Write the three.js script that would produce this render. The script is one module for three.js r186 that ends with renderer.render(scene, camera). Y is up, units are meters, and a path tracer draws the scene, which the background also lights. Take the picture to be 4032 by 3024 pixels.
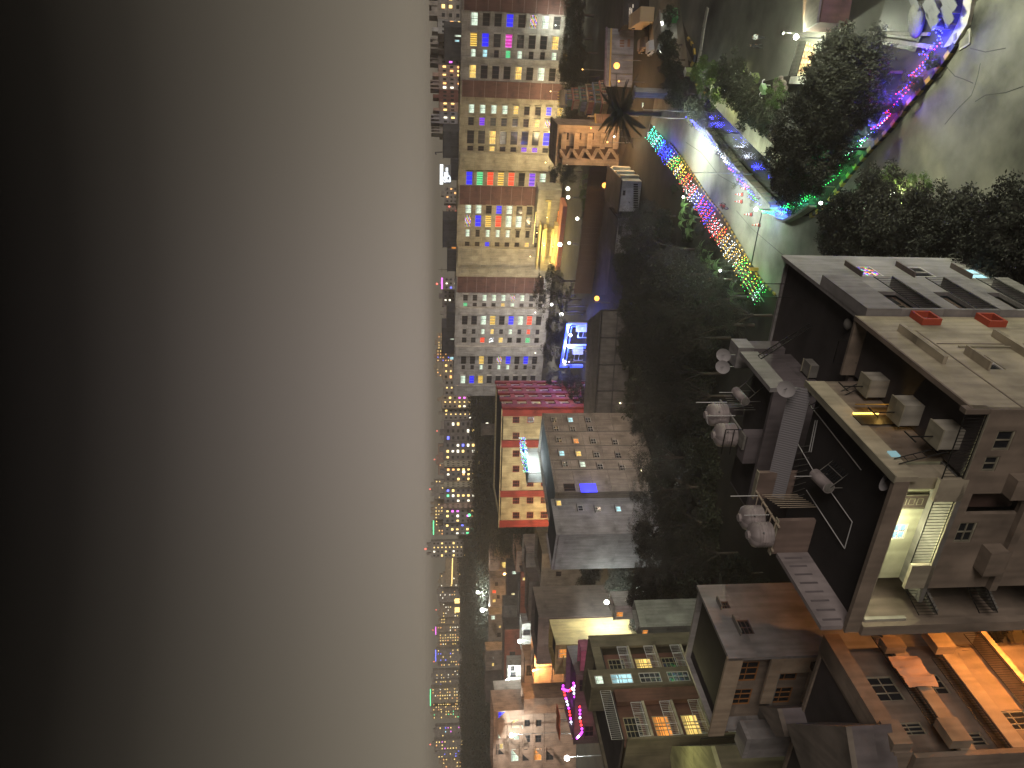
import * as THREE from 'three';
import { mergeGeometries, toCreasedNormals } from 'three/addons/utils/BufferGeometryUtils.js';
import { MarchingCubes } from 'three/addons/objects/MarchingCubes.js';

// ---------- camera, sky, moonlight, exposure ----------
const scene = new THREE.Scene();
const EYE = 39, PITCH = 6 * Math.PI / 180;
const camera = new THREE.PerspectiveCamera(53.06, 4 / 3, 0.5, 6000);
camera.position.set(0, EYE, 0);
camera.up.set(1, 0, 0);                                     // the phone was held on its side
camera.lookAt(0, EYE - Math.sin(PITCH), -Math.cos(PITCH));
scene.add(camera);
const renderer = new THREE.WebGLRenderer({ antialias: true });
renderer.toneMapping = THREE.LinearToneMapping;
renderer.toneMappingExposure = 1.0;
renderer.shadowMap.enabled = true;
{ // night sky: city glow along the horizon that dies away upwards
  const W = 256, Hh = 512, d = new Float32Array(W * Hh * 4);
  const prof = [[0, .28], [2, .262], [5, .21], [9.5, .14], [14, .085], [19, .0365], [23.6, .0125], [28, .0042], [40, .0028], [90, .002]];
  const L = e => { if (e <= 0) return .2; for (let i = 1; i < prof.length; i++) if (e <= prof[i][0]) { const [a, p] = prof[i - 1], [b, q] = prof[i], t = (e - a) / (b - a); return p + (q - p) * t; } return .002; };
  for (let j = 0; j < Hh; j++) for (let i = 0; i < W; i++) {
    const e = ((j + .5) / Hh - .5) * 180, az = (i + .5) / W * 2 * Math.PI - Math.PI, lobe = Math.exp(-(((az + Math.PI / 2) / .33) ** 2)), v = L(e) * (.7 + .3 * lobe);
    const k = (j * W + i) * 4, hi = Math.min(1, Math.max(0, e / 26));
    d[k] = v; d[k + 1] = v * (.862 - .02 * lobe); d[k + 2] = v * (.64 + .06 * lobe + .03 * hi); d[k + 3] = 1;
  }
  const t = new THREE.DataTexture(d, W, Hh, THREE.RGBAFormat, THREE.FloatType);
  t.mapping = THREE.EquirectangularReflectionMapping; t.magFilter = THREE.LinearFilter; t.minFilter = THREE.LinearFilter; t.needsUpdate = true;
  scene.background = t; scene.environment = t;
}
const sun = new THREE.DirectionalLight(new THREE.Color(1, .88, .78), 1.3);
sun.position.set(70, 43, 77); sun.target.position.set(0, 0, -60); scene.add(sun, sun.target);
sun.castShadow = true; sun.shadow.radius = 45; sun.shadow.mapSize.set(2048, 2048);
Object.assign(sun.shadow.camera, { left: -200, right: 200, top: 200, bottom: -200, near: 1, far: 700 });
scene.fog = new THREE.FogExp2(new THREE.Color(1, .91, .8), 0.0004);

// ---------- helpers ----------
let seed = 7;
const rnd = () => { seed = (seed * 1664525 + 1013904223) >>> 0; return seed / 4294967296; };
const rr = (a, b) => a + (b - a) * rnd();
const pick = a => a[Math.floor(rnd() * a.length)];
const V = (x, y, z) => new THREE.Vector3(x, y, z);
const used = {};
const numbered = n => { const k = used[n] = (used[n] ?? -1) + 1; return k ? `${n}_${String(k).padStart(3, '0')}` : n; };
// surveying: a sight line through a point of the photo (its own 4032 x 3024 pixels) met with a level, a depth or a wall gives a place in metres
const sight = (X, Y) => { const a = (1512 - Y) / 3028, b = -(X - 2016) / 3028, c = Math.cos(PITCH), s = Math.sin(PITCH); return V(a, -s + b * c, -c - b * s); };
const onLevel = (X, Y, h = 0) => { const r = sight(X, Y), t = (h - EYE) / r.y; return V(r.x * t, h, r.z * t); };
const atDepth = (X, Y, d) => { const r = sight(X, Y), t = d / -r.z; return V(r.x * t, EYE + r.y * t, -d); };
function shadows(o) { o.traverse(m => { if (m.isMesh) { m.castShadow = true; m.receiveShadow = true; } }); }
function tag(o, label, category, group) { o.userData.label = label; o.userData.category = category; if (group) o.userData.group = group; return o; }
const SMALL = new Set(['fin', 'floor_line', 'string_course', 'tank_house', 'floor_band', 'panel_joint', 'door_trim', 'mullion_set']);
function mesh(name, geo, m, parent) { const o = new THREE.Mesh(geo, m); if (SMALL.has(name)) o.userData.kind = 'stuff'; o.name = parent === scene ? numbered(name) : name; o.castShadow = o.receiveShadow = true; parent.add(o); return o; }
function ground(name, geo, m) { const o = mesh(name, geo, m, scene); o.userData.kind = 'structure'; return o; }
const flat = g => { const n = g.index ? g.toNonIndexed() : g; for (const k of Object.keys(n.attributes)) if (!['position', 'normal', 'uv'].includes(k)) n.deleteAttribute(k); return n; };
const merge = l => l.length === 1 ? l[0] : mergeGeometries(l.map(flat));
// box given by its middle, uv in metres
function box(w, h, d, x = 0, y = 0, z = 0, ry = 0) {
  const g = new THREE.BoxGeometry(w, h, d), u = g.attributes.uv, n = g.attributes.normal;
  for (let i = 0; i < u.count; i++) {
    const ax = Math.abs(n.getX(i)) > .5, ay = Math.abs(n.getY(i)) > .5;
    u.setXY(i, u.getX(i) * (ax ? d : w) + x + z, u.getY(i) * (ay ? d : h) + y);
  }
  if (ry) g.rotateY(ry);
  return g.translate(x, y, z);
}
const span = (x0, x1, y0, y1, z0, z1) => box(Math.abs(x1 - x0), Math.abs(y1 - y0), Math.abs(z1 - z0), (x0 + x1) / 2, (y0 + y1) / 2, (z0 + z1) / 2);
function rod(a, b, r, r2 = r, seg = 6) {
  const d = b.clone().sub(a), g = new THREE.CylinderGeometry(r2, r, d.length(), seg);
  g.applyQuaternion(new THREE.Quaternion().setFromUnitVectors(V(0, 1, 0), d.clone().normalize()));
  return g.translate((a.x + b.x) / 2, (a.y + b.y) / 2, (a.z + b.z) / 2);
}
const bar = (x0, y0, z0, x1, y1, z1, r, seg = 5) => rod(V(x0, y0, z0), V(x1, y1, z1), r, r, seg);
// upright sheet of wall with openings, front face at z = 0, w x h from (x0, y0)
function wallSheet(x0, x1, y0, y1, holes, thick = .22) {
  const s = new THREE.Shape([new THREE.Vector2(x0, y0), new THREE.Vector2(x1, y0), new THREE.Vector2(x1, y1), new THREE.Vector2(x0, y1)]);
  for (const [a, b, c, d] of holes) { if (a <= x0 || b >= x1 || c <= y0 || d >= y1) continue; s.holes.push(new THREE.Path([new THREE.Vector2(a, c), new THREE.Vector2(a, d), new THREE.Vector2(b, d), new THREE.Vector2(b, c)])); }
  return new THREE.ExtrudeGeometry(s, { depth: thick, bevelEnabled: false }).translate(0, 0, -thick);
}
function prism(pts, y0, y1) { // level polygon [[x, z]...] raised from y0 to y1
  const s = new THREE.Shape(pts.map(([x, z]) => new THREE.Vector2(x, -z)));
  return new THREE.ExtrudeGeometry(s, { depth: y1 - y0, bevelEnabled: false }).rotateX(-Math.PI / 2).translate(0, y0, 0);
}

// a site: its own axes (x along the front, z towards the viewer), turned by th degrees; origin (ox, oz) in the turned axes is the thing's base
class Site {
  constructor(name, label, category, ox, oz, th = -27.5, oy = 0, group) {
    this.t = th * Math.PI / 180; this.ox = ox; this.oz = oz; this.oy = oy;
    this.g = new THREE.Group(); this.g.name = numbered(name);
    const c = Math.cos(this.t), s = Math.sin(this.t);
    this.g.position.set(ox * c + oz * s, oy, -ox * s + oz * c); this.g.rotation.y = this.t;
    tag(this.g, label, category, group); scene.add(this.g);
  }
  part(name, geos, m, parent = this.g) { return mesh(name, merge([].concat(geos)).translate(-this.ox, -this.oy, -this.oz), m, parent); }
  loc(v) { const c = Math.cos(this.t), s = Math.sin(this.t); return V(v.x * c - v.z * s, v.y, v.x * s + v.z * c); }
  world(x, y, z) { const c = Math.cos(this.t), s = Math.sin(this.t); return V(x * c + z * s, y, -x * s + z * c); }
  top(X, Y, h) { return this.loc(onLevel(X, Y, h)); }
  front(X, Y, z) { const e = V(0, EYE, 0), d = this.loc(sight(X, Y)), k = z / d.z; return V(d.x * k, EYE + d.y * k, z); }
  side(X, Y, x) { const d = this.loc(sight(X, Y)), k = x / d.x; return V(x, EYE + d.y * k, d.z * k); }
}
// lamps
function glow(x, y, z, color, intensity, dist = 0) {
  const l = new THREE.PointLight(color, intensity, dist, 2); l.position.set(x, y, z); l.castShadow = true; l.shadow.radius = 4; scene.add(l); return l;
}

// ---------- textures ----------
function noiseTex(size, f, { srgb = false } = {}) {
  const d = new Uint8Array(size * size * 4);
  for (let j = 0; j < size; j++) for (let i = 0; i < size; i++) { const c = f(i / size, j / size), k = (j * size + i) * 4; d[k] = c[0] * 255; d[k + 1] = c[1] * 255; d[k + 2] = c[2] * 255; d[k + 3] = 255; }
  const t = new THREE.DataTexture(d, size, size); t.wrapS = t.wrapT = THREE.RepeatWrapping; t.magFilter = THREE.LinearFilter; t.minFilter = THREE.LinearMipmapLinearFilter; t.generateMipmaps = true;
  if (srgb) t.colorSpace = THREE.SRGBColorSpace; t.needsUpdate = true; return t;
}
function lattice(n, s) { const a = []; let q = s; for (let i = 0; i < n * n; i++) { q = (q * 1664525 + 1013904223) >>> 0; a.push(q / 4294967296); } return (u, v) => { const x = u * n, y = v * n, i = Math.floor(x), j = Math.floor(y), f = x - i, g = y - j, w = t => t * t * (3 - 2 * t), A = (p, r) => a[((r % n + n) % n) * n + (p % n + n) % n]; const p = A(i, j) + (A(i + 1, j) - A(i, j)) * w(f), r = A(i, j + 1) + (A(i + 1, j + 1) - A(i, j + 1)) * w(f); return p + (r - p) * w(g); }; }
const fbm = (s, base = 4, oct = 6) => { const l = []; for (let o = 0; o < oct; o++) l.push(lattice(base << o, s + o * 17)); return (u, v) => { let t = 0, a = .5, n = 0; for (const f of l) { t += f(u, v) * a; n += a; a *= .55; } return t / n; }; };
const nA = fbm(11), nB = fbm(29, 3, 7), nC = fbm(47, 8, 5), streak = (() => { const f = lattice(48, 5), g = lattice(12, 8); return (u, v) => .6 * f(u, v * .09) + .4 * g(u, v * .2); })();
const cl = x => Math.min(1, Math.max(0, x));
const texPlaster = noiseTex(512, (u, v) => { const a = nA(u, v), s = streak(u, v), k = cl(.62 + .8 * (a - .5) + .34 * (s - .5) + .2 * (nC(u, v) - .3)); return [k, k * .985, k * .965]; });
const texConcrete = noiseTex(1024, (u, v) => { const a = nB(u, v), b = nA(v, u), c = nC(u, v); let k = .6 + 1.5 * (a - .5) + .9 * (b - .5) + .35 * (c - .5); k = cl(k); return [k, k * .99, k * (.93 + .06 * b)]; });
const texRoof = noiseTex(512, (u, v) => { const a = nB(u, v), b = nA(u + .3, v), k = cl(.55 + 1.1 * (a - .5) + .35 * (b - .5)); return [k, k * .96, k * .95]; });
const texGround = noiseTex(512, (u, v) => { const a = nB(u, v), c = nC(v, u), k = cl(.5 + 1.2 * (a - .5) + .5 * (c - .5)); return [k, k * .97, k * .85]; });
const rep = (t, metres) => { const c = t.clone(); c.repeat.set(1 / metres, 1 / metres); c.needsUpdate = true; return c; };
const plasterMap = rep(texPlaster, 9), concMap = rep(texConcrete, 26), roofMap = rep(texRoof, 8), soilMap = rep(texGround, 18);

// ---------- materials (linear base colours) ----------
const mats = {};
function M(name, r, g, b, o = {}) { return mats[name] ??= new THREE.MeshStandardMaterial({ name, color: new THREE.Color().setRGB(r, g, b), roughness: .85, ...o }); }
const paint = (name, r, g, b, o = {}) => M(name, r, g, b, { map: plasterMap, bumpMap: plasterMap, bumpScale: .006, ...o });
const lum = (name, r, g, b, k = 1, o = {}) => mats[name] ??= new THREE.MeshStandardMaterial({ name, color: new THREE.Color().setRGB(.25 + .5 * Math.min(1, r), .25 + .5 * Math.min(1, g), .25 + .5 * Math.min(1, b)), emissive: new THREE.Color().setRGB(r, g, b), emissiveIntensity: k, roughness: .6, ...o });
const black = M('dark_metal', .015, .014, .014, { roughness: .55, metalness: .4 });
const steel = M('steel', .32, .32, .33, { roughness: .45, metalness: .7 });
const whiteMetal = M('white_metal', .55, .55, .55, { roughness: .5 });
const glassDark = M('window_glass', .02, .022, .026, { roughness: .12, metalness: 0 });
const frameWhite = M('window_frame_white', .5, .48, .45, { roughness: .6 });
const frameBrown = M('window_frame_brown', .09, .055, .045, { roughness: .6 });
const roofDark = M('roof_tar', .075, .065, .068, { map: roofMap, bumpMap: roofMap, bumpScale: .02, roughness: .95 });
const concreteGrey = M('concrete_grey', .3, .29, .27, { map: plasterMap, bumpMap: plasterMap, bumpScale: .008, roughness: .92 });

// lit-window looks: how curtains, bulbs and blinds glow
function litTex(f) { const W = 24, Hh = 32, d = new Uint8Array(W * Hh * 4); for (let j = 0; j < Hh; j++) for (let i = 0; i < W; i++) { const c = f(i, j, W, Hh), k = (j * W + i) * 4; for (let q = 0; q < 3; q++) d[k + q] = cl(c[q]) * 255; d[k + 3] = 255; } const t = new THREE.DataTexture(d, W, Hh); t.magFilter = THREE.LinearFilter; t.colorSpace = THREE.SRGBColorSpace; t.needsUpdate = true; return t; }
const dots = (base, dot, step = 4) => (i, j) => { const on = i % step < (step > 4 ? 3 : 2) && (j + (Math.floor(i / step) % 2) * 2) % step < 2, k = on ? 1 : 0; return base.map((b, q) => b + (dot[q] - b) * k); };
const room = (c, k2) => (i, j, W, Hh) => { const s = Math.abs(i - W / 2) < 1 || j === 20 ? .25 : 1, f = (.55 + .45 * nC(i / 37 + k2, j / 41)) * (j > 24 ? .7 : 1) * s; return c.map(q => q * f); };
const LIT = {};
for (const [k, f, s] of [
  ['y', room([1, .84, .45], .1), 2.2], ['w', room([.92, 1, .9], .4), 1.9], ['o', room([1, .62, .25], .7), 1.9], ['c', room([.75, .97, 1], .2), 1.8],
  ['b', dots([.04, .03, .8], [.25, .25, 1], 6), 1.6], ['g', dots([.05, .55, .3], [.6, 1, .75]), 1.7], ['r', dots([.75, .09, .05], [1, .5, .25]), 1.8], ['m', dots([.65, .05, .5], [1, .6, 1], 6), 1.8],
  ['p', dots([.25, .03, .7], [.8, .4, 1], 6), 1.6], ['z', dots([.5, .35, .05], [1, .9, .5]), 2.2],
  ['x', (i, j) => { const h = [[1, .4, .2], [.3, .3, 1], [.3, 1, .5], [1, .9, .4], [1, .5, 1]][(Math.floor(i / 3) * 7 + Math.floor(j / 4) * 3) % 5], n = nC(i / 17, j / 13); return h.map(q => q * (n > .5 ? 1 : .35)); }, 1.8],
]) LIT[k] = new THREE.MeshStandardMaterial({ name: 'lit_window_' + k, color: 0x222222, roughness: .5, emissive: 0xffffff, emissiveMap: litTex(f), emissiveIntensity: s });
const paneGeo = {};
// a window as a part of a wall: frame mesh with its pane as a sub-part, set back into the opening; on local z = zf, or on x = zf when side
function windowPart(site, x0, x1, y0, y1, zf, lit, o = {}) {
  const { frame = frameWhite, bars = 1, cross = 0, back = .1, side = false, ft = .07, hood = 0, sill = 0, dir = 1 } = o;
  const w = x1 - x0, h = y1 - y0, B = [];
  B.push(box(w, ft, .08, 0, h / 2 - ft / 2, 0), box(w, ft, .08, 0, -h / 2 + ft / 2, 0), box(ft, h - 2 * ft, .08, -w / 2 + ft / 2, 0, 0), box(ft, h - 2 * ft, .08, w / 2 - ft / 2, 0, 0));
  for (let i = 1; i <= bars; i++) B.push(box(ft * .7, h - 2 * ft, .07, -w / 2 + w * i / (bars + 1), 0, .002));
  for (let i = 1; i <= cross; i++) B.push(box(w - 2 * ft, ft * .6, .06, 0, -h / 2 + h * i / (cross + 1), .004));
  if (sill) B.push(box(w + .2, .08, .3, 0, -h / 2 - .04, back));
  const P = new THREE.PlaneGeometry(w - ft * 1.2, h - ft * 1.2).translate(0, 0, -.02);
  const put = g => { g.translate(0, 0, -back); if (side) g.rotateY(Math.PI / 2 * dir); return side ? g.translate(zf, (y0 + y1) / 2, -(x0 + x1) / 2) : g.translate((x0 + x1) / 2, (y0 + y1) / 2, zf); };
  const f = site.part('window', B.map(put), frame);
  site.part('pane', put(P), lit && lit !== '.' ? LIT[lit] : glassDark, f);
  if (hood) { const hg = box(w + .3, .09, hood, 0, h / 2 + .16, back + hood / 2 + .003); site.part('hood', put(hg), o.hoodMat ?? concreteGrey, f); }
  return f;
}
// ---------- ground, roads, kerbs ----------
{
  const g = new THREE.CircleGeometry(1130, 96).rotateX(-Math.PI / 2); const u = g.attributes.uv, ps = g.attributes.position; for (let i = 0; i < u.count; i++) u.setXY(i, ps.getX(i), ps.getZ(i));
  ground('ground', g.translate(0, -.02, 0), M('soil', .05, .047, .04, { map: soilMap, bumpMap: soilMap, bumpScale: .05, roughness: 1 }));
}
const sheet = (pts, y) => { const g = new THREE.ShapeGeometry(new THREE.Shape(pts.map(([x, z]) => new THREE.Vector2(x, -z)))).rotateX(-Math.PI / 2).translate(0, y, 0); return g; };
const concRoad = M('road_concrete', .36, .35, .31, { map: concMap, bumpMap: concMap, bumpScale: .02, roughness: .8 });
const asphalt = M('asphalt', .17, .17, .155, { map: concMap, bumpMap: concMap, bumpScale: .012, roughness: .7 });
const paving = M('paving', .26, .26, .24, { map: plasterMap, roughness: .85 });
// concrete colony road coming from the far gate, spreading into the near junction
const kerbPts = [[27.4, -47], [27.5, -51.5], [26.2, -52.4], [25.3, -53.5], [24.1, -55.8], [23.0, -59], [21.8, -61.6], [20.7, -65.2], [19.2, -69], [17.6, -72.8], [17.3, -75.5], [18.2, -80.5], [20.6, -84.6], [23.2, -88.6], [28.4, -95.4], [33.9, -104], [39.1, -110], [44, -118], [51, -131]];
const leftKerb = [[46.5, -134], [43.2, -128.8], [39.6, -122.8], [35.2, -116.5], [29.8, -109.5], [25.4, -103.8], [23.1, -100.4], [18, -94.4], [12.9, -88.4], [10.2, -83.9], [6, -78], [1, -70]];
ground('road', sheet([...kerbPts, ...leftKerb, [-4, -62], [-1, -45], [8, -30], [40, -22], [60, -24], [60, -46]], .004), concRoad);
// expansion joints and cracks of the slabs, thin dark grooves
{
  const J = [], line = pts => { for (let i = 1; i < pts.length; i++) { const [a, b] = [pts[i - 1], pts[i]], dx = b[0] - a[0], dz = b[1] - a[1], l = Math.hypot(dx, dz); J.push(box(l + .02, .004, .07, (a[0] + b[0]) / 2, .008, (a[1] + b[1]) / 2, -Math.atan2(dz, dx))); } };
  const q = (X, Y) => { const p = onLevel(X, Y); return [p.x, p.z]; };
  line([q(3722, 258), q(3760, 300), q(3795, 312), q(3832, 328)]); line([q(3860, 250), q(3850, 300), q(3838, 340), q(3825, 375), q(3770, 430), q(3720, 490)]); line([q(3840, 400), q(3880, 375), q(3960, 365), q(4030, 340)]);
  line([q(3820, 190), q(3880, 205), q(3960, 190)]); line([q(2700, 560), q(2760, 600), q(2830, 690), q(2900, 730)]); line([q(2900, 830), q(2960, 900), q(3030, 960), q(3090, 1010)]);
  ground('road_joint', merge(J), M('joint', .05, .05, .045));
}
// parking court and lane on the right
const court = [[62, -120], [58.6, -118], [50.5, -112], [46.8, -108.8], [43, -106.5], [38, -97], [36.4, -90], [34.4, -82.5], [33, -78.5], [33.5, -73], [60, -68], [75, -80], [75, -118]];
ground('parking_court', sheet(court, .006), asphalt);
ground('lane', sheet([[54, -121], [48.5, -112.5], [44.8, -109.4], [31.7, -91.2], [26.5, -83.9], [24.4, -79.5], [27.5, -79], [34.5, -90], [36.6, -97.5], [42, -107], [48, -111.5], [58, -120]], .009), M('lane_asphalt', .16, .155, .14, { map: concMap, roughness: .8 }));
ground('path', sheet([[62, -135], [54, -124.5], [50.5, -118.5], [48.2, -113.6], [60, -117.8], [75, -119], [75, -135]], .012), M('path_cement', .33, .3, .24, { map: concMap, roughness: .85 }));
// storm drain: a sunken channel between two concrete banks
{
  const q = (X, Y) => { const p = onLevel(X, Y); return [p.x, p.z]; };
  const d0 = [[36.3, -105.5], [35.3, -103.4], [22.1, -85.5], [20.6, -82.2], [22.4, -80.6], [24.9, -83.3], [39.0, -101.7], [40, -104]];
  ground('canal_water', sheet(d0, .014), M('drain_water', .012, .013, .012, { roughness: .25 }));
}
function stripes(name, label, pts, h, w, len, cols, group) { // painted kerb: one block after another along a line
  const root = new THREE.Group(); root.name = numbered(name); root.position.set(pts[0][0], 0, pts[0][1]); tag(root, label, 'kerb', group); scene.add(root);
  const c = new THREE.CatmullRomCurve3(pts.map(p => V(p[0], 0, p[1]))), L = c.getLength(), n = Math.round(L / len), sh = new THREE.BoxGeometry(len * .985, h, w);
  for (let i = 0; i < n; i++) { const a = c.getPointAt((i + .5) / n), t = c.getTangentAt((i + .5) / n); const m = mesh('kerb_block', sh, cols[i % cols.length], root); m.position.set(a.x - pts[0][0], h / 2, a.z - pts[0][1]); m.rotation.y = -Math.atan2(t.z, t.x); }
  return root;
}
const kYellow = M('kerb_yellow', .62, .43, .06, { map: plasterMap, roughness: .7 }), kBlack = M('kerb_black', .022, .022, .024, { roughness: .7 }), kWhite = M('kerb_white', .55, .53, .46, { map: plasterMap, roughness: .8 });
stripes('painted_kerb', 'long yellow and black striped kerb along the foot of the lit garden strip beside the near road', kerbPts.slice(3, 11), .32, .42, .62, [kBlack, kYellow]);
stripes('painted_kerb', 'narrow yellow and black striped kerb on the fence side of the far road', leftKerb.slice(2, 10), .2, .25, .55, [kYellow, kBlack]);
{ // pale concrete gutter edge that curves away to the right of the striped kerb
  const q = (X, Y) => { const p = onLevel(X, Y); return [p.x, p.z]; };
  const o = [[3727, 188], [3765, 130], [3788, 80], [3800, 40], [3807, 0], [3812, -80]].map(p => q(...p)), i = [[3773, 173], [3800, 130], [3822, 96], [3833, 50], [3840, 0], [3845, -80]].map(p => q(...p));
  const m = mesh('curved_kerb', prism([...o, ...i.slice().reverse()], 0, .28), kWhite, scene); tag(m, 'pale concrete kerb curving away right of the striped kerb', 'kerb');
}
// ---------- the long row of ten-storey apartment blocks ----------
const TH = -37.8;
const blockCream = paint('block_cream', .46, .41, .3), blockGrey = paint('block_grey', .4, .38, .36), blockWhite = paint('block_white', .5, .48, .47), brick = paint('maroon_panel', .15, .07, .062), jointPale = M('panel_joint', .34, .27, .24), roofRoom = paint('roof_room', .13, .13, .14);
{
  const probe = new Site('apartment_block', 'x', 'x', 0, 0, TH); scene.remove(probe.g); used.apartment_block = -1;
  const c0 = probe.loc(V(93.7, 31, -200)), Z = c0.z, TOP = 31, FL = 3.1;
  const sx = Y => probe.front(1860, Y, Z).x;
  // [first Y, last Y, wall, label, maroon stretches, columns: [y0, y1, floors, height, depth set back, kind]]
  const defs = [
    ['grey apartment block with a blue and a red lit window, rightmost of the long row', -150, 316, blockGrey, [[-150, 40]],
      [[48, 101, 'w..b.xw.w', 1.9], [128, 183, 'zb.m...y.', 1.9], [193, 224, 'wc.gw..wz', 1.35], [255, 308, 'y...y.w..', 1.9]], [[91, 128, .5], [224, 255, .35]], 4],
    ['cream apartment block with a column of blue, green and red windows in the long row', 316, 731, blockCream, [[316, 381]],
      [[410, 446, 'wwwwy..bz', 1.6], [460, 494, '.p....yx.', 1.6], [512, 566, '..y....b.', 2], [574, 594, '..y..pp..', 1.7], [674, 729, 'bgrzr.pw.', 1.9]], [[404, 452, .3], [598, 662, 1.1]], 2],
    ['yellowish apartment block above the golden balconies, middle of the long row', 731, 1090, blockCream, [[731, 805]],
      [[806, 841, 'ww.bw..y', 1.8], [845, 893, 'xbzrww..', 1.9], [902, 933, 'w.www...', 1.3], [952, 970, '..b...y.', 1.5], [1040, 1090, '.zrm.wyb', 1.9]], [[840, 846, .25], [971, 1036, 1.1]], 3],
    ['whitish apartment block behind the tall dark trees, leftmost of the long row', 1090, 1556, blockWhite, [[1090, 1150]],
      [[1158, 1185, '..wwwxw.', 1.5], [1193, 1207, 'g...zw..', 1.4], [1241, 1279, '..wz.bwr', 1.9], [1296, 1316, '..wy.w.r', 1.3], [1329, 1350, '..r.y..g', 1.6], [1400, 1434, '..z.xb.b', 1.8], [1438, 1455, '..w.ww..', 1.2], [1477, 1510, 'wbz.....', 1.8]], [[1210, 1236, .5], [1360, 1396, .9], [1516, 1556, .3]], 5],
  ];
  for (const [label, ya, yb, wall, maroon, cols, bays, sd] of defs) {
    const xr = sx(ya), xl = sx(yb), S = new Site('apartment_block', label, 'apartment block', (xr + xl) / 2, Z, TH, 0, 'blocks of the long apartment row');
    const holes = [], wins = [];
    for (const [y0, y1, fl, hh] of cols) {
      const a = sx(y1), b = sx(y0);
      for (let k = 0; k < 9; k++) { const yc = TOP - 3.1 - FL * k - .02; holes.push([a, b, yc - hh / 2, yc + hh / 2]); wins.push([a, b, yc - hh / 2, yc + hh / 2, fl[k] ?? '.']); }
    }
    S.part('wall', wallSheet(xl, xr, 0, TOP, holes).translate(0, 0, Z), wall);
    S.part('side_wall', [span(xl, xl + .2, 0, TOP, Z - .22, Z - 16), span(xr - .2, xr, 0, TOP, Z - .22, Z - 16), span(xl + .2, xr - .2, 0, TOP, Z - 15.8, Z - 16)], wall);
    S.part('roof', span(xl + .2, xr - .2, TOP - 1.1, TOP - .9, Z - .22, Z - 15.8), roofDark);
    for (const [a, b, c, d, l] of wins) windowPart(S, a, b, c, d, Z, l, { back: .16, bars: b - a > 2.4 ? 2 : 1, frame: l === '.' ? frameBrown : frameWhite, ft: .1 });
    const bandM = wall;
    for (const [y0, y1, dep] of bays) { const a = sx(y1), b = sx(y0); let clash = holes.some(h => h[0] < b && h[1] > a); if (clash) continue; S.part('bay', span(a, b, 0, TOP - .25, Z + .002, Z + dep), wall); S.part('floor_line', Array.from({ length: 9 }, (_, k) => span(a, b, TOP - 1.4 - FL * k, TOP - 1.34 - FL * k, Z + dep, Z + dep + .012)), concreteGrey); }
    for (const [y0, y1] of maroon) {
      const a = sx(y1), b = sx(Math.max(y0, -150));
      for (let k = 0; k < 10; k++) if (k < 9) S.part('panel', span(a, b, TOP - .4 - FL * (k + 1) + .07, TOP - .4 - FL * k, Z + .003, Z + .3), brick);
      S.part('panel_joint', Array.from({ length: 10 }, (_, k) => span(a, b, TOP - .4 - FL * k, TOP - .4 - FL * k + .07, Z + .003, Z + .33)), jointPale);
    }
    // string courses between storeys, fins beside the windows
    const fins = [];
    for (const [y0, y1] of cols) { const a = sx(y1), b = sx(y0); if (b - a > 2.2) for (let k = 0; k < 9; k++) { const yc = TOP - 3.1 - FL * k; fins.push(span(b + .05, b + .28, yc - .98, yc + 1.0, Z + .001, Z + .55)); } }
    if (fins.length) S.part('fin', fins, wall);
    S.part('string_course', Array.from({ length: 9 }, (_, k) => span(xl + .05, xr - .05, TOP - 1.38 - FL * k, TOP - 1.28 - FL * k, Z + .001, Z + .06)).filter((_, k) => k % 1 === 0), bandM);
    S.part('parapet', [span(xl, xr, TOP + .002, TOP + .14, Z + .06, Z - .3)], wall);
  }
  // dark stair and lift heads standing on the roofs
  const head = (Y0, Y1, X, dz, nm) => { const S = new Site('roof_room', nm, 'roof room', (sx(Y0) + sx(Y1)) / 2, Z - dz, TH, TOP - .9, 'stair heads on the apartment roofs'); const h = S.front(X, (Y0 + Y1) / 2, Z - dz).y, a = sx(Y1), b = sx(Y0); S.part('wall', span(a, b, TOP - .9, h, Z - dz, Z - dz - 6), roofRoom); S.part('roof', span(a - .2, b + .2, h + .003, h + .15, Z - dz + .2, Z - dz - 6.2), roofRoom); return S; };
  const hd = (S, Y0, Y1, X0, X1, dz, l) => { const p = S.front(X0, Y1, Z - dz + .03), q = S.front(X1, Y0, Z - dz + .03); windowPart(S, p.x, q.x, Math.min(p.y, q.y), Math.max(p.y, q.y), Z - dz + .12, l, { back: .06, bars: 0 }); };
  const r1 = head(133, 268, 1751, 6, 'dark roof room with two pale slit windows on the rightmost block'); hd(r1, 138, 145, 1790, 1816, 6, 'w'); hd(r1, 157, 165, 1790, 1809, 6, 'c');
  head(541, 646, 1746, 4, 'dark roof room right of the white bird sign'); head(646, 728, 1777, 3, 'low dark roof room under the white bird sign');
  const r2 = head(896, 1006, 1745, 5, 'dark roof room with one orange lit window'); hd(r2, 972, 984, 1777, 1796, 5, 'o');
  head(1010, 1094, 1763, 4, 'dark roof room with thin mast'); head(1255, 1318, 1761, 4, 'small dark roof room left of the thin mast');
  const r3 = head(1318, 1420, 1741, 4, 'largest dark roof room, above the whitish block'); hd(r3, 1333, 1337, 1772, 1788, 4, 'w'); hd(r3, 1405, 1416, 1770, 1786, 4, 'c');
  { const S = new Site('vent_pipe', 'bent vent pipe on top of the dark roof room', 'pipe', sx(597), Z - 5, TH, 34); const p = S.front(1742, 599, Z - 5), t = S.front(1714, 600, Z - 5); S.part('pipe', [rod(p, t, .16, .16, 8), rod(t, t.clone().add(V(-.7, -.25, 0)), .16, .16, 8)], roofRoom); }
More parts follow.
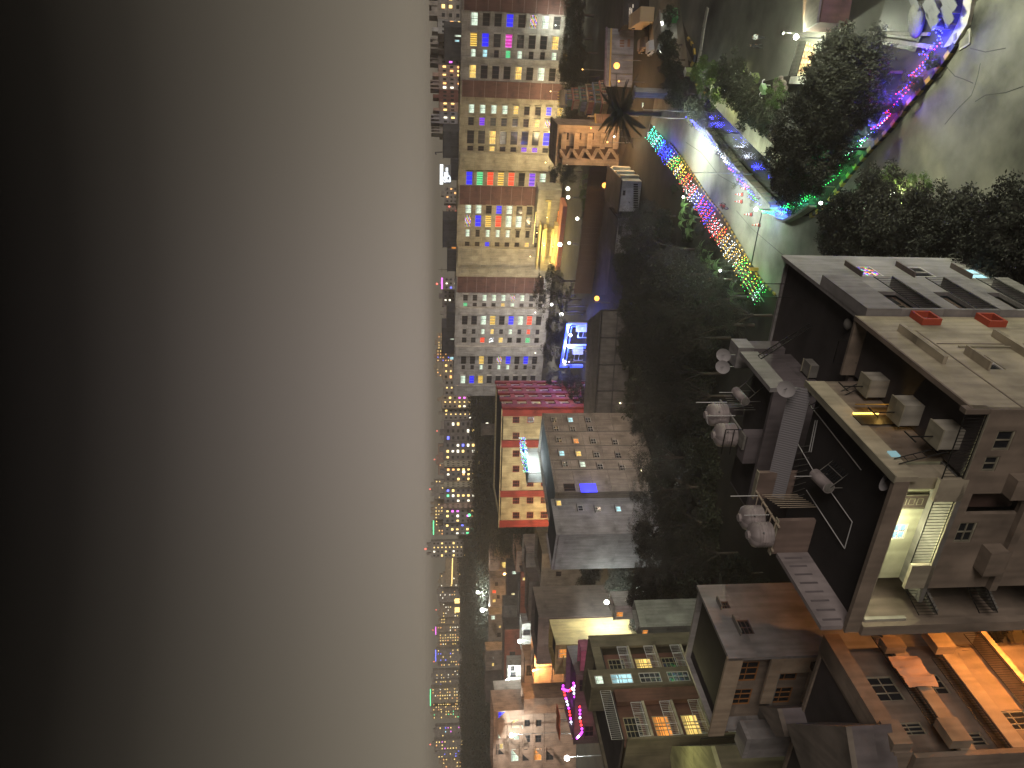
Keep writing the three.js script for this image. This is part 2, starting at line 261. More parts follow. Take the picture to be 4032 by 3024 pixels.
  { // illuminated rooftop sign
    const S = new Site('roof_sign', 'white lit roof sign with a name strip and a bird emblem', 'sign', sx(690), Z - 2, TH, 31);
    const a = S.front(1732, 726, Z - 2), b = S.front(1745, 648, Z - 2), c = S.front(1747, 724, Z - 2), e = S.front(1776, 650, Z - 2);
    S.part('panel', span(c.x, e.x, e.y, c.y, Z - 2, Z - 2.2), M('sign_back', .3, .3, .3));
    const frm = S.part('name_strip', span(a.x, b.x, b.y, a.y, Z - 1.95, Z - 2.15), lum('sign_white', .82, .95, 1, 1.5));
    const w = b.x - a.x, hh = a.y - b.y;
    const cv = document.createElement('canvas'); cv.width = 512; cv.height = 64; const x = cv.getContext('2d'); x.fillStyle = '#fff'; x.fillRect(0, 0, 512, 64); x.fillStyle = '#5d82b4'; x.font = 'bold 50px sans-serif'; x.fillText('BHUVANA', 12, 50); x.fillText('DIXITH', 318, 50);
    const tx = new THREE.CanvasTexture(cv); tx.colorSpace = THREE.SRGBColorSpace;
    S.part('lettering', new THREE.PlaneGeometry(w * .97, hh * .9).translate((a.x + b.x) / 2, (a.y + b.y) / 2, Z - 1.93), new THREE.MeshStandardMaterial({ name: 'sign_letters', map: tx, emissive: 0xffffff, emissiveMap: tx, emissiveIntensity: 1.5 }), frm);
    const em = [], P = (X, Y) => S.front(X, Y, Z - 1.9), blob = (X, Y, r, q = 1) => { const p = P(X, Y); em.push(new THREE.SphereGeometry(r, 12, 8).scale(1, q, .12).translate(p.x, p.y, p.z)); };
    const arcT = (X, Y, r, t) => { const p = P(X, Y); em.push(new THREE.TorusGeometry(r, t, 6, 16).scale(1.2, 1, .5).translate(p.x, p.y, p.z)); };
    arcT(1762, 703, .8, .16); arcT(1752, 707, .6, .16); blob(1770, 711, .55, .6); blob(1773, 712, .4, .5);
    const bx = (X0, X1, Y0, Y1) => { const p = P(X0, Y1), q = P(X1, Y0); em.push(span(p.x, q.x, q.y, p.y, Z - 1.85, Z - 1.95)); };
    bx(1755, 1764, 661, 675); bx(1749, 1765, 679, 698);
    S.part('emblem', em, lum('sign_emblem', .85, .92, 1, 1.5));
  }
}
// ---------- the flat-roofed houses right below ----------
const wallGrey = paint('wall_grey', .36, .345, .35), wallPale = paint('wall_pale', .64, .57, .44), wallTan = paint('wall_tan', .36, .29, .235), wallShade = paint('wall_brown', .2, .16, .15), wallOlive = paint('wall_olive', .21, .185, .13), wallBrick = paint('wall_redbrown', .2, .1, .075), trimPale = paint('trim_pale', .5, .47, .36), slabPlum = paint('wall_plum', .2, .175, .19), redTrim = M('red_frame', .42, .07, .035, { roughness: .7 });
const balGeo = {};
function railing(S, x0, z0, x1, z1, y, h, step, m, rails = [0, 1], y2 = y) {
  const L = Math.hypot(x1 - x0, z1 - z0), n = Math.max(1, Math.round(L / step)), k = h.toFixed(2);
  const r = S.part('railing', rails.map(f => bar(x0, y + f * h, z0, x1, y2 + f * h, z1, .028, 6)), m);
  balGeo[k] ??= new THREE.CylinderGeometry(.014, .014, h, 5);
  for (let i = 0; i <= n; i++) { const t = i / n, b = mesh('baluster', balGeo[k], m, r); b.position.set(x0 + (x1 - x0) * t - S.ox, y + (y2 - y) * t + h / 2 - S.oy, z0 + (z1 - z0) * t - S.oz); }
  return r;
}
// grey house with three balconies
const A = new Site('house', 'grey flat-roofed house with three barred balconies, next to the dark trees', 'house', -21, -39, -27.5);
{
  const wins = [[-44.0, -42.15, 11.6, 13.0, 'x'], [-44.0, -42.15, 8.2, 9.6, '.'], [-43.85, -42.0, 4.65, 6.0, 'c'], [-43.7, -41.8, 1.2, 2.5, 'w']];
  const doors = [12.29, 9.1, 5.9, 2.7].map(y => [-39.5, -36.5, y + .05, y + 2.2]);
  // right face: sheet turned to look along +x  (sheet x -> -z)
  const face = wallSheet(35.17, 46.0, 0, 16.54, [...wins, ...doors].map(w => [-w[1], -w[0], w[2], w[3]])).rotateY(Math.PI / 2).translate(-14.56, 0, 0);
  A.part('wall', face, wallGrey);
  A.part('wall', [span(-30.24, -14.56, 0, 16.544, -35.448, -35.168)], wallShade);
  A.part('wall', [span(-30.24, -14.818, 0, 16.152, -46.032, -45.808), span(-30.24, -30.016, 0, 16.152, -45.808, -35.448)], wallGrey);
  A.part('roof', span(-30.016, -14.784, 15.704, 15.984, -45.808, -35.448), roofDark);
  for (const w of wins) windowPart(A, -w[1], -w[0], w[2], w[3], -14.56, w[4], { side: true, bars: 1, hood: .32, hoodMat: wallShade, back: .04, ft: .09 });
  for (const d of doors) { const p = A.part('balcony_door', span(-14.95, -14.9, d[2], d[3], d[0], d[1]), frameBrown); A.part('pane', [span(-14.89, -14.87, d[2] + .3, d[3] - .1, d[0] + .15, d[0] + 1.2), span(-14.89, -14.87, d[2] + .3, d[3] - .1, d[0] + 1.4, d[1] - .15)], glassDark, p); }
  for (const [y0, y1] of [[14.64, 16.56], [11.4, 12.29], [8.2, 9.1], [5.0, 5.9]]) A.part('balcony_slab', span(-14.55, -13.91, y0, y1, -40.38, -35.19), wallGrey);
  A.part('side_fin', [span(-14.549, -13.933, 0, 14.629, -35.392, -35.202)], wallGrey);
  for (const y of [12.32, 9.13, 5.93]) { railing(A, -13.96, -40.3, -13.96, -35.5, y, 1.14, .3, black, [.02, 1]); railing(A, -13.96, -35.46, -14.54, -35.46, y, 1.14, .29, black, [.02, 1]); }
  A.part('yellow_panel', span(-14.829, -14.538, 2.712, 4.84, -41.664, -40.432), M('yellow_paint', .42, .25, .03, { map: plasterMap }));
  // upper storey at the back with its pale parapet band
  A.part('upper_wall', [span(-20.384, -20.16, 15.995, 18.224, -42.896, -37.968), span(-30.128, -20.384, 15.995, 17.944, -38.416, -38.192), span(-30.128, -29.904, 15.995, 18.168, -42.896, -38.416)], slabPlum);
  A.part('upper_roof', span(-29.904, -20.384, 18.056, 18.224, -42.896, -38.416), roofDark);
  A.part('parapet', [span(-20.272, -19.992, 18.235, 19.4, -42.896, -37.912)], wallGrey);
  A.part('parapet', [span(-30.24, -20.272, 17.955, 19.12, -38.192, -37.923)], slabPlum);
  A.part('parapet', [span(-21.504, -20.048, 18.168, 19.232, -45.024, -43.568)], wallGrey);
  A.part('upper_wall', [span(-21.392, -20.16, 15.995, 18.146, -44.912, -43.68)], slabPlum);
  A.part('window', [span(-15.904, -14.84, 12.008, 13.128, -35.157, -35.101)], frameBrown);
}
// row house: cream wall with red window boxes, terrace with blocks; then the taller part with the lit gallery
const B = new Site('house', 'cream house wall with two red window boxes, beside the terrace of white blocks', 'house', -16, -29, -27.5);
{
  const holes = [[-34.95, -34.05, 13.3, 14.1, '.'], [-34.75, -33.85, 9.85, 10.6, '.'], [-30.4, -28.9, 13.15, 13.95, '.'], [-30.4, -28.7, 9.2, 10.1, '.']];
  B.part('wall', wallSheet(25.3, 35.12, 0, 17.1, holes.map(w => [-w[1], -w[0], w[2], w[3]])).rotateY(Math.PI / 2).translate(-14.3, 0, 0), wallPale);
  holes.forEach((w, i) => {
    windowPart(B, -w[1], -w[0], w[2], w[3], -14.3, '.', { side: true, back: .1, bars: 1, hood: i < 2 ? 0 : .45, hoodMat: wallPale });
    if (i < 2) B.part('window_box', [[w[0] - .12, w[0], w[2], w[3]], [w[1], w[1] + .12, w[2], w[3]], [w[0] - .12, w[1] + .12, w[3], w[3] + .12], [w[0] - .12, w[1] + .12, w[2] - .12, w[2]]].map(([a, b, c, d]) => span(-14.29, -13.95, c, d, a, b)), redTrim);
  });
  B.part('ledge', [span(-14.29, -13.9, 15.75, 15.95, -33.2, -29.4)], wallPale); B.part('ledge', [span(-14.29, -13.9, 11.1, 11.35, -32.6, -28.4)], wallPale);
  B.part('wall_groove', [span(-14.29, -14.275, 14.9, 14.98, -33.2, -25.4), span(-14.29, -14.275, 8, 14.8, -31.7, -31.62)], wallTan);
  B.part('pipe', [bar(-14.22, 3, -31.2, -14.22, 14, -31.2, .05), bar(-14.22, 11.7, -29.0, -14.22, 11.7, -25.5, .05)], trimPale);
  B.part('terrace_floor', span(-17.68, -14.53, 16.2, 16.4, -35.1, -25.4), roofDark);
  B.part('parapet', [span(-14.52, -14.28, 17.102, 17.2, -35.1, -25.3)], wallTan);
  B.part('back_parapet', [span(-17.66, -14.53, 16.402, 17.15, -35.12, -34.95)], wallTan);
  const fw = [[-16.25, -15.3, 14.95, 15.75], [-17.3, -16.55, 15.2, 15.85], [-14.98, -14.5, 15.0, 15.8]];
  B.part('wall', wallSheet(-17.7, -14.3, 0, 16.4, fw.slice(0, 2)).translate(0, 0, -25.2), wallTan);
  for (const w of fw.slice(0, 2)) windowPart(B, ...w, -25.2, '.', { bars: 1, frame: trimPale, back: .08 });
  B.part('corner_post', span(-14.52, -14.3, 16.4, 17.5, -25.6, -25.22), wallTan);
  railing(B, -17.75, -25.3, -14.6, -25.3, 16.45, .95, .16, black, [0, 1]);
  B.part('rail_plinth', span(-17.7, -14.53, 16.402, 16.44, -25.4, -25.2), trimPale);
  B.part('shade_slab', [span(-17.7, -14.3, 13.1, 13.28, -25.19, -24.4)], wallTan);
}
const Cc = new Site('house', 'tallest near house with a dark tank roof and a brightly lit open gallery', 'house', -22, -30, -27.5);
{
  Cc.part('roof', span(-26.4, -17.92, 18.5, 18.75, -34, -25.66), M('roof_near_tar', .035, .03, .032, { map: roofMap, bumpMap: roofMap, bumpScale: .02, roughness: .95 }));
  Cc.part('parapet', [span(-17.92, -17.68, 18.4, 19.4, -34.3, -25.4)], wallPale);
  Cc.part('parapet_coping', [span(-17.98, -17.62, 19.402, 19.46, -34.3, -25.4)], trimPale);
  Cc.part('parapet', [span(-26.6, -17.93, 18.7, 19.4, -25.64, -25.4)], wallTan);
  Cc.part('parapet', [span(-26.62, -26.38, 18.4, 20.5, -31, -25.64)], paint('parapet_plum', .42, .37, .38));
  for (let i = 0; i < 8; i++) Cc.part('vent_slot', span(-26.379, -26.36, 19.3, 20.25, -30.6 + i * .64, -30.48 + i * .64), slabPlum);
  Cc.part('stub_wall', [span(-26.5, -24.3, 18.4, 20.8, -31.3, -31.05)], paint('stub_wall', .3, .22, .19)); Cc.part('stub_coping', [span(-26.55, -24.25, 20.802, 20.86, -31.35, -31.0)], trimPale);
  Cc.part('stub_wall', [span(-25.0, -23.3, 18.4, 20.9, -34.3, -34.05)], paint('stub_wall', .3, .22, .19)); Cc.part('stub_coping', [span(-25.05, -23.25, 20.902, 20.96, -34.35, -34.0)], trimPale);
  // corrugated sheet screen along the back
  { const g = new THREE.PlaneGeometry(7, 1.1, 140, 1), p = g.attributes.position; for (let i = 0; i < p.count; i++) p.setZ(i, Math.sin(p.getX(i) * 2 * Math.PI / .14) * .022); g.computeVertexNormals(); Cc.part('corrugated_sheet', [g.rotateX(-.45).translate(-21.4, 19.75, -34.0)], M('zinc_sheet', .27, .26, .28, { roughness: .55, metalness: .3 })); }
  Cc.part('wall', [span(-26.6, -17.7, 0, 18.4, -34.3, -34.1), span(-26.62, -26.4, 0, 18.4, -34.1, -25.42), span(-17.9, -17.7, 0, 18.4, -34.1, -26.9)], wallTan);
  // gallery: lit back wall with a door and a window
  const gw = [[-22.25, -21.35, 16.85, 17.95], [-20.4, -19.62, 16.42, 18.3]];
  Cc.part('gallery_wall', wallSheet(-24.6, -17.9, 16.4, 18.48, gw.slice(0, 1)).translate(0, 0, -26.9), paint('gallery_cream', .62, .62, .46));
  windowPart(Cc, -22.25, -21.35, 16.85, 17.95, -26.9, 'c', { bars: 1, cross: 2, back: .06 });
  const door = Cc.part('door', span(-20.45, -19.62, 16.41, 18.08, -26.89, -26.83), M('door_brown', .07, .05, .045, { roughness: .5 }));
  Cc.part('door_trim', [16.62, 17.02, 17.42, 17.82].flatMap(y => [[-20.2, -19.85, y, y + .02], [-20.2, -19.85, y + .26, y + .28], [-20.2, -20.18, y + .02, y + .26], [-19.87, -19.85, y + .02, y + .26]].map(([a, b, c, d]) => span(a, b, c, d, -26.829, -26.815))).concat([span(-20.4, -20.37, 16.45, 18.05, -26.829, -26.815), span(-19.68, -19.65, 16.45, 18.05, -26.829, -26.815)]), trimPale, door);
  Cc.part('gallery_pier', [span(-19.2, -18.9, 16.4, 18.48, -26.82, -26.6), span(-18.5, -17.93, 16.4, 18.48, -26.7, -25.7)], wallPale);
  Cc.part('gallery_floor', span(-24.6, -17.9, 16.2, 16.4, -26.9, -25.2), concreteGrey);
  Cc.part('gallery_ceiling', span(-26.36, -17.93, 18.45, 18.499, -27.5, -25.66), wallPale);
  const gl = Cc.part('unseen_ceiling_lamp', span(-21.6, -20.6, 18.38, 18.43, -26.2, -26.1), lum('lamp_gallery', 1, 1, .75, 6));  // unseen lamp under the ceiling, placed to light the gallery
  railing(Cc, -22.3, -25.3, -18.9, -25.3, 16.45, .95, .16, black, [0, 1]);
  Cc.part('rail_plinth', [span(-22.4, -18.6, 16.401, 16.45, -25.4, -25.2)], trimPale);
  Cc.part('rail_wall', [span(-23.75, -22.4, 16.2, 17.35, -25.4, -25.2)], wallPale); Cc.part('rail_wall', [span(-18.85, -17.72, 16.2, 17.5, -25.4, -25.2)], wallPale);
  const fw = [[-21.1, -20.0, 15.0, 15.85], [-19.55, -18.45, 13.3, 15.8]];
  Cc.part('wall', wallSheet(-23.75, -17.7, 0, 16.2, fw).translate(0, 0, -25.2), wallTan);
  windowPart(Cc, ...fw[0], -25.2, '.', { bars: 1, cross: 1, frame: trimPale, back: .08 });
  Cc.part('dark_doorway', span(-19.6, -18.4, 13.2, 15.85, -25.9, -25.8), frameBrown);
  Cc.part('balcony', [span(-18.4, -17.4, 13.6, 14.5, -25.19, -24.6)], wallTan); Cc.part('balcony', [span(-22.5, -21.2, 13.5, 14.4, -25.19, -24.5)], wallTan);
  Cc.part('floor_band', [span(-23.75, -17.7, 13.0, 13.35, -25.19, -24.9)], wallTan);
  // open stair well at the left end, stepped flights with bar railings
  for (const [y, dir] of [[16.4, 1], [14.85, -1], [13.3, 1], [11.75, -1], [10.2, 1]]) {
    const st = []; for (let i = 0; i < 8; i++) { const x = dir > 0 ? -23.75 - i * .25 : -25.7 + i * .25; st.push(span(x - .25, x, y - .18 * (i + 1) - .12, y - .18 * (i + 1) + .06, dir > 0 ? -26.8 : -28.2, dir > 0 ? -25.6 : -27)); }
    Cc.part('stair_flight', st, concreteGrey);
    if (dir > 0) railing(Cc, -23.75, -25.5, -25.7, -25.5, y - .1, .95, .2, black, [0, 1], y - 1.5);
  }
  Cc.part('stair_wall', [span(-26.4, -23.75, 0, 18.4, -29.4, -29.2)], wallPale);
  Cc.part('end_pier', [span(-26.62, -26.05, 0, 18.69, -25.62, -25.2)], wallTan);
  Cc.part('white_post', [span(-26.04, -25.9, 16.4, 18.5, -25.7, -25.5)], kWhite);
  { const p = Cc.world(-21.1, 18.2, -25.95); glow(p.x, p.y, p.z, new THREE.Color(1, 1, .62), 32); }
  { const p = Cc.world(-24.9, 18.0, -27.2); glow(p.x, p.y, p.z, new THREE.Color(1, .95, .6), 3); }
  Cc.part('unseen_stair_lamp', span(-25.0, -24.8, 18.3, 18.4, -27.3, -27.1), lum('lamp_stair', 1, .95, .6, 3));  // unseen lamp placed to light the open stairs
}
// white plinth blocks with T posts on the cream house's terrace
for (const [x, z, s, T, l] of [[-16.9, -32.4, .95, 1, 'white concrete block on the terrace, the one nearest the trees, with a metal post'], [-16.75, -29.5, 1.05, 1, 'white concrete block in the middle of the terrace with a metal T post'], [-16.3, -26.6, .95, 1, 'white concrete block beside the terrace railing with a metal T post']]) {
  const S = new Site('plinth_block', l, 'concrete block', x, z, -27.5, 16.4, undefined);
  S.part('block', box(s, .95, s, x, 16.88, z), paint('plinth_white', .58, .55, .48)); S.part('cap', box(s + .06, .07, s + .06, x, 17.395, z), trimPale);
  S.part('post', [bar(x - .1, 17.43, z, x - .1, 18.5, z, .035)], black); S.part('cross_arm', [bar(x - .1, 18.48, z - .45, x - .1, 18.48, z + .45, .035)], black);
}
{ const S = new Site('ladder', 'dark metal ladder leaning over the cream house terrace parapet', 'ladder', -17.2, -33.4, -27.5, 16.4); for (const d of [0, .42]) S.part('rail', bar(-16.9, 16.4, -33.3 + d, -18.5, 19.6, -33.1 + d, .03), black); for (let i = 1; i < 9; i++) { const t = i / 9.5; S.part('rung', bar(-16.9 - 1.6 * t, 16.4 + 3.2 * t, -33.3 + .2 * t, -16.9 - 1.6 * t, 16.4 + 3.2 * t, -32.88 + .2 * t, .018), black); } }
{ const S = new Site('ladder', 'long rusty ladder leaning on the grey house roof parapet', 'ladder', -18.5, -42.5, -27.5, 15.98); const a = A.top(2985, 1400, 19.5), b = A.top(3185, 1275, 16.1); for (const d of [0, .45]) S.part('rail', bar(a.x, a.y, a.z + d, b.x, b.y, b.z + d, .04), black); for (let i = 0; i <= 12; i++) { const t = i / 12; S.part('rung', bar(a.x + (b.x - a.x) * t, a.y + (b.y - a.y) * t, a.z + (b.z - a.z) * t, a.x + (b.x - a.x) * t, a.y + (b.y - a.y) * t, a.z + (b.z - a.z) * t + .45, .022), black); } }
{ const S = new Site('ladder', 'short dark ladder leaning on the terrace wall under the small lit vent', 'ladder', -17.5, -26.5, -27.5, 16.4); for (const d of [0, .4]) S.part('rail', bar(-16.9, 16.4, -26.7 + d, -17.6, 18.8, -26.7 + d, .028), black); for (let i = 1; i < 6; i++) S.part('rung', bar(-16.9 - .7 * i / 6, 16.4 + 2.4 * i / 6, -26.7, -16.9 - .7 * i / 6, 16.4 + 2.4 * i / 6, -26.3, .018), black); S.part('lit_vent', span(-17.67, -17.6, 18.35, 18.75, -27.35, -26.95), LIT.c); }
{ const S = new Site('doorway_strip', 'amber glowing strip along the edge of the dark terrace doorway', 'lamp', -17.6, -30.2, -27.5, 16.4); S.part('doorway', span(-17.67, -17.62, 16.42, 18.72, -30.6, -29.7), black); S.part('amber_strip', Array.from({ length: 12 }, (_, i) => box(.06, .075, .1, -17.58, 17.42 + i * .11, -30.68)), lum('amber_glow', 1, .62, .12, 3)); const p = S.world(-17.2, 17.4, -30.4); glow(p.x, p.y, p.z, new THREE.Color(1, .6, .15), 1.6); S.part('shutter', [box(.05, 1.9, .9, -17.2, 17.35, -30.9, .5)], M('yellow_door', .5, .3, .06)); }  // glowing amber strip along the doorway edge
// ---------- roof tanks, heaters, dishes, pipe frames ----------
function tankGeo(r, h) { const P = [[0, 0], [r * .96, 0], [r, .04]]; for (let i = 0; i < 5; i++) { const y = .12 + i * (h * .62) / 5; P.push([r, y], [r * (i > 1 && i < 4 ? .965 : .985), y + .03], [r * (i > 1 && i < 4 ? .965 : .985), y + .06], [r, y + .09]); } P.push([r, h * .72], [r * .93, h * .82], [r * .66, h * .93], [r * .34, h * .97], [r * .33, h * 1.03], [0, h * 1.04]); return toCreasedNormals(new THREE.LatheGeometry(P.map(p => new THREE.Vector2(...p)), 28), .6); }
const tankWhite = M('tank_plastic', .5, .44, .45, { roughness: .55, map: rep(texPlaster, 2) });
function tank(label, x, y, z, r, h, group) {
  const S = new Site('water_tank', label, 'water tank', x, z, -27.5, y, group);
  S.part('body', tankGeo(r, h).translate(x, y, z), tankWhite); S.part('lid', new THREE.CylinderGeometry(r * .3, r * .36, .07, 16).translate(x, y + h * 1.06, z), tankWhite);
  S.part('outlet', bar(x + r * .7, y + h * .55, z + r * .7, x + r * .85, y + h * .55, z + r * .85, .05), steel);
}
tank('white ribbed water tank on the rear roof stand, the one nearer the trees', -24.192, 19.848, -42.112, 0.74, 1.34);
tank('white ribbed water tank on the rear roof stand with a dark bracket round it', -24.64, 19.848, -40.32, 0.76, 1.34);
tank('pale pink water tank behind the timber stand at the corner of the lit house', -25.3, 20.95, -32.7, .68, 1.2);
tank('pale pink water tank in front on the timber stand of the lit house', -25.4, 20.95, -31.35, .68, 1.2);
{ const S = new Site('tank_stand', 'dark pillar wall and plank that carry the two rear tanks', 'stand', -24.64, -40.992, -27.5, 18.224); S.part('plank', [box(1.01, 0.13, 4.7, -24.416, 19.736, -41.328)], concreteGrey); S.part('pillar', [box(1.9, 1.46, 1.01, -24.864, 18.93, -39.312)], slabPlum); S.part('pillar', [box(0.56, 1.34, 0.56, -24.416, 18.952, -43.232)], slabPlum); S.part('bracket', [bar(-23.744, 20.296, -39.48, -25.536, 20.296, -39.48, 0.034), bar(-23.744, 20.856, -39.48, -25.536, 20.856, -39.48, 0.034), bar(-23.744, 19.736, -39.48, -23.744, 20.856, -39.48, 0.034)], black);
  S.part('water_pipe', [bar(-23.632, 19.624, -42.784, -23.632, 21.752, -42.784, 0.034), bar(-23.744, 19.624, -41.216, -23.744, 21.528, -41.216, 0.034), bar(-23.744, 21.528, -41.216, -24.304, 21.36, -41.216, 0.034)], whiteMetal);
  for (let i = 0; i < 7; i++) S.part('water_pipe', bar(-23.408, 18.28, -43.232 + i * .31, -23.408, 19.736, -43.232 + i * .31, 0.025), concreteGrey); }
{ const S = new Site('tank_stand', 'pale timber stand of beams that carries the two pink tanks', 'stand', -25.2, -32.2, -27.5, 20.4); S.part('beam', bar(-24.5, 20.85, -34.4, -24.5, 20.85, -30.8, .07), M('timber_pale', .4, .33, .25)); S.part('beam', bar(-26.1, 20.85, -34.4, -26.1, 20.85, -30.8, .07), mats.timber_pale); for (let i = 0; i < 5; i++) S.part('cross_beam', bar(-26.3, 20.92, -33.6 + i * .62, -24.3, 20.92, -33.6 + i * .62, .035), mats.timber_pale);
  S.part('water_pipe', [bar(-24.5, 20.9, -33.6, -24.5, 22.5, -33.6, .03)], whiteMetal); S.part('water_pipe', [bar(-24.6, 20.9, -32.0, -24.6, 22.3, -32.0, .025)], whiteMetal);
  for (let i = 0; i < 8; i++) S.part('water_pipe', bar(-24.3 + i * .1, 18.45, -33.4 + i * .3, -24.3 + i * .1, 20.8, -33.4 + i * .3, .022), mats.timber_pale); }
function heater(label, x, y, z, r, L, ry, legs) {
  const S = new Site('solar_heater', label, 'solar water heater', x, z, -27.5, y - 1);
  const dx = Math.cos(ry) * L / 2, dz = Math.sin(ry) * L / 2;
  S.part('drum', rod(V(x - dx, y, z - dz), V(x + dx, y, z + dz), r, r, 20), tankWhite); S.part('end_cap', [rod(V(x + dx, y, z + dz), V(x + dx * 1.04, y, z + dz * 1.04), r * .86, r * .8, 20)], concreteGrey);
  S.part('frame', [bar(x - dx, y - 1, z - dz, x - dx, y, z - dz, .025), bar(x + dx, y - 1, z + dz, x + dx, y, z + dz, .025), bar(x - dx + 1.3, y - 1, z - dz + .2, x - dx, y, z - dz, .025), bar(x + dx + 1.3, y - 1, z + dz + .2, x + dx, y, z + dz, .025), bar(x - dx + 1.3, y - .95, z - dz + .2, x + dx + 1.3, y - .95, z + dz + .2, .025), bar(x - dx + .65, y - .5, z - dz + .1, x + dx + .65, y - .5, z + dz + .1, .025)], concreteGrey);
  S.part('standpipe', bar(x - dx * .7, y, z - dz * .7, x - dx * .7, y + 1.2, z - dz * .7, .022), whiteMetal);
  if (legs) for (let i = 0; i < 8; i++) { const t = -1 + i * 2 / 7; S.part('glass_tube', bar(x + dx * t, y - .05, z + dz * t, x + dx * t + 1.25, y - .95, z + dz * t + .2, .03, 6), glassDark); }
}
heater('white solar heater drum lying on a thin frame on the dark tank roof', -21.35, 19.45, -30.45, .3, 1.5, 1.45, 1);
heater('small white solar heater drum beside the rear tank stand', -22.624, 19.288, -41.776, 0.29, 1.68, 1.5, 0);
function dish(label, x, y, z, r, tilt, wire) {
  const S = new Site('satellite_dish', label, 'satellite dish', x, z, -27.5, y - .7), P = []; for (let i = 0; i <= 7; i++) P.push(new THREE.Vector2(r * i / 7, r * .22 * (i / 7) ** 2));
  S.part('reflector', new THREE.LatheGeometry(P, 24).rotateX(tilt).translate(x, y, z), M('dish_grey', .42, .4, .41, { side: THREE.DoubleSide, roughness: .6 })); S.part('mast', bar(x, y - .75, z, x, y, z, .03), steel); S.part('feed_arm', bar(x, y, z, x + .1, y + r * .7, z + r * .75, .016), steel);
}
dish('round satellite dish on the rear roof corner, farther of the close pair', -20.496, 20.184, -43.456, .47, 1.0); dish('round satellite dish on the rear roof corner, nearer of the close pair', -21.224, 20.184, -43.232, .47, 1.0);
dish('round satellite dish at the end of the zinc sheet screen', -17.8, 20.7, -33.7, .47, .9); dish('lopsided satellite dish at the front corner of the tank roof', -18.5, 19.1, -26.4, .5, 1.9);
{ // pipes lying on the dark roof, washing-line frames
  const S = new Site('roof_pipe', 'thin white water pipes laid out in a loop on the dark tank roof', 'pipe', -21, -29, -27.5, 18.4), q = (X, Y) => Cc.top(X, Y, 18.82);
  const run = (...p) => { for (let i = 1; i < p.length; i++) { const a = q(...p[i - 1]), b = q(...p[i]); S.part('pipe', rod(a, b, .028, .028, 5), whiteMetal); } };
  run([3172, 1575], [3225, 1640], [3390, 1850]); run([3125, 1720], [3200, 1850]); run([3270, 1935], [3355, 2055], [3325, 2160], [3175, 1930]); run([3210, 1655], [3185, 1780]); run([3218, 1655], [3193, 1780]);
  for (let i = 0; i < 9; i++) { const a = q(3140 - i * 4, 1760 + i * 26), b = q(3190 - i * 3, 1755 + i * 24); S.part('pipe', rod(a, b, .02, .02, 5), concreteGrey); }
  const F = new Site('drying_frame', 'thin metal drying frame at the far edge of the grey roof', 'frame', -16.2, -44.8, -27.5, 15.98), f = (X, Y, h) => A.top(X, Y, h);
  const a = f(3102, 1118, 16.05), b = f(3110, 1170, 16.05), c = V(a.x, 17.9, a.z), d = V(b.x, 17.9, b.z); F.part('post', rod(a, c, .03), black); F.part('post', rod(b, d, .03), black); F.part('top_bar', rod(c, d, .03), black);
  const F2 = new Site('drying_frame', 'thin metal hoop frame lying by the cream wall on the grey roof', 'frame', -17.4, -38, -27.5, 15.98); const w = [[3302, 1342], [3280, 1428], [3370, 1430], [3366, 1345]].map(p => f(...p, 16.5)); for (let i = 0; i < 4; i++) F2.part('bar', rod(w[i], w[(i + 1) % 4], .03), black);
  const G2 = new Site('roof_clutter', 'grey sacks and a broken chair dumped on the grey roof', 'junk', -19, -41, -27.5, 15.98); for (const [X, Y, s] of [[3095, 1455, .4], [3120, 1480, .3], [3340, 1275, .35]]) { const p = f(X, Y, 16.15); G2.part('sack', new THREE.IcosahedronGeometry(s, 2).scale(1, .7, .8).translate(p.x, p.y, p.z), concreteGrey); }
  const tr = new Site('roof_box', 'open grey box with pale rim on the grey roof', 'box', -19, -38.8, -27.5, 15.98); { const p = f(3190, 1450, 16.25); tr.part('box', box(.8, .5, 1.0, p.x, 16.25, p.z), concreteGrey); tr.part('rim', [box(.86, .05, .06, p.x, 16.53, p.z - .5), box(.86, .05, .06, p.x, 16.53, p.z + .5)], trimPale); }
}
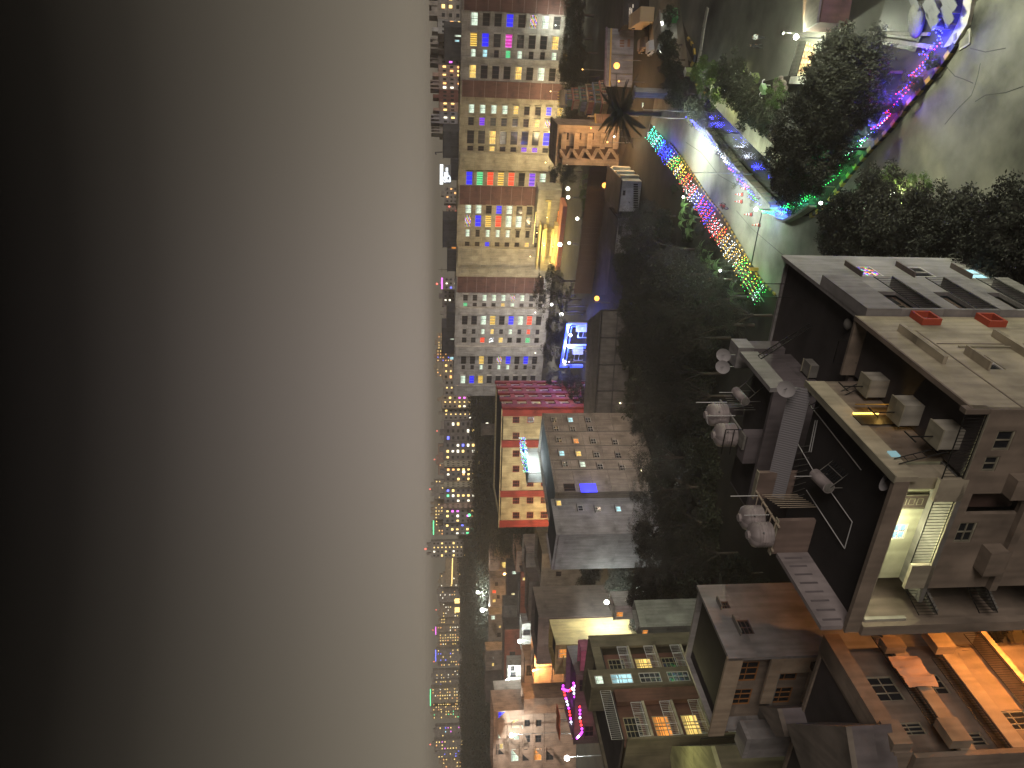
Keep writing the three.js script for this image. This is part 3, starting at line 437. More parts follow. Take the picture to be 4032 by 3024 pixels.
// ---------- the orange-lit houses lower left ----------
const D = new Site('house', 'orange-lit house with long balcony walls and iron railings, bottom left', 'house', -38, -27.5, -27.5);
const wallPeach = paint('wall_peach', .5, .4, .3);
{
  D.part('wall', wallSheet(20, 31.4, 0, 16.0, [[25.4, 26.2, 12.75, 14.4], [27.6, 29.3, 12.7, 14.3], [27.9, 29.3, 9.8, 11.3], [24.6, 25.4, 9.8, 11.4], [25.4, 26.6, 6.4, 8.2]]).rotateY(Math.PI / 2).translate(-34.2, 0, 0), wallTan);
  for (const w of [[25.4, 26.2, 12.75, 14.4], [27.6, 29.3, 12.7, 14.3], [27.9, 29.3, 9.8, 11.3], [24.6, 25.4, 9.8, 11.4], [25.4, 26.6, 6.4, 8.2]]) windowPart(D, ...w, -34.2, '.', { side: true, bars: 2, cross: 1, frame: trimPale, back: .08 });
  D.part('wall', [span(-46, -34.2, 0, 16.0, -31.4, -31.15), span(-46, -34.2, 0, 16, -20.3, -20)], wallTan); D.part('roof', span(-46, -34.4, 15.6, 15.9, -31.1, -20.3), roofDark);
  D.part('eave', span(-34.19, -32.95, 15.1, 16.05, -31.4, -23.5), wallTan); D.part('balcony_wall', span(-33.25, -32.98, 11.7, 12.5, -31.4, -23.5), wallPeach); D.part('balcony_floor', span(-34.19, -33.26, 11.72, 11.9, -31.4, -23.5), concreteGrey);
  D.part('balcony_wall', span(-33.25, -32.98, 8.85, 9.7, -31.4, -23.5), wallPeach); D.part('balcony_floor', span(-34.19, -33.26, 8.87, 9.05, -31.4, -23.5), concreteGrey);
  D.part('balcony_box', [span(-32.97, -32.5, 11.9, 13.1, -30.6, -29.8)], wallPeach); D.part('balcony_box', [span(-32.97, -32.4, 9.0, 10.15, -31.0, -29.6)], wallPeach); D.part('balcony_box', [span(-32.97, -32.4, 12.0, 13.1, -25.0, -23.6)], wallPeach); D.part('balcony_box', [span(-32.97, -32.4, 15.2, 16.2, -25.0, -23.6)], wallTan);
  D.part('end_wall', [span(-34.2, -32.98, 0, 15.09, -23.48, -23.2)], wallTan);
  railing(D, -33.1, -31.3, -33.1, -25.1, 12.5, .6, .16, black, [0, 1]); railing(D, -33.1, -29.5, -33.1, -23.6, 9.7, .7, .16, black, [0, 1]); railing(D, -33.1, -31.2, -33.1, -23.6, 6.3, 1, .16, black, [0, 1]);
  D.part('balcony_floor', span(-34.19, -32.98, 5.9, 6.25, -31.4, -23.5), wallPeach);
  { const g = new THREE.PlaneGeometry(2.2, 1.75, 14, 12), p = g.attributes.position; for (let i = 0; i < p.count; i++) { const x = p.getX(i), y = p.getY(i); p.setZ(i, .05 * Math.sin(x * 5 + y * 2) * (1 - y) + .12 * (y > .5 ? 0 : .3) + .04 * Math.sin(x * 11)); p.setY(i, y + .05 * Math.sin(x * 3)); } g.computeVertexNormals(); const S = new Site('bedsheet', 'orange-lit bedsheet hung over the balcony wall of the left house', 'sheet', -32.85, -28.4, -27.5, 11.3); S.part('cloth', g.rotateY(Math.PI / 2).translate(-32.8, 12.3, -28.35), M('bedsheet', .5, .33, .24, { side: THREE.DoubleSide })); }
}
const E_ = new Site('house', 'dark-roofed house with a wide orange parapet and shuttered balconies, left of the tank roof', 'house', -41, -37.5, -27.5);
{
  const ww = [[36.1, 37.4, 17.5, 18.4], [38.5, 39.2, 18.3, 18.9]];
  E_.part('wall', wallSheet(34.1, 40.9, 0, 20, ww).rotateY(Math.PI / 2).translate(-37.6, 0, 0), wallGrey); for (const w of ww) windowPart(E_, ...w, -37.6, '.', { side: true, bars: 1, cross: 2, hood: .4, back: .08, frame: frameBrown });
  E_.part('roof', span(-44.8, -37.8, 19.2, 19.4, -40.7, -34.3), M('roof_near_tar', .035, .03, .032)); E_.part('wall', [span(-44.8, -37.8, 0, 19.8, -40.9, -40.7), span(-44.8, -44.6, 0, 19.8, -40.7, -34.3)], wallGrey);
  E_.part('parapet', span(-45, -37.62, 19.0, 20.1, -34.3, -34.1), wallPeach); E_.part('balcony_wall', span(-42, -37.62, 16.25, 17.05, -34.3, -34.1), wallPeach); E_.part('corner_panel', span(-39.2, -37.62, 13.75, 16.24, -34.28, -34.12), wallPeach); E_.part('balcony_wall', span(-42, -39.21, 13.3, 14.1, -34.3, -34.1), wallPeach);
  const bw = [[-41.1, -39.3, 17.1, 18.7], [-43.4, -41.9, 17.1, 18.6], [-41.2, -39.4, 14.2, 15.9], [-43.4, -41.9, 14.2, 15.8]];
  E_.part('back_wall', wallSheet(-44.6, -37.7, 0, 19, bw).translate(0, 0, -35.3), wallTan); for (const w of bw) windowPart(E_, ...w, -35.3, '.', { bars: 2, cross: 1, frame: M('shutter_orange', .3, .13, .04), back: .05 });
  E_.part('balcony_floor', [span(-44.6, -37.7, 16.05, 16.24, -35.29, -34.31)], concreteGrey); E_.part('balcony_floor', [span(-44.6, -37.7, 13.1, 13.29, -35.29, -34.31)], concreteGrey);
  E_.part('side_block', [span(-45.4, -43.5, 0, 18.2, -34.09, -32.6)], wallGrey);
}
{ const S = new Site('air_cooler', 'small dark cooler on brackets at the corner of the orange wall', 'cooler', -38.5, -33.9, -27.5, 14); S.part('body', box(.5, .5, .35, -38.4, 14.1, -33.9), black); S.part('bracket', [bar(-38.7, 13.8, -34.1, -38.7, 13.8, -33.6, .03), bar(-38.1, 13.8, -34.1, -38.1, 13.8, -33.6, .03)], black); }
for (const [l, X0, X1, Y0, Y1, h, d] of [['low grey roof slab against the orange balconies', 2985, 3060, 2780, 2900, 17.6, 3], ['broad pale flat roof at the lower left edge', 3095, 3330, 2850, 3060, 18.4, 4]]) {
  const c = [[X0, Y0], [X1, Y0 + 10], [X1 + 30, Y1], [X0 + 70, Y1]].map(p => onLevel(...p, h)), S = new Site('flat_roof', l, 'roof', 0, 0, 0, 0); S.g.position.set(c[0].x, 0, c[0].z); S.ox = c[0].x; S.oz = c[0].z;
  S.part('slab', prism(c.map(p => [p.x, p.z]), h - .3, h), paint('slab_warm', .3, .26, .23)); S.part('wall', prism(c.map(p => [p.x + (c[0].x - p.x) * .02, p.z + (c[0].z - p.z) * .02]), h > 18 ? 15.91 : 0, h - .301), slabPlum);
}
{ const p = D.world(-30.2, 5.9, -28.4); glow(p.x, p.y, p.z, new THREE.Color(1, .36, .06), 240); const S = new Site('street_lamp', 'unseen orange street lamp low between the left houses, placed to light the balcony walls', 'street lamp', -30.2, -28.4, -27.5, 0); S.part('pole', bar(-30.2, 0, -28.4, -30.2, 5.75, -28.4, .06), black); S.part('lamp', new THREE.SphereGeometry(.12, 12, 8).translate(-30.2, 5.9, -28.4), lum('lamp_sodium', 1, .5, .12, 8)); }  // unseen lamp, placed to throw orange light on the balcony walls
// ---------- olive house with railed balconies ----------
const Fh = new Site('house', 'olive and brick house with white railed balconies and a stair tower window', 'house', -62, -52, -27.5);
{
  const X = -60, R = whiteMetal, jali = M('jali_block', .3, .27, .17, { roughness: .9 });
  Fh.part('wall', [span(-68, X, 0, 22.6, -58.2, -57.9), span(X - .3, X, 0, 22.6, -57.9, -56.6), span(-68, -67.7, 0, 22, -57.9, -45.6), span(-67.7, X, 0, 21.3, -45.8, -45.6)], wallOlive);
  Fh.part('parapet', span(X - .3, X, 21.72, 22.6, -56.6, -53.35), wallOlive); Fh.part('roof', span(-67.7, X - .3, 21.5, 21.7, -57.9, -45.8), roofDark);
  const hl = []; Fh.part('recess_wall', wallSheet(45.8, 56.6, 0, 21.4, [[54, 56, 19.2, 20.9], [54, 56, 16.4, 18.1], [54, 56, 13.6, 15.3], [46.6, 48.9, 19.3, 20.9], [46.6, 48.9, 16.5, 18.1], [46.6, 48.9, 13.7, 15.3]]).rotateY(Math.PI / 2).translate(X - 1.2, 0, 0), wallBrick);
  for (const [a, b, c, d, l] of [[54, 56, 19.2, 20.9, '.'], [54, 56, 16.4, 18.1, 'y'], [54, 56, 13.6, 15.3, '.'], [46.6, 48.9, 19.3, 20.9, '.'], [46.6, 48.9, 16.5, 18.1, 'o'], [46.6, 48.9, 13.7, 15.3, 'y']]) windowPart(Fh, a, b, c, d, X - 1.2, l, { side: true, bars: 2, cross: 3, back: .08, frame: jali });
  for (const y of [18.9, 16.1, 13.3, 10.5]) {
    Fh.part('balcony_floor', span(X - 1.19, X, y - .22, y, -56.6, -53.35), trimPale); railing(Fh, X - .05, -56.55, X - .05, -53.4, y + .08, .95, .2, R, [0, 1]); for (const z of [-56.5, -55.45, -54.4, -53.4]) Fh.part('rail_post', bar(X - .05, y, z, X - .05, y + 1.05, z, .035), R);
    Fh.part('balcony_floor', span(X - 1.19, X, y - .1, y + .15, -49.7, -45.85), trimPale); railing(Fh, X - .05, -49.6, X - .05, -45.9, y + .25, .95, .2, R, [0, 1]); for (const z of [-49.6, -48.4, -47.1, -45.9]) Fh.part('rail_post', bar(X - .05, y, z, X - .05, y + 1.2, z, .035), R);
  }
  railing(Fh, X - .05, -51.1, X - .05, -45.7, 21.75, 1.0, .22, R, [0, 1]);
  Fh.part('brick_pier', [span(X - .6, X - .02, 0, 21.4, -51.2, -49.72)], wallBrick);
  // stair tower, glazed strip of panes and one lit window
  const T = X + .35, gl = [[51.45, 52.05, 21.3, 21.75]]; const strip = []; for (let k = 0; k < 4; k++) strip.push([51.55, 52.75, 19.35 - 2.85 * k, 21.5 - 2.85 * k]);
  Fh.part('tower_wall', wallSheet(51.2, 53.34, 0, 23.5, [[51.6, 52.6, 22.3, 23.1], ...strip]).rotateY(Math.PI / 2).translate(T, 0, 0), wallOlive); Fh.part('tower_side', [span(X - 3, T - .23, 0, 23.5, -53.34, -53.14), span(X - 3, T - .23, 0, 23.5, -51.4, -51.2)], wallOlive); Fh.part('tower_roof', span(X - 3, T + .1, 23.501, 23.65, -53.45, -51.1), wallOlive);
  windowPart(Fh, 51.6, 52.6, 22.3, 23.1, T, 'w', { side: true, bars: 1, back: .06, ft: .04 }); strip.forEach((s, i) => windowPart(Fh, ...s, T, i ? '.' : 'c', { side: true, bars: 1, cross: 3, back: .06 }));
}
{ const S = new Site('flat_roof', 'yellow lit flat roof slab at the left edge under the railed house', 'roof', 0, 0, 0, 0); S.g.userData.label = 'bright yellow lit flat roof slab at the left edge below the railed house'; const h = 17, c = [[2630, 2938], [2798, 2938], [2835, 3060], [2650, 3060]].map(p => onLevel(...p, h)); S.g.position.set(c[0].x, 0, c[0].z); S.ox = c[0].x; S.oz = c[0].z; S.part('slab', prism(c.map(p => [p.x, p.z]), h - .35, h), paint('slab_yellow', .5, .5, .3)); S.part('wall', prism(c.map(p => [p.x, p.z]), 0, h - .351), wallOlive); const p = onLevel(2720, 2990, h); glow(p.x + 1.0, h + 3.2, p.z + .5, new THREE.Color(1, .95, .45), 22); glow(p.x + 9, h + 4, p.z + 6, new THREE.Color(1, .9, .45), 26);
  const L2 = new Site('unseen_roof_lamp', 'unseen lamp on a thin bracket, placed to light the yellow roof', 'lamp', 0, 0, 0, 13); L2.g.position.set(p.x, 13, p.z); L2.ox = p.x; L2.oz = p.z; L2.oy = 13; L2.part('arm', [bar(p.x + 2, 13, p.z + .5, p.x + 2, 16.3, p.z + .5, .04), bar(p.x + 2, 16.3, p.z + .5, p.x + 1, 16.3, p.z + .5, .03)], black); L2.part('lamp', new THREE.SphereGeometry(.1, 10, 8).translate(p.x + 1, 16.2, p.z + .5), lum('lamp_warm', 1, .95, .5, 6)); }  // unseen lamp, set here to light the yellow slab
// ---------- fences, canal banks, coloured light strings, lamp posts ----------
const q2 = (X, Y, h = 0) => onLevel(X, Y, h);
class Place { // an upright thing in world axes with its base at (x, y, z)
  constructor(name, label, category, x, y, z, group) { this.o = V(x, y, z); this.g = new THREE.Group(); this.g.name = numbered(name); this.g.position.set(x, y, z); tag(this.g, label, category, group); scene.add(this.g); }
  part(name, geos, m, parent = this.g) { return mesh(name, merge([].concat(geos)).translate(-this.o.x, -this.o.y, -this.o.z), m, parent); }
}
const wallAlong = (a, b, h, w, y = 0) => box(Math.hypot(b[0] - a[0], b[1] - a[1]), h, w, 0, y + h / 2, 0).rotateY(-Math.atan2(b[1] - a[1], b[0] - a[0])).translate((a[0] + b[0]) / 2, 0, (a[1] + b[1]) / 2);
const rowPts = pts => pts.map(([X, Y]) => { const p = q2(X, Y); return [p.x, p.z]; });
{ // canal banks: pale parapets either side of the sunken drain
  const near = rowPts([[2806, 505], [2872, 590], [2950, 685], [3028, 765], [3075, 815]]);
  for (let i = 0; i < 4; i++) { const S = new Place('canal_wall', ['farthest', 'second', 'third', 'nearest'][i] + ' stretch of the low cement wall between the lit road and the drain', 'wall', near[i][0], 0, near[i][1], undefined); S.part('panel', wallAlong(near[i], near[i + 1], 1.15, .2), paint('canal_cement', .42, .41, .36)); S.part('coping', wallAlong(near[i], near[i + 1], .1, .34, 1.152), concreteGrey); const [a, b] = [near[i], near[i + 1]]; for (let k = 0; k < 3; k++) { const t = (k + .2) / 3, x = a[0] + (b[0] - a[0]) * t, z = a[1] + (b[1] - a[1]) * t; S.part('pier', box(.34, 1.3, .34, x, .65, z), concreteGrey); } }
  const bank = [[2792, 385], [2855, 455], [2945, 545], [3030, 630], [3090, 690]].map(p => q2(...p, 1.0)), B = new Place('canal_bank', 'broad pale cement bank wall on the far side of the drain', 'wall', bank[0].x, 0, bank[0].z);
  for (let i = 0; i < 4; i++) { const a = bank[i], b = bank[i + 1]; B.part('bank_panel', wallAlong([a.x + .7, a.z + .3], [b.x + .7, b.z + .3], 1.0, 2.0), paint('bank_cement', .5, .48, .36)); }
}
// road fence on the left of the far road: sheets of pale mesh carrying the strings
const fenceLine = rowPts([[2578, 527], [2625, 590], [2690, 668], [2745, 760], [2800, 846], [2870, 945], [2930, 1030], [2985, 1125], [3022, 1180]]);
const fcurve = new THREE.CatmullRomCurve3(fenceLine.map(([x, z]) => V(x, 0, z)));
{
  const S = new Place('road_fence', 'long low rail fence beside the far road, hung with coloured light strings', 'fence', fenceLine[0][0], 0, fenceLine[0][1]);
  const n = 26, P = fcurve.getSpacedPoints(n), sheetM = paint('fence_slat', .2, .2, .19);
  for (let i = 0; i < n; i++) { const a = [P[i].x - .25, P[i].z - .25], b = [P[i + 1].x - .25, P[i + 1].z - .25]; S.part('post', box(.12, 1.5, .12, a[0], .75, a[1]), concreteGrey); for (const y of [.25, .7, 1.15]) S.part('slat', wallAlong(a, b, .14, .04, y), sheetM); }
}
const bulbGeo = new THREE.IcosahedronGeometry(1, 0);
const LED = { b: [.03, .035, 1], w: [.8, .86, 1], g: [.02, 1, .14], y: [1, .58, .05], r: [1, .02, .015], m: [.7, .04, .95], c: [.12, 1, .7] };
const ledMat = k => lum('led_bulb_' + k, ...LED[k], { b: 6, w: 4, g: 3.5, y: 4, r: 4.5, m: 4, c: 3.5 }[k]);
function lightString(label, pts, keys, { r = .05, gap = .2, wire = true, group, glowAt = [], k = 1 } = {}) {
  const S = new Place('light_string', label, 'light string', pts[0].x, Math.max(0, pts[0].y - .1), pts[0].z, group), c = new THREE.CatmullRomCurve3(pts, false, 'catmullrom', .35), L = c.getLength(), n = Math.max(3, Math.round(L / gap));
  if (wire) S.part('wire', new THREE.TubeGeometry(c, Math.min(240, n * 2), .012, 4, false), black);
  const by = {}; for (let i = 0; i < n; i++) { const p = c.getPointAt(i / (n - 1)), q = keys.length > 1 ? keys[Math.floor(i * keys.length / n)] : keys; (by[q] ??= []).push(bulbGeo.clone().scale(r, r, r).translate(p.x, p.y, p.z)); }
  for (const q in by) { const m = S.part('bulbs', by[q], ledMat(q)); m.userData.kind = 'stuff'; }
  for (const [t, col, I] of glowAt) { const p = c.getPointAt(t); glow(p.x + .25, Math.max(.75, p.y), p.z, new THREE.Color(...LED[col]), I); }
  return S;
}
{ // zigzag strings, one colour run after another along the fence
  const runs = ['c', 'c', 'cw', 'cb', 'b', 'b', 'bc', 'yg', 'gy', 'yw', 'yg', 'ry', 'rw', 'wr', 'bw', 'rb', 'br', 'rb', 'wr', 'rw', 'yr', 'wy', 'yw', 'yw', 'gy', 'yg', 'gy', 'gw'], N = runs.length;
  const nm = { c: 'turquoise', b: 'blue', y: 'yellow', g: 'green', r: 'red', w: 'white' }, ord = ['first', 'second', 'third', 'fourth', 'fifth', 'sixth', 'seventh', 'eighth', 'ninth', 'tenth', 'eleventh', 'twelfth', 'thirteenth', 'fourteenth', 'fifteenth', 'sixteenth', 'seventeenth', 'eighteenth', 'nineteenth', 'twentieth', 'twenty-first', 'twenty-second', 'twenty-third', 'twenty-fourth', 'twenty-fifth', 'twenty-sixth', 'twenty-seventh', 'twenty-eighth'];
  runs.forEach((k, i) => {
    const pts = []; for (let j = 0; j <= 8; j++) { const t = (i + j / 8.4) / N, p = fcurve.getPointAt(Math.min(1, t)), s = j % 2; pts.push(V(p.x + (s ? 1.0 : -.5) + rr(-.3, .3), s ? .3 + rr(0, .3) : 1.4 + rr(-.3, .3), p.z + (s ? .7 : -.3) + rr(-.25, .25))); }
    const far = 1 - i / N;
    lightString(`zigzag light string in ${[...k].map(x => nm[x]).join(' and ')}, ${ord[i]} from the far end of the fence`, pts, k.length > 1 ? k[0] + k[1] + k[0] + k[1] + k[0] : k, { r: .042 + .024 * far, gap: .44 + .1 * far, group: 'light strings along the road fence' }); { const e = pts[4]; glow(e.x + 1.1, .9, e.z + .8, new THREE.Color(...LED[k[0]]), k[0] === 'b' ? 26 : k[0] === 'r' ? 4 : 4.5); }
  });
  // strings on the drain side of the road
  const Q = rowPts([[2742, 463], [2762, 478], [2800, 520], [2835, 560], [2880, 605], [2915, 655], [2950, 700], [2985, 750], [3010, 790]]), R = ['b', 'b', 'b', 'bw', 'w', 'w', 'bm', 'bm', 'bg'];
  const c2 = new THREE.CatmullRomCurve3(Q.map(([x, z]) => V(x, 0, z)));
  R.forEach((k, i) => { const pts = []; for (let j = 0; j <= 5; j++) { const p = c2.getPointAt(Math.min(1, (i + j / 5.6) / R.length)); pts.push(V(p.x - .2 + (j % 2 ? -.5 : .2), j % 2 ? .4 : 1.6 + rr(-.2, .3), p.z)); }
    lightString(`drooping light string in ${[...k].map(x => ({ ...nm, m: 'magenta' })[x]).join(' and ')}, ${ord[i]} from the far end of the drain wall`, pts, k.length > 1 ? k[0] + k[1] + k[0] : k, { r: .075, gap: .32, group: 'light strings along the drain wall', glowAt: [[.4, k[0], k[0] === 'b' ? 22 : 5]] }); });
  // strings round the corner under the dark trees: green and turquoise
  const T = rowPts([[3035, 832], [3060, 842], [3100, 838], [3130, 815], [3170, 800], [3200, 775], [3222, 770]]), TK = ['g', 'b', 'bg', 'g', 'cg', 'g'], c3 = new THREE.CatmullRomCurve3(T.map(([x, z]) => V(x, 0, z)));
  TK.forEach((k, i) => { const pts = []; for (let j = 0; j <= 5; j++) { const p = c3.getPointAt(Math.min(1, (i + j / 5.2) / TK.length)); pts.push(V(p.x + (j % 2 ? -.1 : .2), j % 2 ? .25 : 1.25, p.z - .2)); }
    lightString(`${[...k].map(x => nm[x]).join(' and ')} light string round the corner under the dark trees, ${ord[i]} from the lamp`, pts, k.length > 1 ? k + k[0] : k, { r: .06, gap: .25, group: 'light strings at the corner', glowAt: [[.5, k[0], k[0] === 'b' ? 44 : 20]] }); });
  // swags on stakes behind the striped kerb
  const stakes = [[3680, 113], [3620, 214], [3578, 297], [3527, 370], [3478, 445], [3430, 507], [3378, 555], [3330, 610], [3290, 660], [3240, 735]].map(([X, Y]) => q2(X, Y, 1.25));
  const cols = [['b', 'blue'], ['b', 'blue'], ['r', 'red'], ['b', 'blue'], ['r', 'red'], ['b', 'blue'], ['w', 'white'], ['g', 'green'], ['g', 'green']];
  for (let i = 0; i < stakes.length; i++) { const p = stakes[i], S = new Place('light_stake', `thin stake holding the light swags, ${ord[i]} from the curved pale kerb`, 'stake', p.x, 0, p.z, 'stakes behind the striped kerb'); S.part('stake', rod(V(p.x, 0, p.z), p, .03, .025), M('stake_wood', .2, .14, .1)); S.part('nail', new THREE.SphereGeometry(.035, 6, 4).translate(p.x, p.y, p.z), steel); }
  for (let i = 0; i < 9; i++) {
    const a = stakes[i], b = stakes[i + 1], mid = a.clone().lerp(b, .4).add(V(.42, 0, .1)); mid.y = .22; const m2 = a.clone().lerp(b, .7).add(V(.25, 0, .05)); m2.y = .45;
    lightString(`${cols[i][1]} light swag behind the striped kerb, ${ord[i]} from the curved pale kerb`, [a, a.clone().lerp(mid, .45).add(V(.1, -.12, 0)), mid, m2, b], cols[i][0], { r: .055, gap: .26, group: 'light swags behind the striped kerb', glowAt: [[.45, cols[i][0], cols[i][0] === 'b' ? 75 : cols[i][0] === 'r' ? 9 : 12]] });
    if (i > 0 && i < 8) lightString(`second ${cols[(i + 1) % 9][1]} light swag crossing behind the striped kerb, ${ord[i - 1]} crossing from the curved pale kerb`, [b.clone().add(V(0, -.2, 0)), mid.clone().add(V(.1, .15, .6)), mid.clone().add(V(.5, .02, 1.4))], cols[(i + 1) % 9][0], { r: .05, gap: .27, group: 'crossing light swags behind the striped kerb', glowAt: i % 2 ? [[.5, cols[(i + 1) % 9][0], 8]] : [] });
  }
  lightString('blue light string climbing the bush at the curved kerb', [q2(3675, 116, 1.3), q2(3695, 140, .9), q2(3708, 165, .5), q2(3708, 182, .3)], 'b', { r: .06, gap: .26, glowAt: [[.5, 'b', 16], [.9, 'b', 10]] });
}
// green corner wall and end ramp at the junction
{ const a = rowPts([[3070, 860], [3110, 872], [3165, 845], [3215, 812]]); for (let i = 0; i < 3; i++) { const S = new Place('corner_wall', ['left', 'middle', 'right'][i] + ' piece of the low cement wall that glows green at the junction', 'wall', a[i][0], 0, a[i][1]); S.part('panel', wallAlong(a[i], a[i + 1], .8, .22), paint('fence_pale', .5, .5, .46)); S.part('coping', wallAlong(a[i], a[i + 1], .08, .32, .802), concreteGrey); } }
// traffic cones down the middle of the road
const coneRed = M('cone_red', .55, .06, .03, { roughness: .5 }), coneWhite = M('cone_white', .7, .7, .68, { roughness: .5 });
[[2937, 741, 'small red cone farthest up the road'], [2924, 766, 'red and white traffic cone, second up the road'], [2922, 794, 'red and white traffic cone level with the parked motorcycle'], [2960, 845, 'red and white traffic cone left of the white post lamp'], [2992, 887, 'red and white traffic cone nearest the barrier arm']].forEach(([X, Y, l], i) => {
  const p = q2(X, Y), h = i ? .95 : .7, S = new Place('traffic_cone', l, 'traffic cone', p.x, 0, p.z, 'traffic cones on the road'); S.part('base', box(.5, .06, .5, p.x, .035, p.z), M('cone_base', .06, .02, .02)); S.part('body', new THREE.CylinderGeometry(.04, .2, h, 16).translate(p.x, h / 2 + .06, p.z), coneRed); for (const t of [.3, .62]) S.part('band', new THREE.CylinderGeometry(.2 - .16 * (t + .16) + .004, .2 - .16 * t + .004, h * .16, 16, 1, true).translate(p.x, .06 + h * (t + .08), p.z), coneWhite);
});
{ // boom barrier across the road, lit post lamp at its free end
  const a = q2(2984, 1060), b = q2(3032, 828), S = new Place('boom_barrier', 'long dark boom barrier arm lowered across the road', 'barrier', a.x, 0, a.z); S.part('post', box(.35, 1.05, .35, a.x, .525, a.z), M('barrier_orange', .5, .25, .05)); S.part('arm', rod(V(a.x, .95, a.z), V(b.x - .3, 1.0, b.z), .07, .05, 8), black); S.part('rest', box(.14, .95, .14, b.x - .3, .475, b.z), steel);
  const P = new Place('post_lamp', 'bright white post lamp at the free end of the barrier arm', 'street lamp', b.x + .1, 0, b.z); P.part('pole', rod(V(b.x + .1, 0, b.z), V(b.x + .1, 1.55, b.z), .05, .04, 8), black); P.part('lamp', new THREE.SphereGeometry(.2, 14, 10).translate(b.x + .1, 1.7, b.z), lum('lamp_white', 1, 1, .9, 14)); glow(b.x + .1, 1.7, b.z, new THREE.Color(.9, 1, .92), 40);
}
function streetLamp(label, X, Y, hTop, armTo, on, col, I, emit = 6) { // base pixel, height, arm vector
  const p = q2(X, Y), S = new Place('street_lamp', label, 'street lamp', p.x, 0, p.z, 'street lamps'), t = V(p.x, hTop, p.z), e = t.clone().add(armTo);
  S.part('pole', rod(V(p.x, 0, p.z), t, .085, .05, 8), M('pole_grey', .16, .16, .16, { roughness: .6 })); S.part('arm', rod(t, e, .04, .035, 6), mats.pole_grey); const hd = S.part('lamp_head', box(.75, .12, .3, e.x, e.y, e.z, -Math.atan2(armTo.z, armTo.x)), mats.pole_grey);
  S.part('lens', box(.6, .03, .22, e.x, e.y - .077, e.z, -Math.atan2(armTo.z, armTo.x)), lum('lens_' + (col[2] > .6 ? 'white' : 'sodium'), ...col, emit), hd);
  if (on) { const s = new THREE.SpotLight(new THREE.Color(...col), I, 0, 1.25, .8, 2); s.position.set(e.x, e.y - .15, e.z); s.target.position.set(e.x + armTo.x * .3, 0, e.z + armTo.z * .3); s.castShadow = true; s.shadow.radius = 6; scene.add(s, s.target); }
}
const LEDW = [.86, 1, .78];
streetLamp('grey street lamp standing at the drain wall, farther one, arm over the road', 2782, 470, 8, V(-2.4, .6, -.2), 1, LEDW, 1000);
streetLamp('grey street lamp at the drain wall, nearer one, arm over the road', 2965, 686, 8, V(-2.4, .6, .3), 1, LEDW, 1000);
streetLamp('unlit looking grey pole beside the date palm', 2792, 442, 9.5, V(.6, .2, .1), 0, LEDW, 0);
{ // lamps beyond the frame that light the near carriageway from above
  const p = V(28, 9, -44.5); const s = new THREE.SpotLight(new THREE.Color(.95, 1, .62), 900, 0, 1.45, 1, 2); s.position.set(33.2, 9.2, -36.2); s.target.position.set(21, 0, -52); s.castShadow = true; scene.add(s, s.target);
  const S = new Place('street_lamp', 'unseen street lamp past the edge of view, placed to light the near carriageway', 'street lamp', 35, 0, -34); S.part('pole', rod(V(35, 0, -34), V(35, 9.3, -34), .09, .05, 8), mats.pole_grey); S.part('arm', rod(V(35, 9.3, -34), V(33.2, 9.4, -36.2), .04, .04), mats.pole_grey); S.part('lens', box(.5, .05, .3, 33.2, 9.34, -36.2), mats.lens_white);
}
{ const s = new THREE.SpotLight(new THREE.Color(.95, 1, .7), 1500, 0, 1.3, 1, 2); s.position.set(33, 11, -52); s.target.position.set(20, 0, -55); s.castShadow = true; scene.add(s, s.target); const S = new Place('street_lamp', 'unseen street lamp beyond the yard, outside the view, placed to light the near road', 'street lamp', 35, 0, -52); S.part('pole', bar(35, 0, -52, 35, 11.1, -52, .08), mats.pole_grey); S.part('arm', bar(35, 11.1, -52, 33, 11.2, -52, .04), mats.pole_grey); S.part('lens', box(.5, .05, .3, 33, 11.15, -52), mats.lens_white); }  // unseen lamp outside the view, placed to light the near road
// ---------- parking court furniture ----------
{ const b = q2(3252, 152), p = V(b.x, 3.1, b.z), S = new Place('wall_lamp', 'very bright white floodlight by the paved ramp at the parking court', 'lamp', b.x, 0, b.z); S.part('pole', rod(V(b.x, 0, b.z), p, .06, .05, 8), mats.pole_grey); S.part('lamp', new THREE.SphereGeometry(.24, 14, 10).translate(p.x, p.y, p.z), lum('lamp_flood', 1, 1, .85, 26)); glow(p.x, p.y, p.z, new THREE.Color(.93, 1, .72), 1000); }
{ const b = q2(3258, 131), S = new Place('globe_post', 'thin post with a dark unlit globe in front of the parking court', 'post', b.x, 0, b.z), t = atDepth(3080, 130, -b.z); S.part('post', rod(V(b.x, 0, b.z), t, .03, .02, 6), concreteGrey); S.part('globe', new THREE.SphereGeometry(.22, 14, 10).scale(1, .8, 1).translate(t.x, t.y, t.z), black); S.part('foot', [rod(V(b.x, .05, b.z), V(b.x - .9, .05, b.z + .2), .03)], black); }
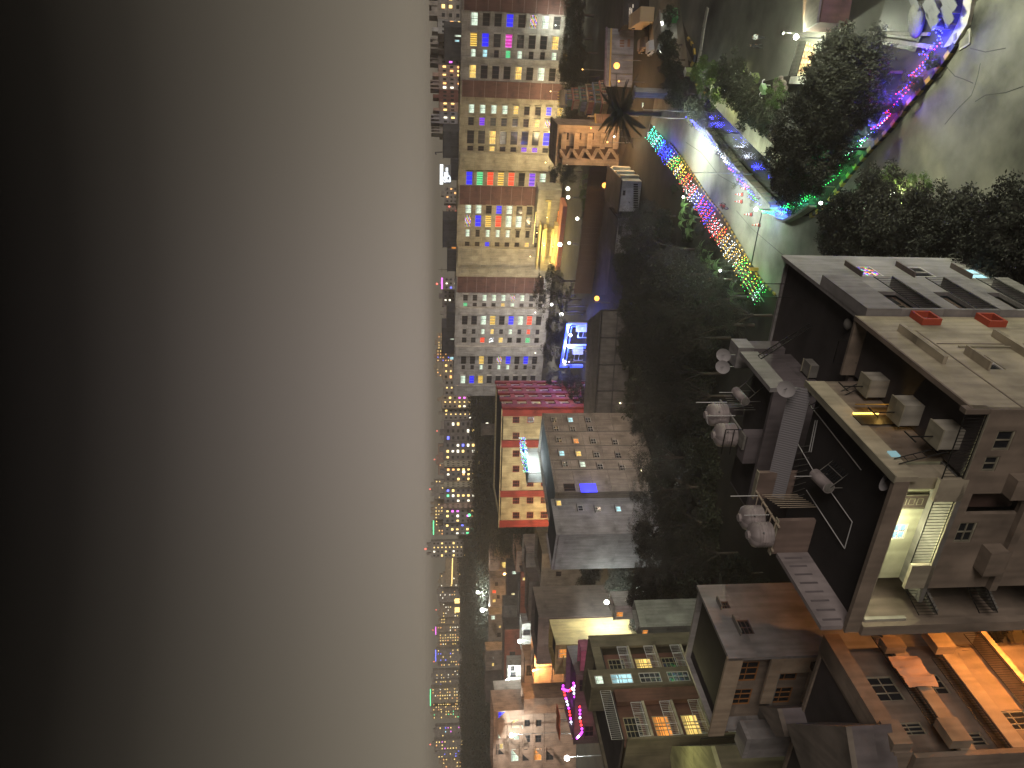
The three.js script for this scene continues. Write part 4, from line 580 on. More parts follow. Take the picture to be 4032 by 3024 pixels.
{ // railed ramp paved with small coloured tiles
  const c = [[3142, 300], [3180, 165], [3216, 180], [3185, 292]].map(p => q2(...p)), S = new Place('paved_ramp', 'ramp of small cream and red tiles behind a row of bars', 'ramp', c[0].x, 0, c[0].z);
  S.part('bed', prism(c.map(p => [p.x, p.z]), 0, .1), concreteGrey);
  const nu = 16, nv = 7, tg = new THREE.BoxGeometry(.98, .03, .98), tm = [M('tile_cream', .5, .44, .28), M('tile_red', .36, .16, .08), M('tile_buff', .42, .32, .16)], P = (u, v) => c[0].clone().multiplyScalar((1 - u) * (1 - v)).addScaledVector(c[1], u * (1 - v)).addScaledVector(c[2], u * v).addScaledVector(c[3], (1 - u) * v);
  for (let i = 0; i < nu; i++) for (let j = 0; j < nv; j++) { const m = mesh('tile', tg, tm[(i * 2 + j * 3 + (i * j) % 2) % 3], S.g), p = P((i + .5) / nu, (j + .5) / nv), e = P((i + 1) / nu, (j + .5) / nv).sub(P(i / nu, (j + .5) / nv)), f = P((i + .5) / nu, (j + 1) / nv).sub(P((i + .5) / nu, j / nv)); m.position.set(p.x - S.o.x, .117, p.z - S.o.z); m.rotation.y = -Math.atan2(e.z, e.x); m.scale.set(e.length() * .94, 1, f.length() * .92); }
  const a = c[0], b = c[1]; S.part('rail', [rod(V(a.x, 1.05, a.z), V(b.x, 1.05, b.z), .035), rod(V(a.x, .2, a.z), V(b.x, .2, b.z), .03)], black); for (let i = 0; i <= 26; i++) { const t = i / 26; S.part('baluster', rod(V(a.x + (b.x - a.x) * t, .1, a.z + (b.z - a.z) * t), V(a.x + (b.x - a.x) * t, 1.05, a.z + (b.z - a.z) * t), .016, .016, 4), black); }
  const d = [[3122, 330], [3130, 302], [3172, 300], [3180, 332]].map(p => q2(...p)); S.part('end_slab', prism(d.map(p => [p.x, p.z]), 0, .5), paint('fence_pale', .5, .5, .46));
}
{ // tent-like low roof with curved dark skirt at the edge of the court
  const c = [[3160, 125], [3182, -60], [3240, -70], [3215, 90]].map(p => q2(...p, 3)), S = new Place('shed', 'low shed with a pale sloping roof and curved dark brown side', 'shed', c[0].x, 0, c[0].z);
  S.part('roof', prism(c.map(p => [p.x, p.z]), 2.8, 3), paint('slab_warm', .3, .26, .23)); S.part('wall', prism(c.map(p => [p.x * .999, p.z * .997]), 0, 2.79), wallBrick);
  const k = []; for (let i = 0; i <= 14; i++) { const t = i / 14, p = q2(3225 + 75 * Math.sin(t * 1.5), 122 - 128 * t, .6); k.push([p.x, p.z]); } S.part('skirt', prism([...k, ...[[3226, -60], [3222, 60]].map(p => { const w = q2(...p, .6); return [w.x, w.z]; })], 0, 2.2), paint('skirt_brown', .22, .13, .08)); const rim = k.map(([x, z]) => V(x, .1, z)); S.part('rim', new THREE.TubeGeometry(new THREE.CatmullRomCurve3(rim), 30, .14, 6), trimPale);
}
for (const [X, Y, l, a, b, c, m] of [[2928, 268, 'small olive and grey guard stool box at the edge of the court', 1.2, .9, .9, 'b1'], [2985, 308, 'white topped green utility box at the edge of the court', .9, 1.0, .8, 'b2'], [2726, 284, 'white utility box between the far bushes', 1.0, 1.1, .8, 'b3']]) { const p = q2(X, Y), S = new Place('utility_box', l, 'box', p.x, 0, p.z); S.part('body', box(a, b, c, p.x, b / 2, p.z, .5), M('box_green', .2, .25, .1)); S.part('lid', box(a + .08, .08, c + .08, p.x, b + .045, p.z, .5), M('box_white', .55, .56, .52)); }
{ const p = q2(3030, 352), S = new Place('pedal_bin', 'pale green tipped litter trolley with white handles beside the bushes', 'trolley', p.x, 0, p.z); S.part('tub', box(1.2, .55, .7, p.x, .75, p.z, .6).rotateX(0), M('trolley_green', .25, .4, .2)); S.part('handle', [new THREE.TorusGeometry(.32, .05, 8, 20, Math.PI).translate(p.x - .7, .9, p.z), new THREE.TorusGeometry(.3, .05, 8, 20, Math.PI).translate(p.x + .6, .8, p.z + .5)], whiteMetal); S.part('leg', [bar(p.x - .4, 0, p.z - .2, p.x - .4, .5, p.z - .2, .04), bar(p.x + .4, 0, p.z + .2, p.x + .4, .5, p.z + .2, .04)], whiteMetal); }
{ const p = q2(3075, 362), S = new Place('heap', 'round heap of dark stones beside the tiled ramp', 'heap', p.x, 0, p.z); for (let i = 0; i < 40; i++) { const a = rr(0, 6.28), r = Math.sqrt(rnd()) * 1.6; S.part('stone', new THREE.IcosahedronGeometry(rr(.2, .4), 0).scale(1, .7, 1).translate(p.x + r * Math.cos(a), .2 + .5 * (1 - r / 1.7), p.z + r * Math.sin(a)), M('stone', .14, .11, .1)); } }
{ // parked motorcycle
  const p = q2(2862, 812), S = new Place('motorcycle', 'dark motorcycle parked against the striped kerb', 'motorcycle', p.x, 0, p.z), T = g => g.rotateY(.9).translate(p.x, 0, p.z), w = x => new THREE.TorusGeometry(.28, .06, 8, 20).translate(x, .32, 0);
  for (const x of [-.62, .62]) { const t = S.part('wheel', T(w(x)), black); S.part('rim', T(new THREE.CylinderGeometry(.2, .2, .04, 14).rotateX(Math.PI / 2).translate(x, .32, 0)), steel, t); }
  S.part('body', [T(new THREE.SphereGeometry(.3, 12, 8).scale(1.2, .6, .6).translate(.12, .75, 0)), T(box(.5, .3, .24, 0, .48, 0))], M('bike_red', .25, .02, .02, { roughness: .35 })); S.part('seat', T(box(.75, .1, .26, -.4, .82, 0)), black); S.part('handlebar', [T(bar(.5, 1.02, -.36, .5, 1.02, .36, .025)), T(bar(.62, .35, 0, .48, 1.02, 0, .035))], steel);
}
// manhole frame and a bag on the near road
{ const p = q2(3802, 155), S = new Place('drain_grate', 'square pale drain frame beside the curved kerb', 'drain', p.x, 0, p.z); S.part('frame', [[-.5, 0, .14, 1.1], [.5, 0, .14, 1.1], [0, -.5, .9, .14], [0, .5, .9, .14]].map(([x, z, w, d]) => box(w, .08, d, p.x + x, .044, p.z + z)), kWhite); S.part('cover', box(.84, .05, .84, p.x, .03, p.z), concreteGrey); S.part('block', box(.5, .3, .35, p.x + .5, .15, p.z - .75), concreteGrey); }
// yard with pale panels on the top right
for (const [X, Y, w, d, h, l] of [[3665, 35, 2.2, 1.5, .9, 'tilted pale panel, middle of the yard on the right'], [3670, 72, 1.8, 1.3, .9, 'pale panel nearest the dark water tank pit'], [3735, 10, 2.1, 1.4, .9, 'pale panel at the far right of the yard'], [3728, 58, 2.0, 1.2, .8, 'pale panel beside the curved kerb'], [3600, 15, 1.8, 1.0, .7, 'small dim panel at the back of the yard']]) { const p = q2(X, Y, h), S = new Place('yard_panel', l, 'panel', p.x, 0, p.z); for (let i = 0; i < 3; i++) S.part('board', box(w, .06, d / 3 - .05, p.x, h + (i - 1) * .12, p.z + (i - 1) * d / 3, .48), M('board_pale', .1, .1, .12)); S.part('trestle', [box(.1, h, .1, p.x - w * .35, h / 2, p.z), box(.1, h, .1, p.x + w * .35, h / 2, p.z)], concreteGrey); }
{ const p = q2(3588, 78, .9), S = new Place('boat_cover', 'white tarpaulin heap beside the dark pit', 'tarpaulin', p.x, 0, p.z); S.part('cloth', new THREE.SphereGeometry(1.1, 18, 10).scale(1.3, .5, .7).translate(p.x, .5, p.z), M('tarp_white', .1, .1, .1, { bumpMap: rep(texPlaster, .4), bumpScale: .1 })); S.part('rope', new THREE.TorusGeometry(.95, .03, 6, 20).rotateX(Math.PI / 2).translate(p.x, .5, p.z), black); }
{ const a = q2(3445, 150), b = q2(3690, 188), S = new Place('pit_kerb', 'thin pale edge strip along the dark pit behind the light swags', 'kerb', a.x, 0, a.z); S.part('strip', wallAlong([a.x, a.z], [b.x, b.z], .35, .3), concreteGrey); S.part('strip', wallAlong([a.x + 1, a.z - 1.2], [b.x + 1.4, b.z - .8], .25, .25), concreteGrey); const c = q2(3470, 70), e = q2(3640, 100); S.part('pit_lining', wallAlong([c.x, c.z], [e.x, e.z], .06, 4), black); }
// ---------- people ----------
function person(label, x, z, turn, cols, stride) {
  // joints in metres, facing +z; radii taper along each limb
  const J = { head: [0, 1.58, .02], neck: [0, 1.42, 0], chest: [0, 1.25, 0], waist: [0, 1.0, 0], hip: [0, .9, 0] }, s = stride;
  const caps = [];
  const C = (a, b, ra, rb) => caps.push([V(...a), V(...b), ra, rb]);
  C([0, 1.62, .02], [0, 1.55, .03], .1, .085); C([0, 1.47, .0], [0, 1.4, 0], .055, .06); C([-.15, 1.36, 0], [.15, 1.36, 0], .07, .07); C([0, 1.3, 0], [0, 1.02, 0], .145, .125); C([-.07, .94, 0], [.07, .94, 0], .12, .12);
  for (const d of [-1, 1]) {
    const f = d * s; C([d * .09, .92, 0], [d * .1, .5, f * .16], .09, .065); C([d * .1, .5, f * .16], [d * .1, .09, f * .2 - (f < 0 ? .12 : 0)], .06, .042); C([d * .1, .06, f * .2 - (f < 0 ? .12 : 0) - .03], [d * .11, .045, f * .2 + .15 - (f < 0 ? .12 : 0)], .05, .035);
    C([d * .2, 1.36, 0], [d * .25, 1.08, -f * .1], .055, .043); C([d * .25, 1.08, -f * .1], [d * .24, .86, -f * .16 + .06], .04, .03); C([d * .24, .84, -f * .16 + .06], [d * .235, .74, -f * .16 + .08], .035, .022);
  }
  const N = 56, mc = new MarchingCubes(N, new THREE.MeshStandardMaterial(), false, false, 60000), S = 1.0; mc.isolation = 0; mc.reset();
  const v = V(), ab = V(), ap = V();
  for (let k = 0; k < N; k++) for (let j = 0; j < N; j++) for (let i = 0; i < N; i++) {
    v.set((i / N * 2 - 1) * S, (j / N * 2 - 1) * S + .88, (k / N * 2 - 1) * S); let acc = 0;
    for (const [a, b, ra, rb] of caps) { ab.copy(b).sub(a); ap.copy(v).sub(a); const t = Math.min(1, Math.max(0, ap.dot(ab) / ab.lengthSq())); const d = ap.addScaledVector(ab, -t).length() - (ra + (rb - ra) * t); acc += Math.exp(-d * 42); }
    mc.field[i + j * N + k * N * N] = Math.log(acc + 1e-30) / 42;
  }
  mc.update();
  const n = mc.count, pos = new Float32Array(mc.positionArray.slice(0, n * 3)), nor = new Float32Array(mc.normalArray.slice(0, n * 3)), col = new Float32Array(n * 3);
  for (let i = 0; i < n; i++) { pos[i * 3 + 1] = pos[i * 3 + 1] * S + .88; const y = pos[i * 3 + 1], ax = Math.abs(pos[i * 3]); const c = y > 1.63 || (y > 1.56 && pos[i * 3 + 2] < -.01) ? cols.hair : y > 1.44 ? cols.skin : (ax > .2 && y < 1.1) ? cols.skin : y > .92 ? cols.shirt : y > .1 ? cols.trousers : cols.shoe; col.set(c, i * 3); }
  const g = new THREE.BufferGeometry(); g.setAttribute('position', new THREE.BufferAttribute(pos, 3)); g.setAttribute('normal', new THREE.BufferAttribute(nor, 3)); g.setAttribute('color', new THREE.BufferAttribute(col, 3));
  const m = mesh('person', g, new THREE.MeshStandardMaterial({ name: 'person_' + label.slice(0, 9), vertexColors: true, roughness: .85 }), scene); m.position.set(x, .01, z); m.rotation.y = turn; tag(m, label, 'person', undefined);
}
{ const p = onLevel(3012, 148); person('person in a white shirt walking across the parking court', p.x, p.z, 2.4, { skin: [.2, .11, .07], hair: [.012, .01, .01], shirt: [.75, .78, .78], trousers: [.03, .03, .035], shoe: [.02, .02, .02] }, 1); }
{ const p = onLevel(3004, 182); person('person in dark clothes walking beside the one in white', p.x, p.z, 2.2, { skin: [.2, .11, .07], hair: [.012, .01, .01], shirt: [.022, .022, .026], trousers: [.02, .02, .024], shoe: [.02, .02, .02] }, -1); }
// ---------- between the road and the long row ----------
const sodium = [1, .5, .12];
const lampMatS = lum('lamp_sodium', ...sodium, 8), lampW = lum('lamp_white', 1, 1, .9, 14);
function orangeLamp(label, X, Y, d, poleTo, I) { // glowing sodium lamp at a pixel and depth on a pole
  const p = atDepth(X, Y, d), S = new Place('street_lamp', label, 'street lamp', p.x, 0, p.z, 'orange street lamps'); S.part('pole', rod(V(p.x + poleTo, 0, p.z - .2), V(p.x + poleTo, p.y + .5, p.z - .2), .08, .05, 8), mats.pole_grey); S.part('arm', rod(V(p.x + poleTo, p.y + .4, p.z - .2), V(p.x, p.y + .2, p.z), .035), mats.pole_grey); S.part('lamp', new THREE.SphereGeometry(.55, 14, 10).translate(p.x, p.y, p.z), lum('lamp_sodium_far', 1, .4, .05, 3.2)); glow(p.x, p.y - .1, p.z + .3, new THREE.Color(1, .5, .14), I); }
orangeLamp('orange street lamp above the poster wall beside the date palm', 2428, 259, 140, 1.2, 420);
orangeLamp('orange street lamp over the dark-roofed white house', 2381, 730, 158, -.8, 1100);
orangeLamp('orange street lamp at the gap beside the grey shed row', 2350, 1175, 165, -.8, 800);
orangeLamp('orange street lamp in front of the blue neon gateway', 2316, 1383, 172, .8, 260);
// golden clubhouse with long lit balconies in front of the row
const gold = paint('club_gold', .5, .42, .2), goldP = paint('club_parapet', .6, .55, .26), glassGreen = M('club_glass', .07, .085, .08, { roughness: .3 });
{
  const Z = -207, S = new Site('clubhouse', 'golden lit low building with long curved balconies at the foot of the row', 'building', 52, Z - 6, TH);
  const R = (X0, X1, Y0, Y1, z) => { const a = S.front(X0, Y1, z), b = S.front(X1, Y0, z); return [a.x, b.x, b.y, a.y]; };
  const bx = (nm, X0, X1, Y0, Y1, z, d, m) => { const [a, b, c, e] = R(X0, X1, Y0, Y1, z); return S.part(nm, span(a, b, Math.max(c, 0), e, z, z - d), m); };
  bx('wall', 2108, 2212, 750, 892, Z - 3, 8, paint('club_grey', .3, .29, .24)); bx('back_wall', 2125, 2214, 892, 1066, Z - 3.4, 4, gold);
  bx('roof_edge', 2116, 2127, 885, 1062, Z - .4, 3, gold); bx('balcony_parapet', 2129, 2142, 905, 1000, Z, .3, goldP); bx('balcony_parapet', 2164, 2183, 902, 1008, Z, .3, goldP); bx('balcony_parapet', 2127, 2145, 1001, 1030, Z - 1.5, .3, goldP); bx('balcony_parapet', 2166, 2184, 1010, 1040, Z - 1.5, .3, goldP);
  bx('balcony_floor', 2142, 2145, 900, 1035, Z, 3.3, gold); bx('balcony_floor', 2184, 2187, 890, 1045, Z, 3.3, gold); bx('alcove', 2150, 2170, 794, 890, Z - 2.97, .1, goldP); bx('alcove_rim', 2149, 2172, 790, 794, Z - 2.6, .6, gold);
  for (const [X0, X1, Y0, Y1, n] of [[2143, 2149, 905, 1000, 14], [2185, 2192, 902, 1008, 14]]) { const [a, b, c, e] = R(X0, X1, Y0, Y1, Z - .1), k = S.part('railing', [span(a, b, e - .05, e, Z - .05, Z - .12)], black); for (let i = 0; i <= n; i++) S.part('baluster', span(a + (b - a) * i / n, a + (b - a) * i / n + .05, c, e, Z - .06, Z - .1), black, k); }
  const lamp = bx('lit_strip', 2099, 2111, 836, 962, Z - 3, .4, lum('club_strip', 1, .8, .22, 2.4));  // bright yellow glowing strip above the balconies
  { const [a, b, c, e] = R(2190, 2212, 830, 880, Z - 2.9); windowPart(S, a, b, c, e, Z - 2.9, 'o', { bars: 2, frame: frameBrown, back: -.03 }); }
  bx('porch_roof', 2213, 2217, 812, 1062, Z + 3, 6, M('porch_red', .25, .1, .06)); const gls = bx('glass_front', 2218, 2252, 822, 1052, Z + 1, .2, glassGreen); { const [a, b, c, e] = R(2218, 2252, 822, 1052, Z + 1.05); for (let i = 0; i <= 12; i++) S.part('mullion', span(a + (b - a) * i / 12, a + (b - a) * i / 12 + .08, Math.max(0, c), e, Z + 1.06, Z + 1), frameBrown, gls); }
  for (const [X, Y, I] of [[2150, 840, 26], [2137, 950, 60], [2172, 955, 60], [2160, 1020, 34], [2195, 990, 26], [2110, 900, 30]]) { const p = S.front(X, Y, Z - 1.2), w = S.world(p.x, p.y, Z + 1.6); glow(w.x, w.y, w.z, new THREE.Color(1, .7, .17), I * 2); S.part('lamp', new THREE.SphereGeometry(.14, 8, 6).translate(p.x, p.y, Z + 1.6), lum('lamp_gold', 1, .8, .35, 6)); }  // unseen balcony lamps, placed to light parapets and back walls
  // neon outlined entrance and the yellow triangular panel
  const Q = new Site('entrance_neon', 'red neon outline with a yellow triangular board at the clubhouse entrance', 'neon sign', 47, Z + 4, TH), z = Z + 4, nt = (n, pts, m, r = .1) => { for (let i = 1; i < pts.length; i++) Q.part(n, rod(Q.front(...pts[i - 1], z), Q.front(...pts[i], z), r, r, 6), m); }, nr = lum('neon_red', 1, .12, .06, 4), nb = lum('neon_blue', .35, .4, 1, 4);
  nt('neon_tube', [[2226, 968], [2214, 1066], [2238, 1068]], nr); nt('neon_tube', [[2247, 905], [2232, 905], [2228, 918]], nr); nt('neon_tube', [[2226, 942], [2231, 930], [2225, 962]], nb); nt('neon_tube', [[2226, 1018], [2256, 1022], [2262, 968]], nb);
  { const a = Q.front(2228, 966, z), b = Q.front(2226, 1014, z), c = Q.front(2246, 1014, z), sh = new THREE.Shape([a, b, c].map(p => new THREE.Vector2(p.x, p.y))); Q.part('board', new THREE.ExtrudeGeometry(sh, { depth: .2, bevelEnabled: false }).translate(0, 0, z - .3), lum('board_yellow', 1, .72, .15, .8)); }
  { const a = Q.front(2264, 1014, z), b = Q.front(2268, 968, z); Q.part('light_panel', span(a.x, b.x, Math.min(a.y, b.y) - .4, a.y + .6, z, z - .15), lum('panel_white', .9, .95, 1, 1)); }
}
// white globes and flood lamps along the clubhouse garden
for (const [X, Y, d, r, I, l] of [[2205, 963, 200, .55, 420, 'brightest white floodlight in front of the golden balconies'], [2236, 743, 195, .5, 120, 'white globe lamp over the hedge, upper of the left pair'], [2237, 777, 195, .45, 110, 'white globe lamp over the hedge, lower of the left pair'], [2273, 861, 190, .42, 60, 'white globe lamp on a post in the hedge row'], [2241, 957, 195, .38, 40, 'small white globe lamp beside the red neon'], [2172, 1199, 200, .36, 24, 'dim white globe lamp between the dark trees'], [2210, 1238, 196, .5, 60, 'yellowish globe lamp among the garden palms'], [2233, 641, 185, .5, 130, 'white floodlight beside the zigzag stair house']]) {
  const p = atDepth(X, Y, d), S = new Place('globe_lamp', l, 'lamp', p.x, 0, p.z, 'white garden lamps'); S.part('pole', rod(V(p.x, 0, p.z), p, .06, .05, 6), mats.pole_grey); S.part('globe', new THREE.SphereGeometry(r, 14, 10).translate(p.x, p.y, p.z), lum('globe_white', 1, 1, .86, 6)); glow(p.x, p.y, p.z, new THREE.Color(1, .98, .7), I);
}
// blue neon gateway
{
  const c = [[2247, 1271], [2229, 1438], [2322, 1275], [2301, 1438]], d = 186, S0 = atDepth(2322, 1275, d), p2 = atDepth(2301, 1440, 196), S = new Place('neon_gateway', 'white gateway outlined with double blue neon tubes', 'gateway', S0.x, 0, S0.z);
  const a = V(S0.x, 0, S0.z), b = V(p2.x, 0, p2.z), nb = lum('neon_gate_blue', .02, .07, 1, 4.5), at = (t, y, o = 0) => V(a.x + (b.x - a.x) * t - o * .5, y, a.z + (b.z - a.z) * t + o);
  const H = 5.6, seg = (t0, y0, t1, y1, w, m, n) => S.part(n, rod(at(t0, y0), at(t1, y1), w, w, 4), m);
  seg(0, 0, 0, H, .4, frameWhite, 'pillar'); seg(1, 0, 1, H, .4, frameWhite, 'pillar'); seg(.5, 0, .5, H - .3, .3, frameWhite, 'pillar'); seg(0, H, 1, H, .45, frameWhite, 'beam');
  for (const [t0, y0, t1, y1] of [[-.015, .2, -.015, H + .4], [-.015, H + .4, 1.015, H + .4], [1.015, H + .4, 1.015, .2], [.045, .2, .045, H - .9], [.045, H - .9, .47, H - .9], [.47, H - .9, .47, .3], [.54, .3, .54, H - .9], [.54, H - .9, .95, H - .9], [.95, H - .9, .95, .3]]) S.part('neon_tube', rod(at(t0, y0, .48), at(t1, y1, .48), .085, .085, 6), nb);
  for (const t of [.2, .75]) { S.part('gate_leaf', [rod(at(t - .12, .3, -.1), at(t - .12, 2.6, -.1), .06), rod(at(t + .12, .3, -.1), at(t + .12, 2.6, -.1), .06), rod(at(t - .12, 2.6, -.1), at(t + .12, 2.6, -.1), .06), rod(at(t - .12, 1.4, -.1), at(t + .12, 1.4, -.1), .06)], whiteMetal); S.part('booth', box(2.2, 2.6, 2, at(t, 0, -3).x, 1.3, at(t, 0, -3).z), M('booth_white', .5, .5, .55)); }
  for (const [t, y] of [[.1, 5], [.5, 5.2], [.3, 3]]) { const q = at(t, y, .9); glow(q.x, q.y, q.z, new THREE.Color(.06, .12, 1), 380); }
  for (const [t, y, I] of [[.26, 4.6, 60], [.52, 4.4, 130], [.9, 5, 40]]) { const q = at(t, y, .1); S.part('lamp', new THREE.SphereGeometry(.34, 12, 8).translate(q.x, q.y, q.z), lampW); glow(q.x, q.y - .2, q.z + .6, new THREE.Color(.9, .95, 1), I); }
}
// corrugated sheet hoarding in the orange light, along the site road
{
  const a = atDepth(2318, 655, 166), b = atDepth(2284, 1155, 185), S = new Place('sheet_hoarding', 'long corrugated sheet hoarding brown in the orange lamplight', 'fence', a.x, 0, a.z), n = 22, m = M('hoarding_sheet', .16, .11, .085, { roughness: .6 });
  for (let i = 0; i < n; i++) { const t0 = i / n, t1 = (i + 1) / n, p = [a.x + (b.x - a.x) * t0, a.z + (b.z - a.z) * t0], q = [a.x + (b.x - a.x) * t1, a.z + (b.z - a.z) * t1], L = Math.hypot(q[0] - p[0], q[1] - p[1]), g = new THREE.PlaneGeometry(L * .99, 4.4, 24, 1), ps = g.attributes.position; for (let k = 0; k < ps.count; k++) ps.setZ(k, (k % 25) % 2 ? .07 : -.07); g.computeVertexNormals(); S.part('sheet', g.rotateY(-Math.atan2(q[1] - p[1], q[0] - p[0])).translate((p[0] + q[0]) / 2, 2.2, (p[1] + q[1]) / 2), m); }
}
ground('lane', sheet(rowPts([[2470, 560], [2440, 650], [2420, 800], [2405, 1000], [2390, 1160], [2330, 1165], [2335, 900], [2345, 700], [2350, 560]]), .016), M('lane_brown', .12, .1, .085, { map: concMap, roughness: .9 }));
// grey shed row with panelled wall
{
  const a = atDepth(2500, 1222, 146), b = atDepth(2490, 1640, 152), S = new Place('shed_row', 'long low grey shed with a panelled wall of pilasters', 'shed', a.x, 0, a.z), ax = [a.x, a.z], bx = [b.x, b.z], at = (t, o = 0) => [a.x + (b.x - a.x) * t, a.z + (b.z - a.z) * t + o];
  const gm = paint('shed_grey', .19, .175, .165), dk = paint('shed_dark', .1, .095, .1);
  for (const [y, h] of [[0, 2.9], [3.15, 2.9]]) for (let i = 0; i < 4; i++) S.part('wall_panel', wallAlong(at(i / 4 + .006), at((i + 1) / 4 - .006), h, .2, y), gm);
  S.part('band', wallAlong(at(0), at(1), .24, .3, 2.905), dk); for (let i = 0; i <= 4; i++) S.part('pilaster', wallAlong(at(i / 4 - .005, .1), at(i / 4 + .005, .1), 6.2, .4), dk);
  const c = at(0), d = at(1), r = [c, d, [d[0] - 2, d[1] - 11], [c[0] - 1, c[1] - 13]]; S.part('roof', prism(r, 6.22, 6.45), dk); S.part('end_wall', wallAlong([c[0], c[1] - .2], [c[0] - 1, c[1] - 12.8], 6.2, .2), gm); S.part('back_wall', wallAlong(r[2], r[3], 6.2, .2), gm);
}
// dark-roofed white house with stepped side
const wallMint = paint('wall_mint', .42, .44, .4), wallWhite2 = paint('wall_offwhite', .44, .44, .44);
{
  const S = new Site('house', 'two-storey white house with a dark flat roof and louvred stair window', 'house', 28, -136, -27.5), o = S.loc(atDepth(2440, 720, 140)), z = o.z, R = (X0, X1, Y0, Y1) => { const a = S.front(X0, Y1, z), b = S.front(X1, Y0, z); return [a.x, b.x, Math.max(0, b.y), a.y]; };
  const [x0, x1, , y1] = R(2436, 2600, 716, 832), h = [R(2451, 2464, 750, 770), R(2530, 2556, 722, 738), R(2458, 2480, 716, 735)], st = R(2494, 2512, 722, 828);
  S.part('wall', wallSheet(x0, x1, 0, y1, [h[0], h[1]]).translate(0, 0, z), wallWhite2); for (const w of h.slice(0, 2)) windowPart(S, ...w, z, '.', { bars: 1, frame: frameBrown });
  for (let i = 0; i < 11; i++) { const X = 2494, w = R(2494, 2512, 724 + i * 9, 729 + i * 9); S.part('louvre', span(w[0], w[1], w[2], w[3], z + .002, z + .08), black); }
  const zb = z - 12, xs = x1; S.part('side_wall', [span(xs - .2, xs, 0, y1, z - .23, zb)], wallMint); S.part('side_wall', [span(x0, x0 + .2, 0, y1, z - .23, zb)], wallWhite2); S.part('back_wall', span(x0, x1, 0, y1, zb, zb - .2), wallWhite2); S.part('roof', span(x0 - .3, x1 + .3, y1 + .003, y1 + .25, z + .3, zb - .4), roofDark);
  for (let i = 0; i < 3; i++) { S.part('side_pier', span(xs + .001, xs + .5, 0, y1 - .2, z - 2.2 - i * 3.6, z - 3.6 - i * 3.6), wallMint); S.part('window', span(xs + .002, xs + .06, y1 - 2.6, y1 - 1.7, z - 4.2 - i * 3, z - 5 - i * 3), black); }
  const w = S.world(xs + 7, 5, z - 5); glow(w.x, w.y, w.z, new THREE.Color(.8, 1, .85), 170); const L = new Place('wall_lamp', 'unseen pale floodlight placed to light the white house side wall', 'lamp', w.x, 0, w.z); L.part('pole', rod(V(w.x, 0, w.z), w, .05, .04), mats.pole_grey); L.part('lamp', new THREE.SphereGeometry(.15, 10, 8).translate(w.x, w.y, w.z), lampW);  // unseen floodlight, placed to brighten the side wall
  // lower flat roof stretch left of it
  const T = new Site('low_building', 'low pale building with one dark doorway under the dark grove', 'building', 20, -140, -27.5), q = T.loc(atDepth(2420, 900, 146)), zz = q.z, P = (X0, X1, Y0, Y1) => { const a = T.front(X0, Y1, zz), b = T.front(X1, Y0, zz); return [a.x, b.x, Math.max(0, b.y), a.y]; }; const bb = P(2418, 2560, 862, 1000), dd = P(2432, 2452, 888, 925); T.part('wall', wallSheet(bb[0], bb[1], 0, bb[3], [dd]).translate(0, 0, zz), wallGrey); windowPart(T, ...dd, zz, '.', { bars: 0, frame: frameBrown }); T.part('roof', span(bb[0], bb[1], bb[3] + .002, bb[3] + .2, zz + .2, zz - 8), roofDark); T.part('side_wall', [span(bb[0], bb[0] + .2, 0, bb[3], zz - .23, zz - 8), span(bb[1] - .2, bb[1], 0, bb[3], zz - .23, zz - 8)], wallGrey);
}
// orange house with the zigzag open stair
{
  const S = new Site('house', 'orange-lit four-storey house with a zigzag open stair', 'house', 48, -156, -27.5), z = S.loc(atDepth(2300, 570, 156)).z, F = (X, Y) => S.front(X, Y, z), tan = paint('zig_tan', .4, .32, .24);
  const R = (X0, X1, Y0, Y1) => { const a = F(X0, Y1), b = F(X1, Y0); return [a.x, b.x, Math.max(0, b.y), a.y]; };
  const [x0, x1, , yt] = R(2190, 2440, 505, 648), W = R(2205, 2440, 524, 562);
  const hs = [0, 1, 2, 3].map(k => R(2222 + 50 * k, 2246 + 50 * k, 528, 556));
  S.part('wall', wallSheet(x0, x1, 0, yt, hs).translate(0, 0, z - 1.6), tan); hs.forEach((h, k) => windowPart(S, ...h, z - 1.6, '.', { bars: 2, frame: frameBrown, back: .1 }));
  S.part('side_wall', [span(x0, x0 + .2, 0, yt, z - 1.83, z - 10), span(x1 - .2, x1, 0, yt, z - 1.83, z - 10)], tan); S.part('roof', [span(x0 - .3, x1 + .3, yt + .002, yt + .3, z + .2, z - 10.2)], tan); S.part('wall', span(x0 + .2, x1 - .2, 0, yt, z - 9.8, z - 10), tan);
  S.part('end_fin', span(R(2205, 2440, 632, 648)[0], R(2205, 2440, 632, 648)[1], 0, yt - 1.2, z, z - 1.59), tan);
  { const a = F(2200, 630), b = F(2440, 586); S.part('stair_shade_panel', span(a.x, b.x, .2, a.y - .3, z - 1.2, z - 1.55), M('painted_stair_shade', .06, .04, .03)); }  // dark panel, the shade behind the stair put into its colour
  for (let k = 0; k < 5; k++) { const X = 2196 + 51 * k, P = [F(X + 28, 631), F(X, 588), F(X + 14, 588), F(X + 42, 631)], Q = [F(X + 28, 631), F(X + 51, 588), F(X + 65, 588), F(X + 42, 631)]; for (const p of [P, Q]) S.part('stair_parapet', new THREE.ExtrudeGeometry(new THREE.Shape(p.map(v => new THREE.Vector2(v.x, v.y))), { depth: .25, bevelEnabled: false }).translate(0, 0, z - (p === P ? .2 : .9)), tan);
    const a = F(X + 12, 587), b = F(X + 12, 524); S.part('balcony_slab', span(b.x > a.x ? a.x : b.x, Math.max(a.x, b.x), a.y - .9, a.y, z + .01, z - .2), tan); S.part('landing', span(a.x, b.x, a.y - 1.05, a.y - .91, z, z - 1.59), tan); }
}
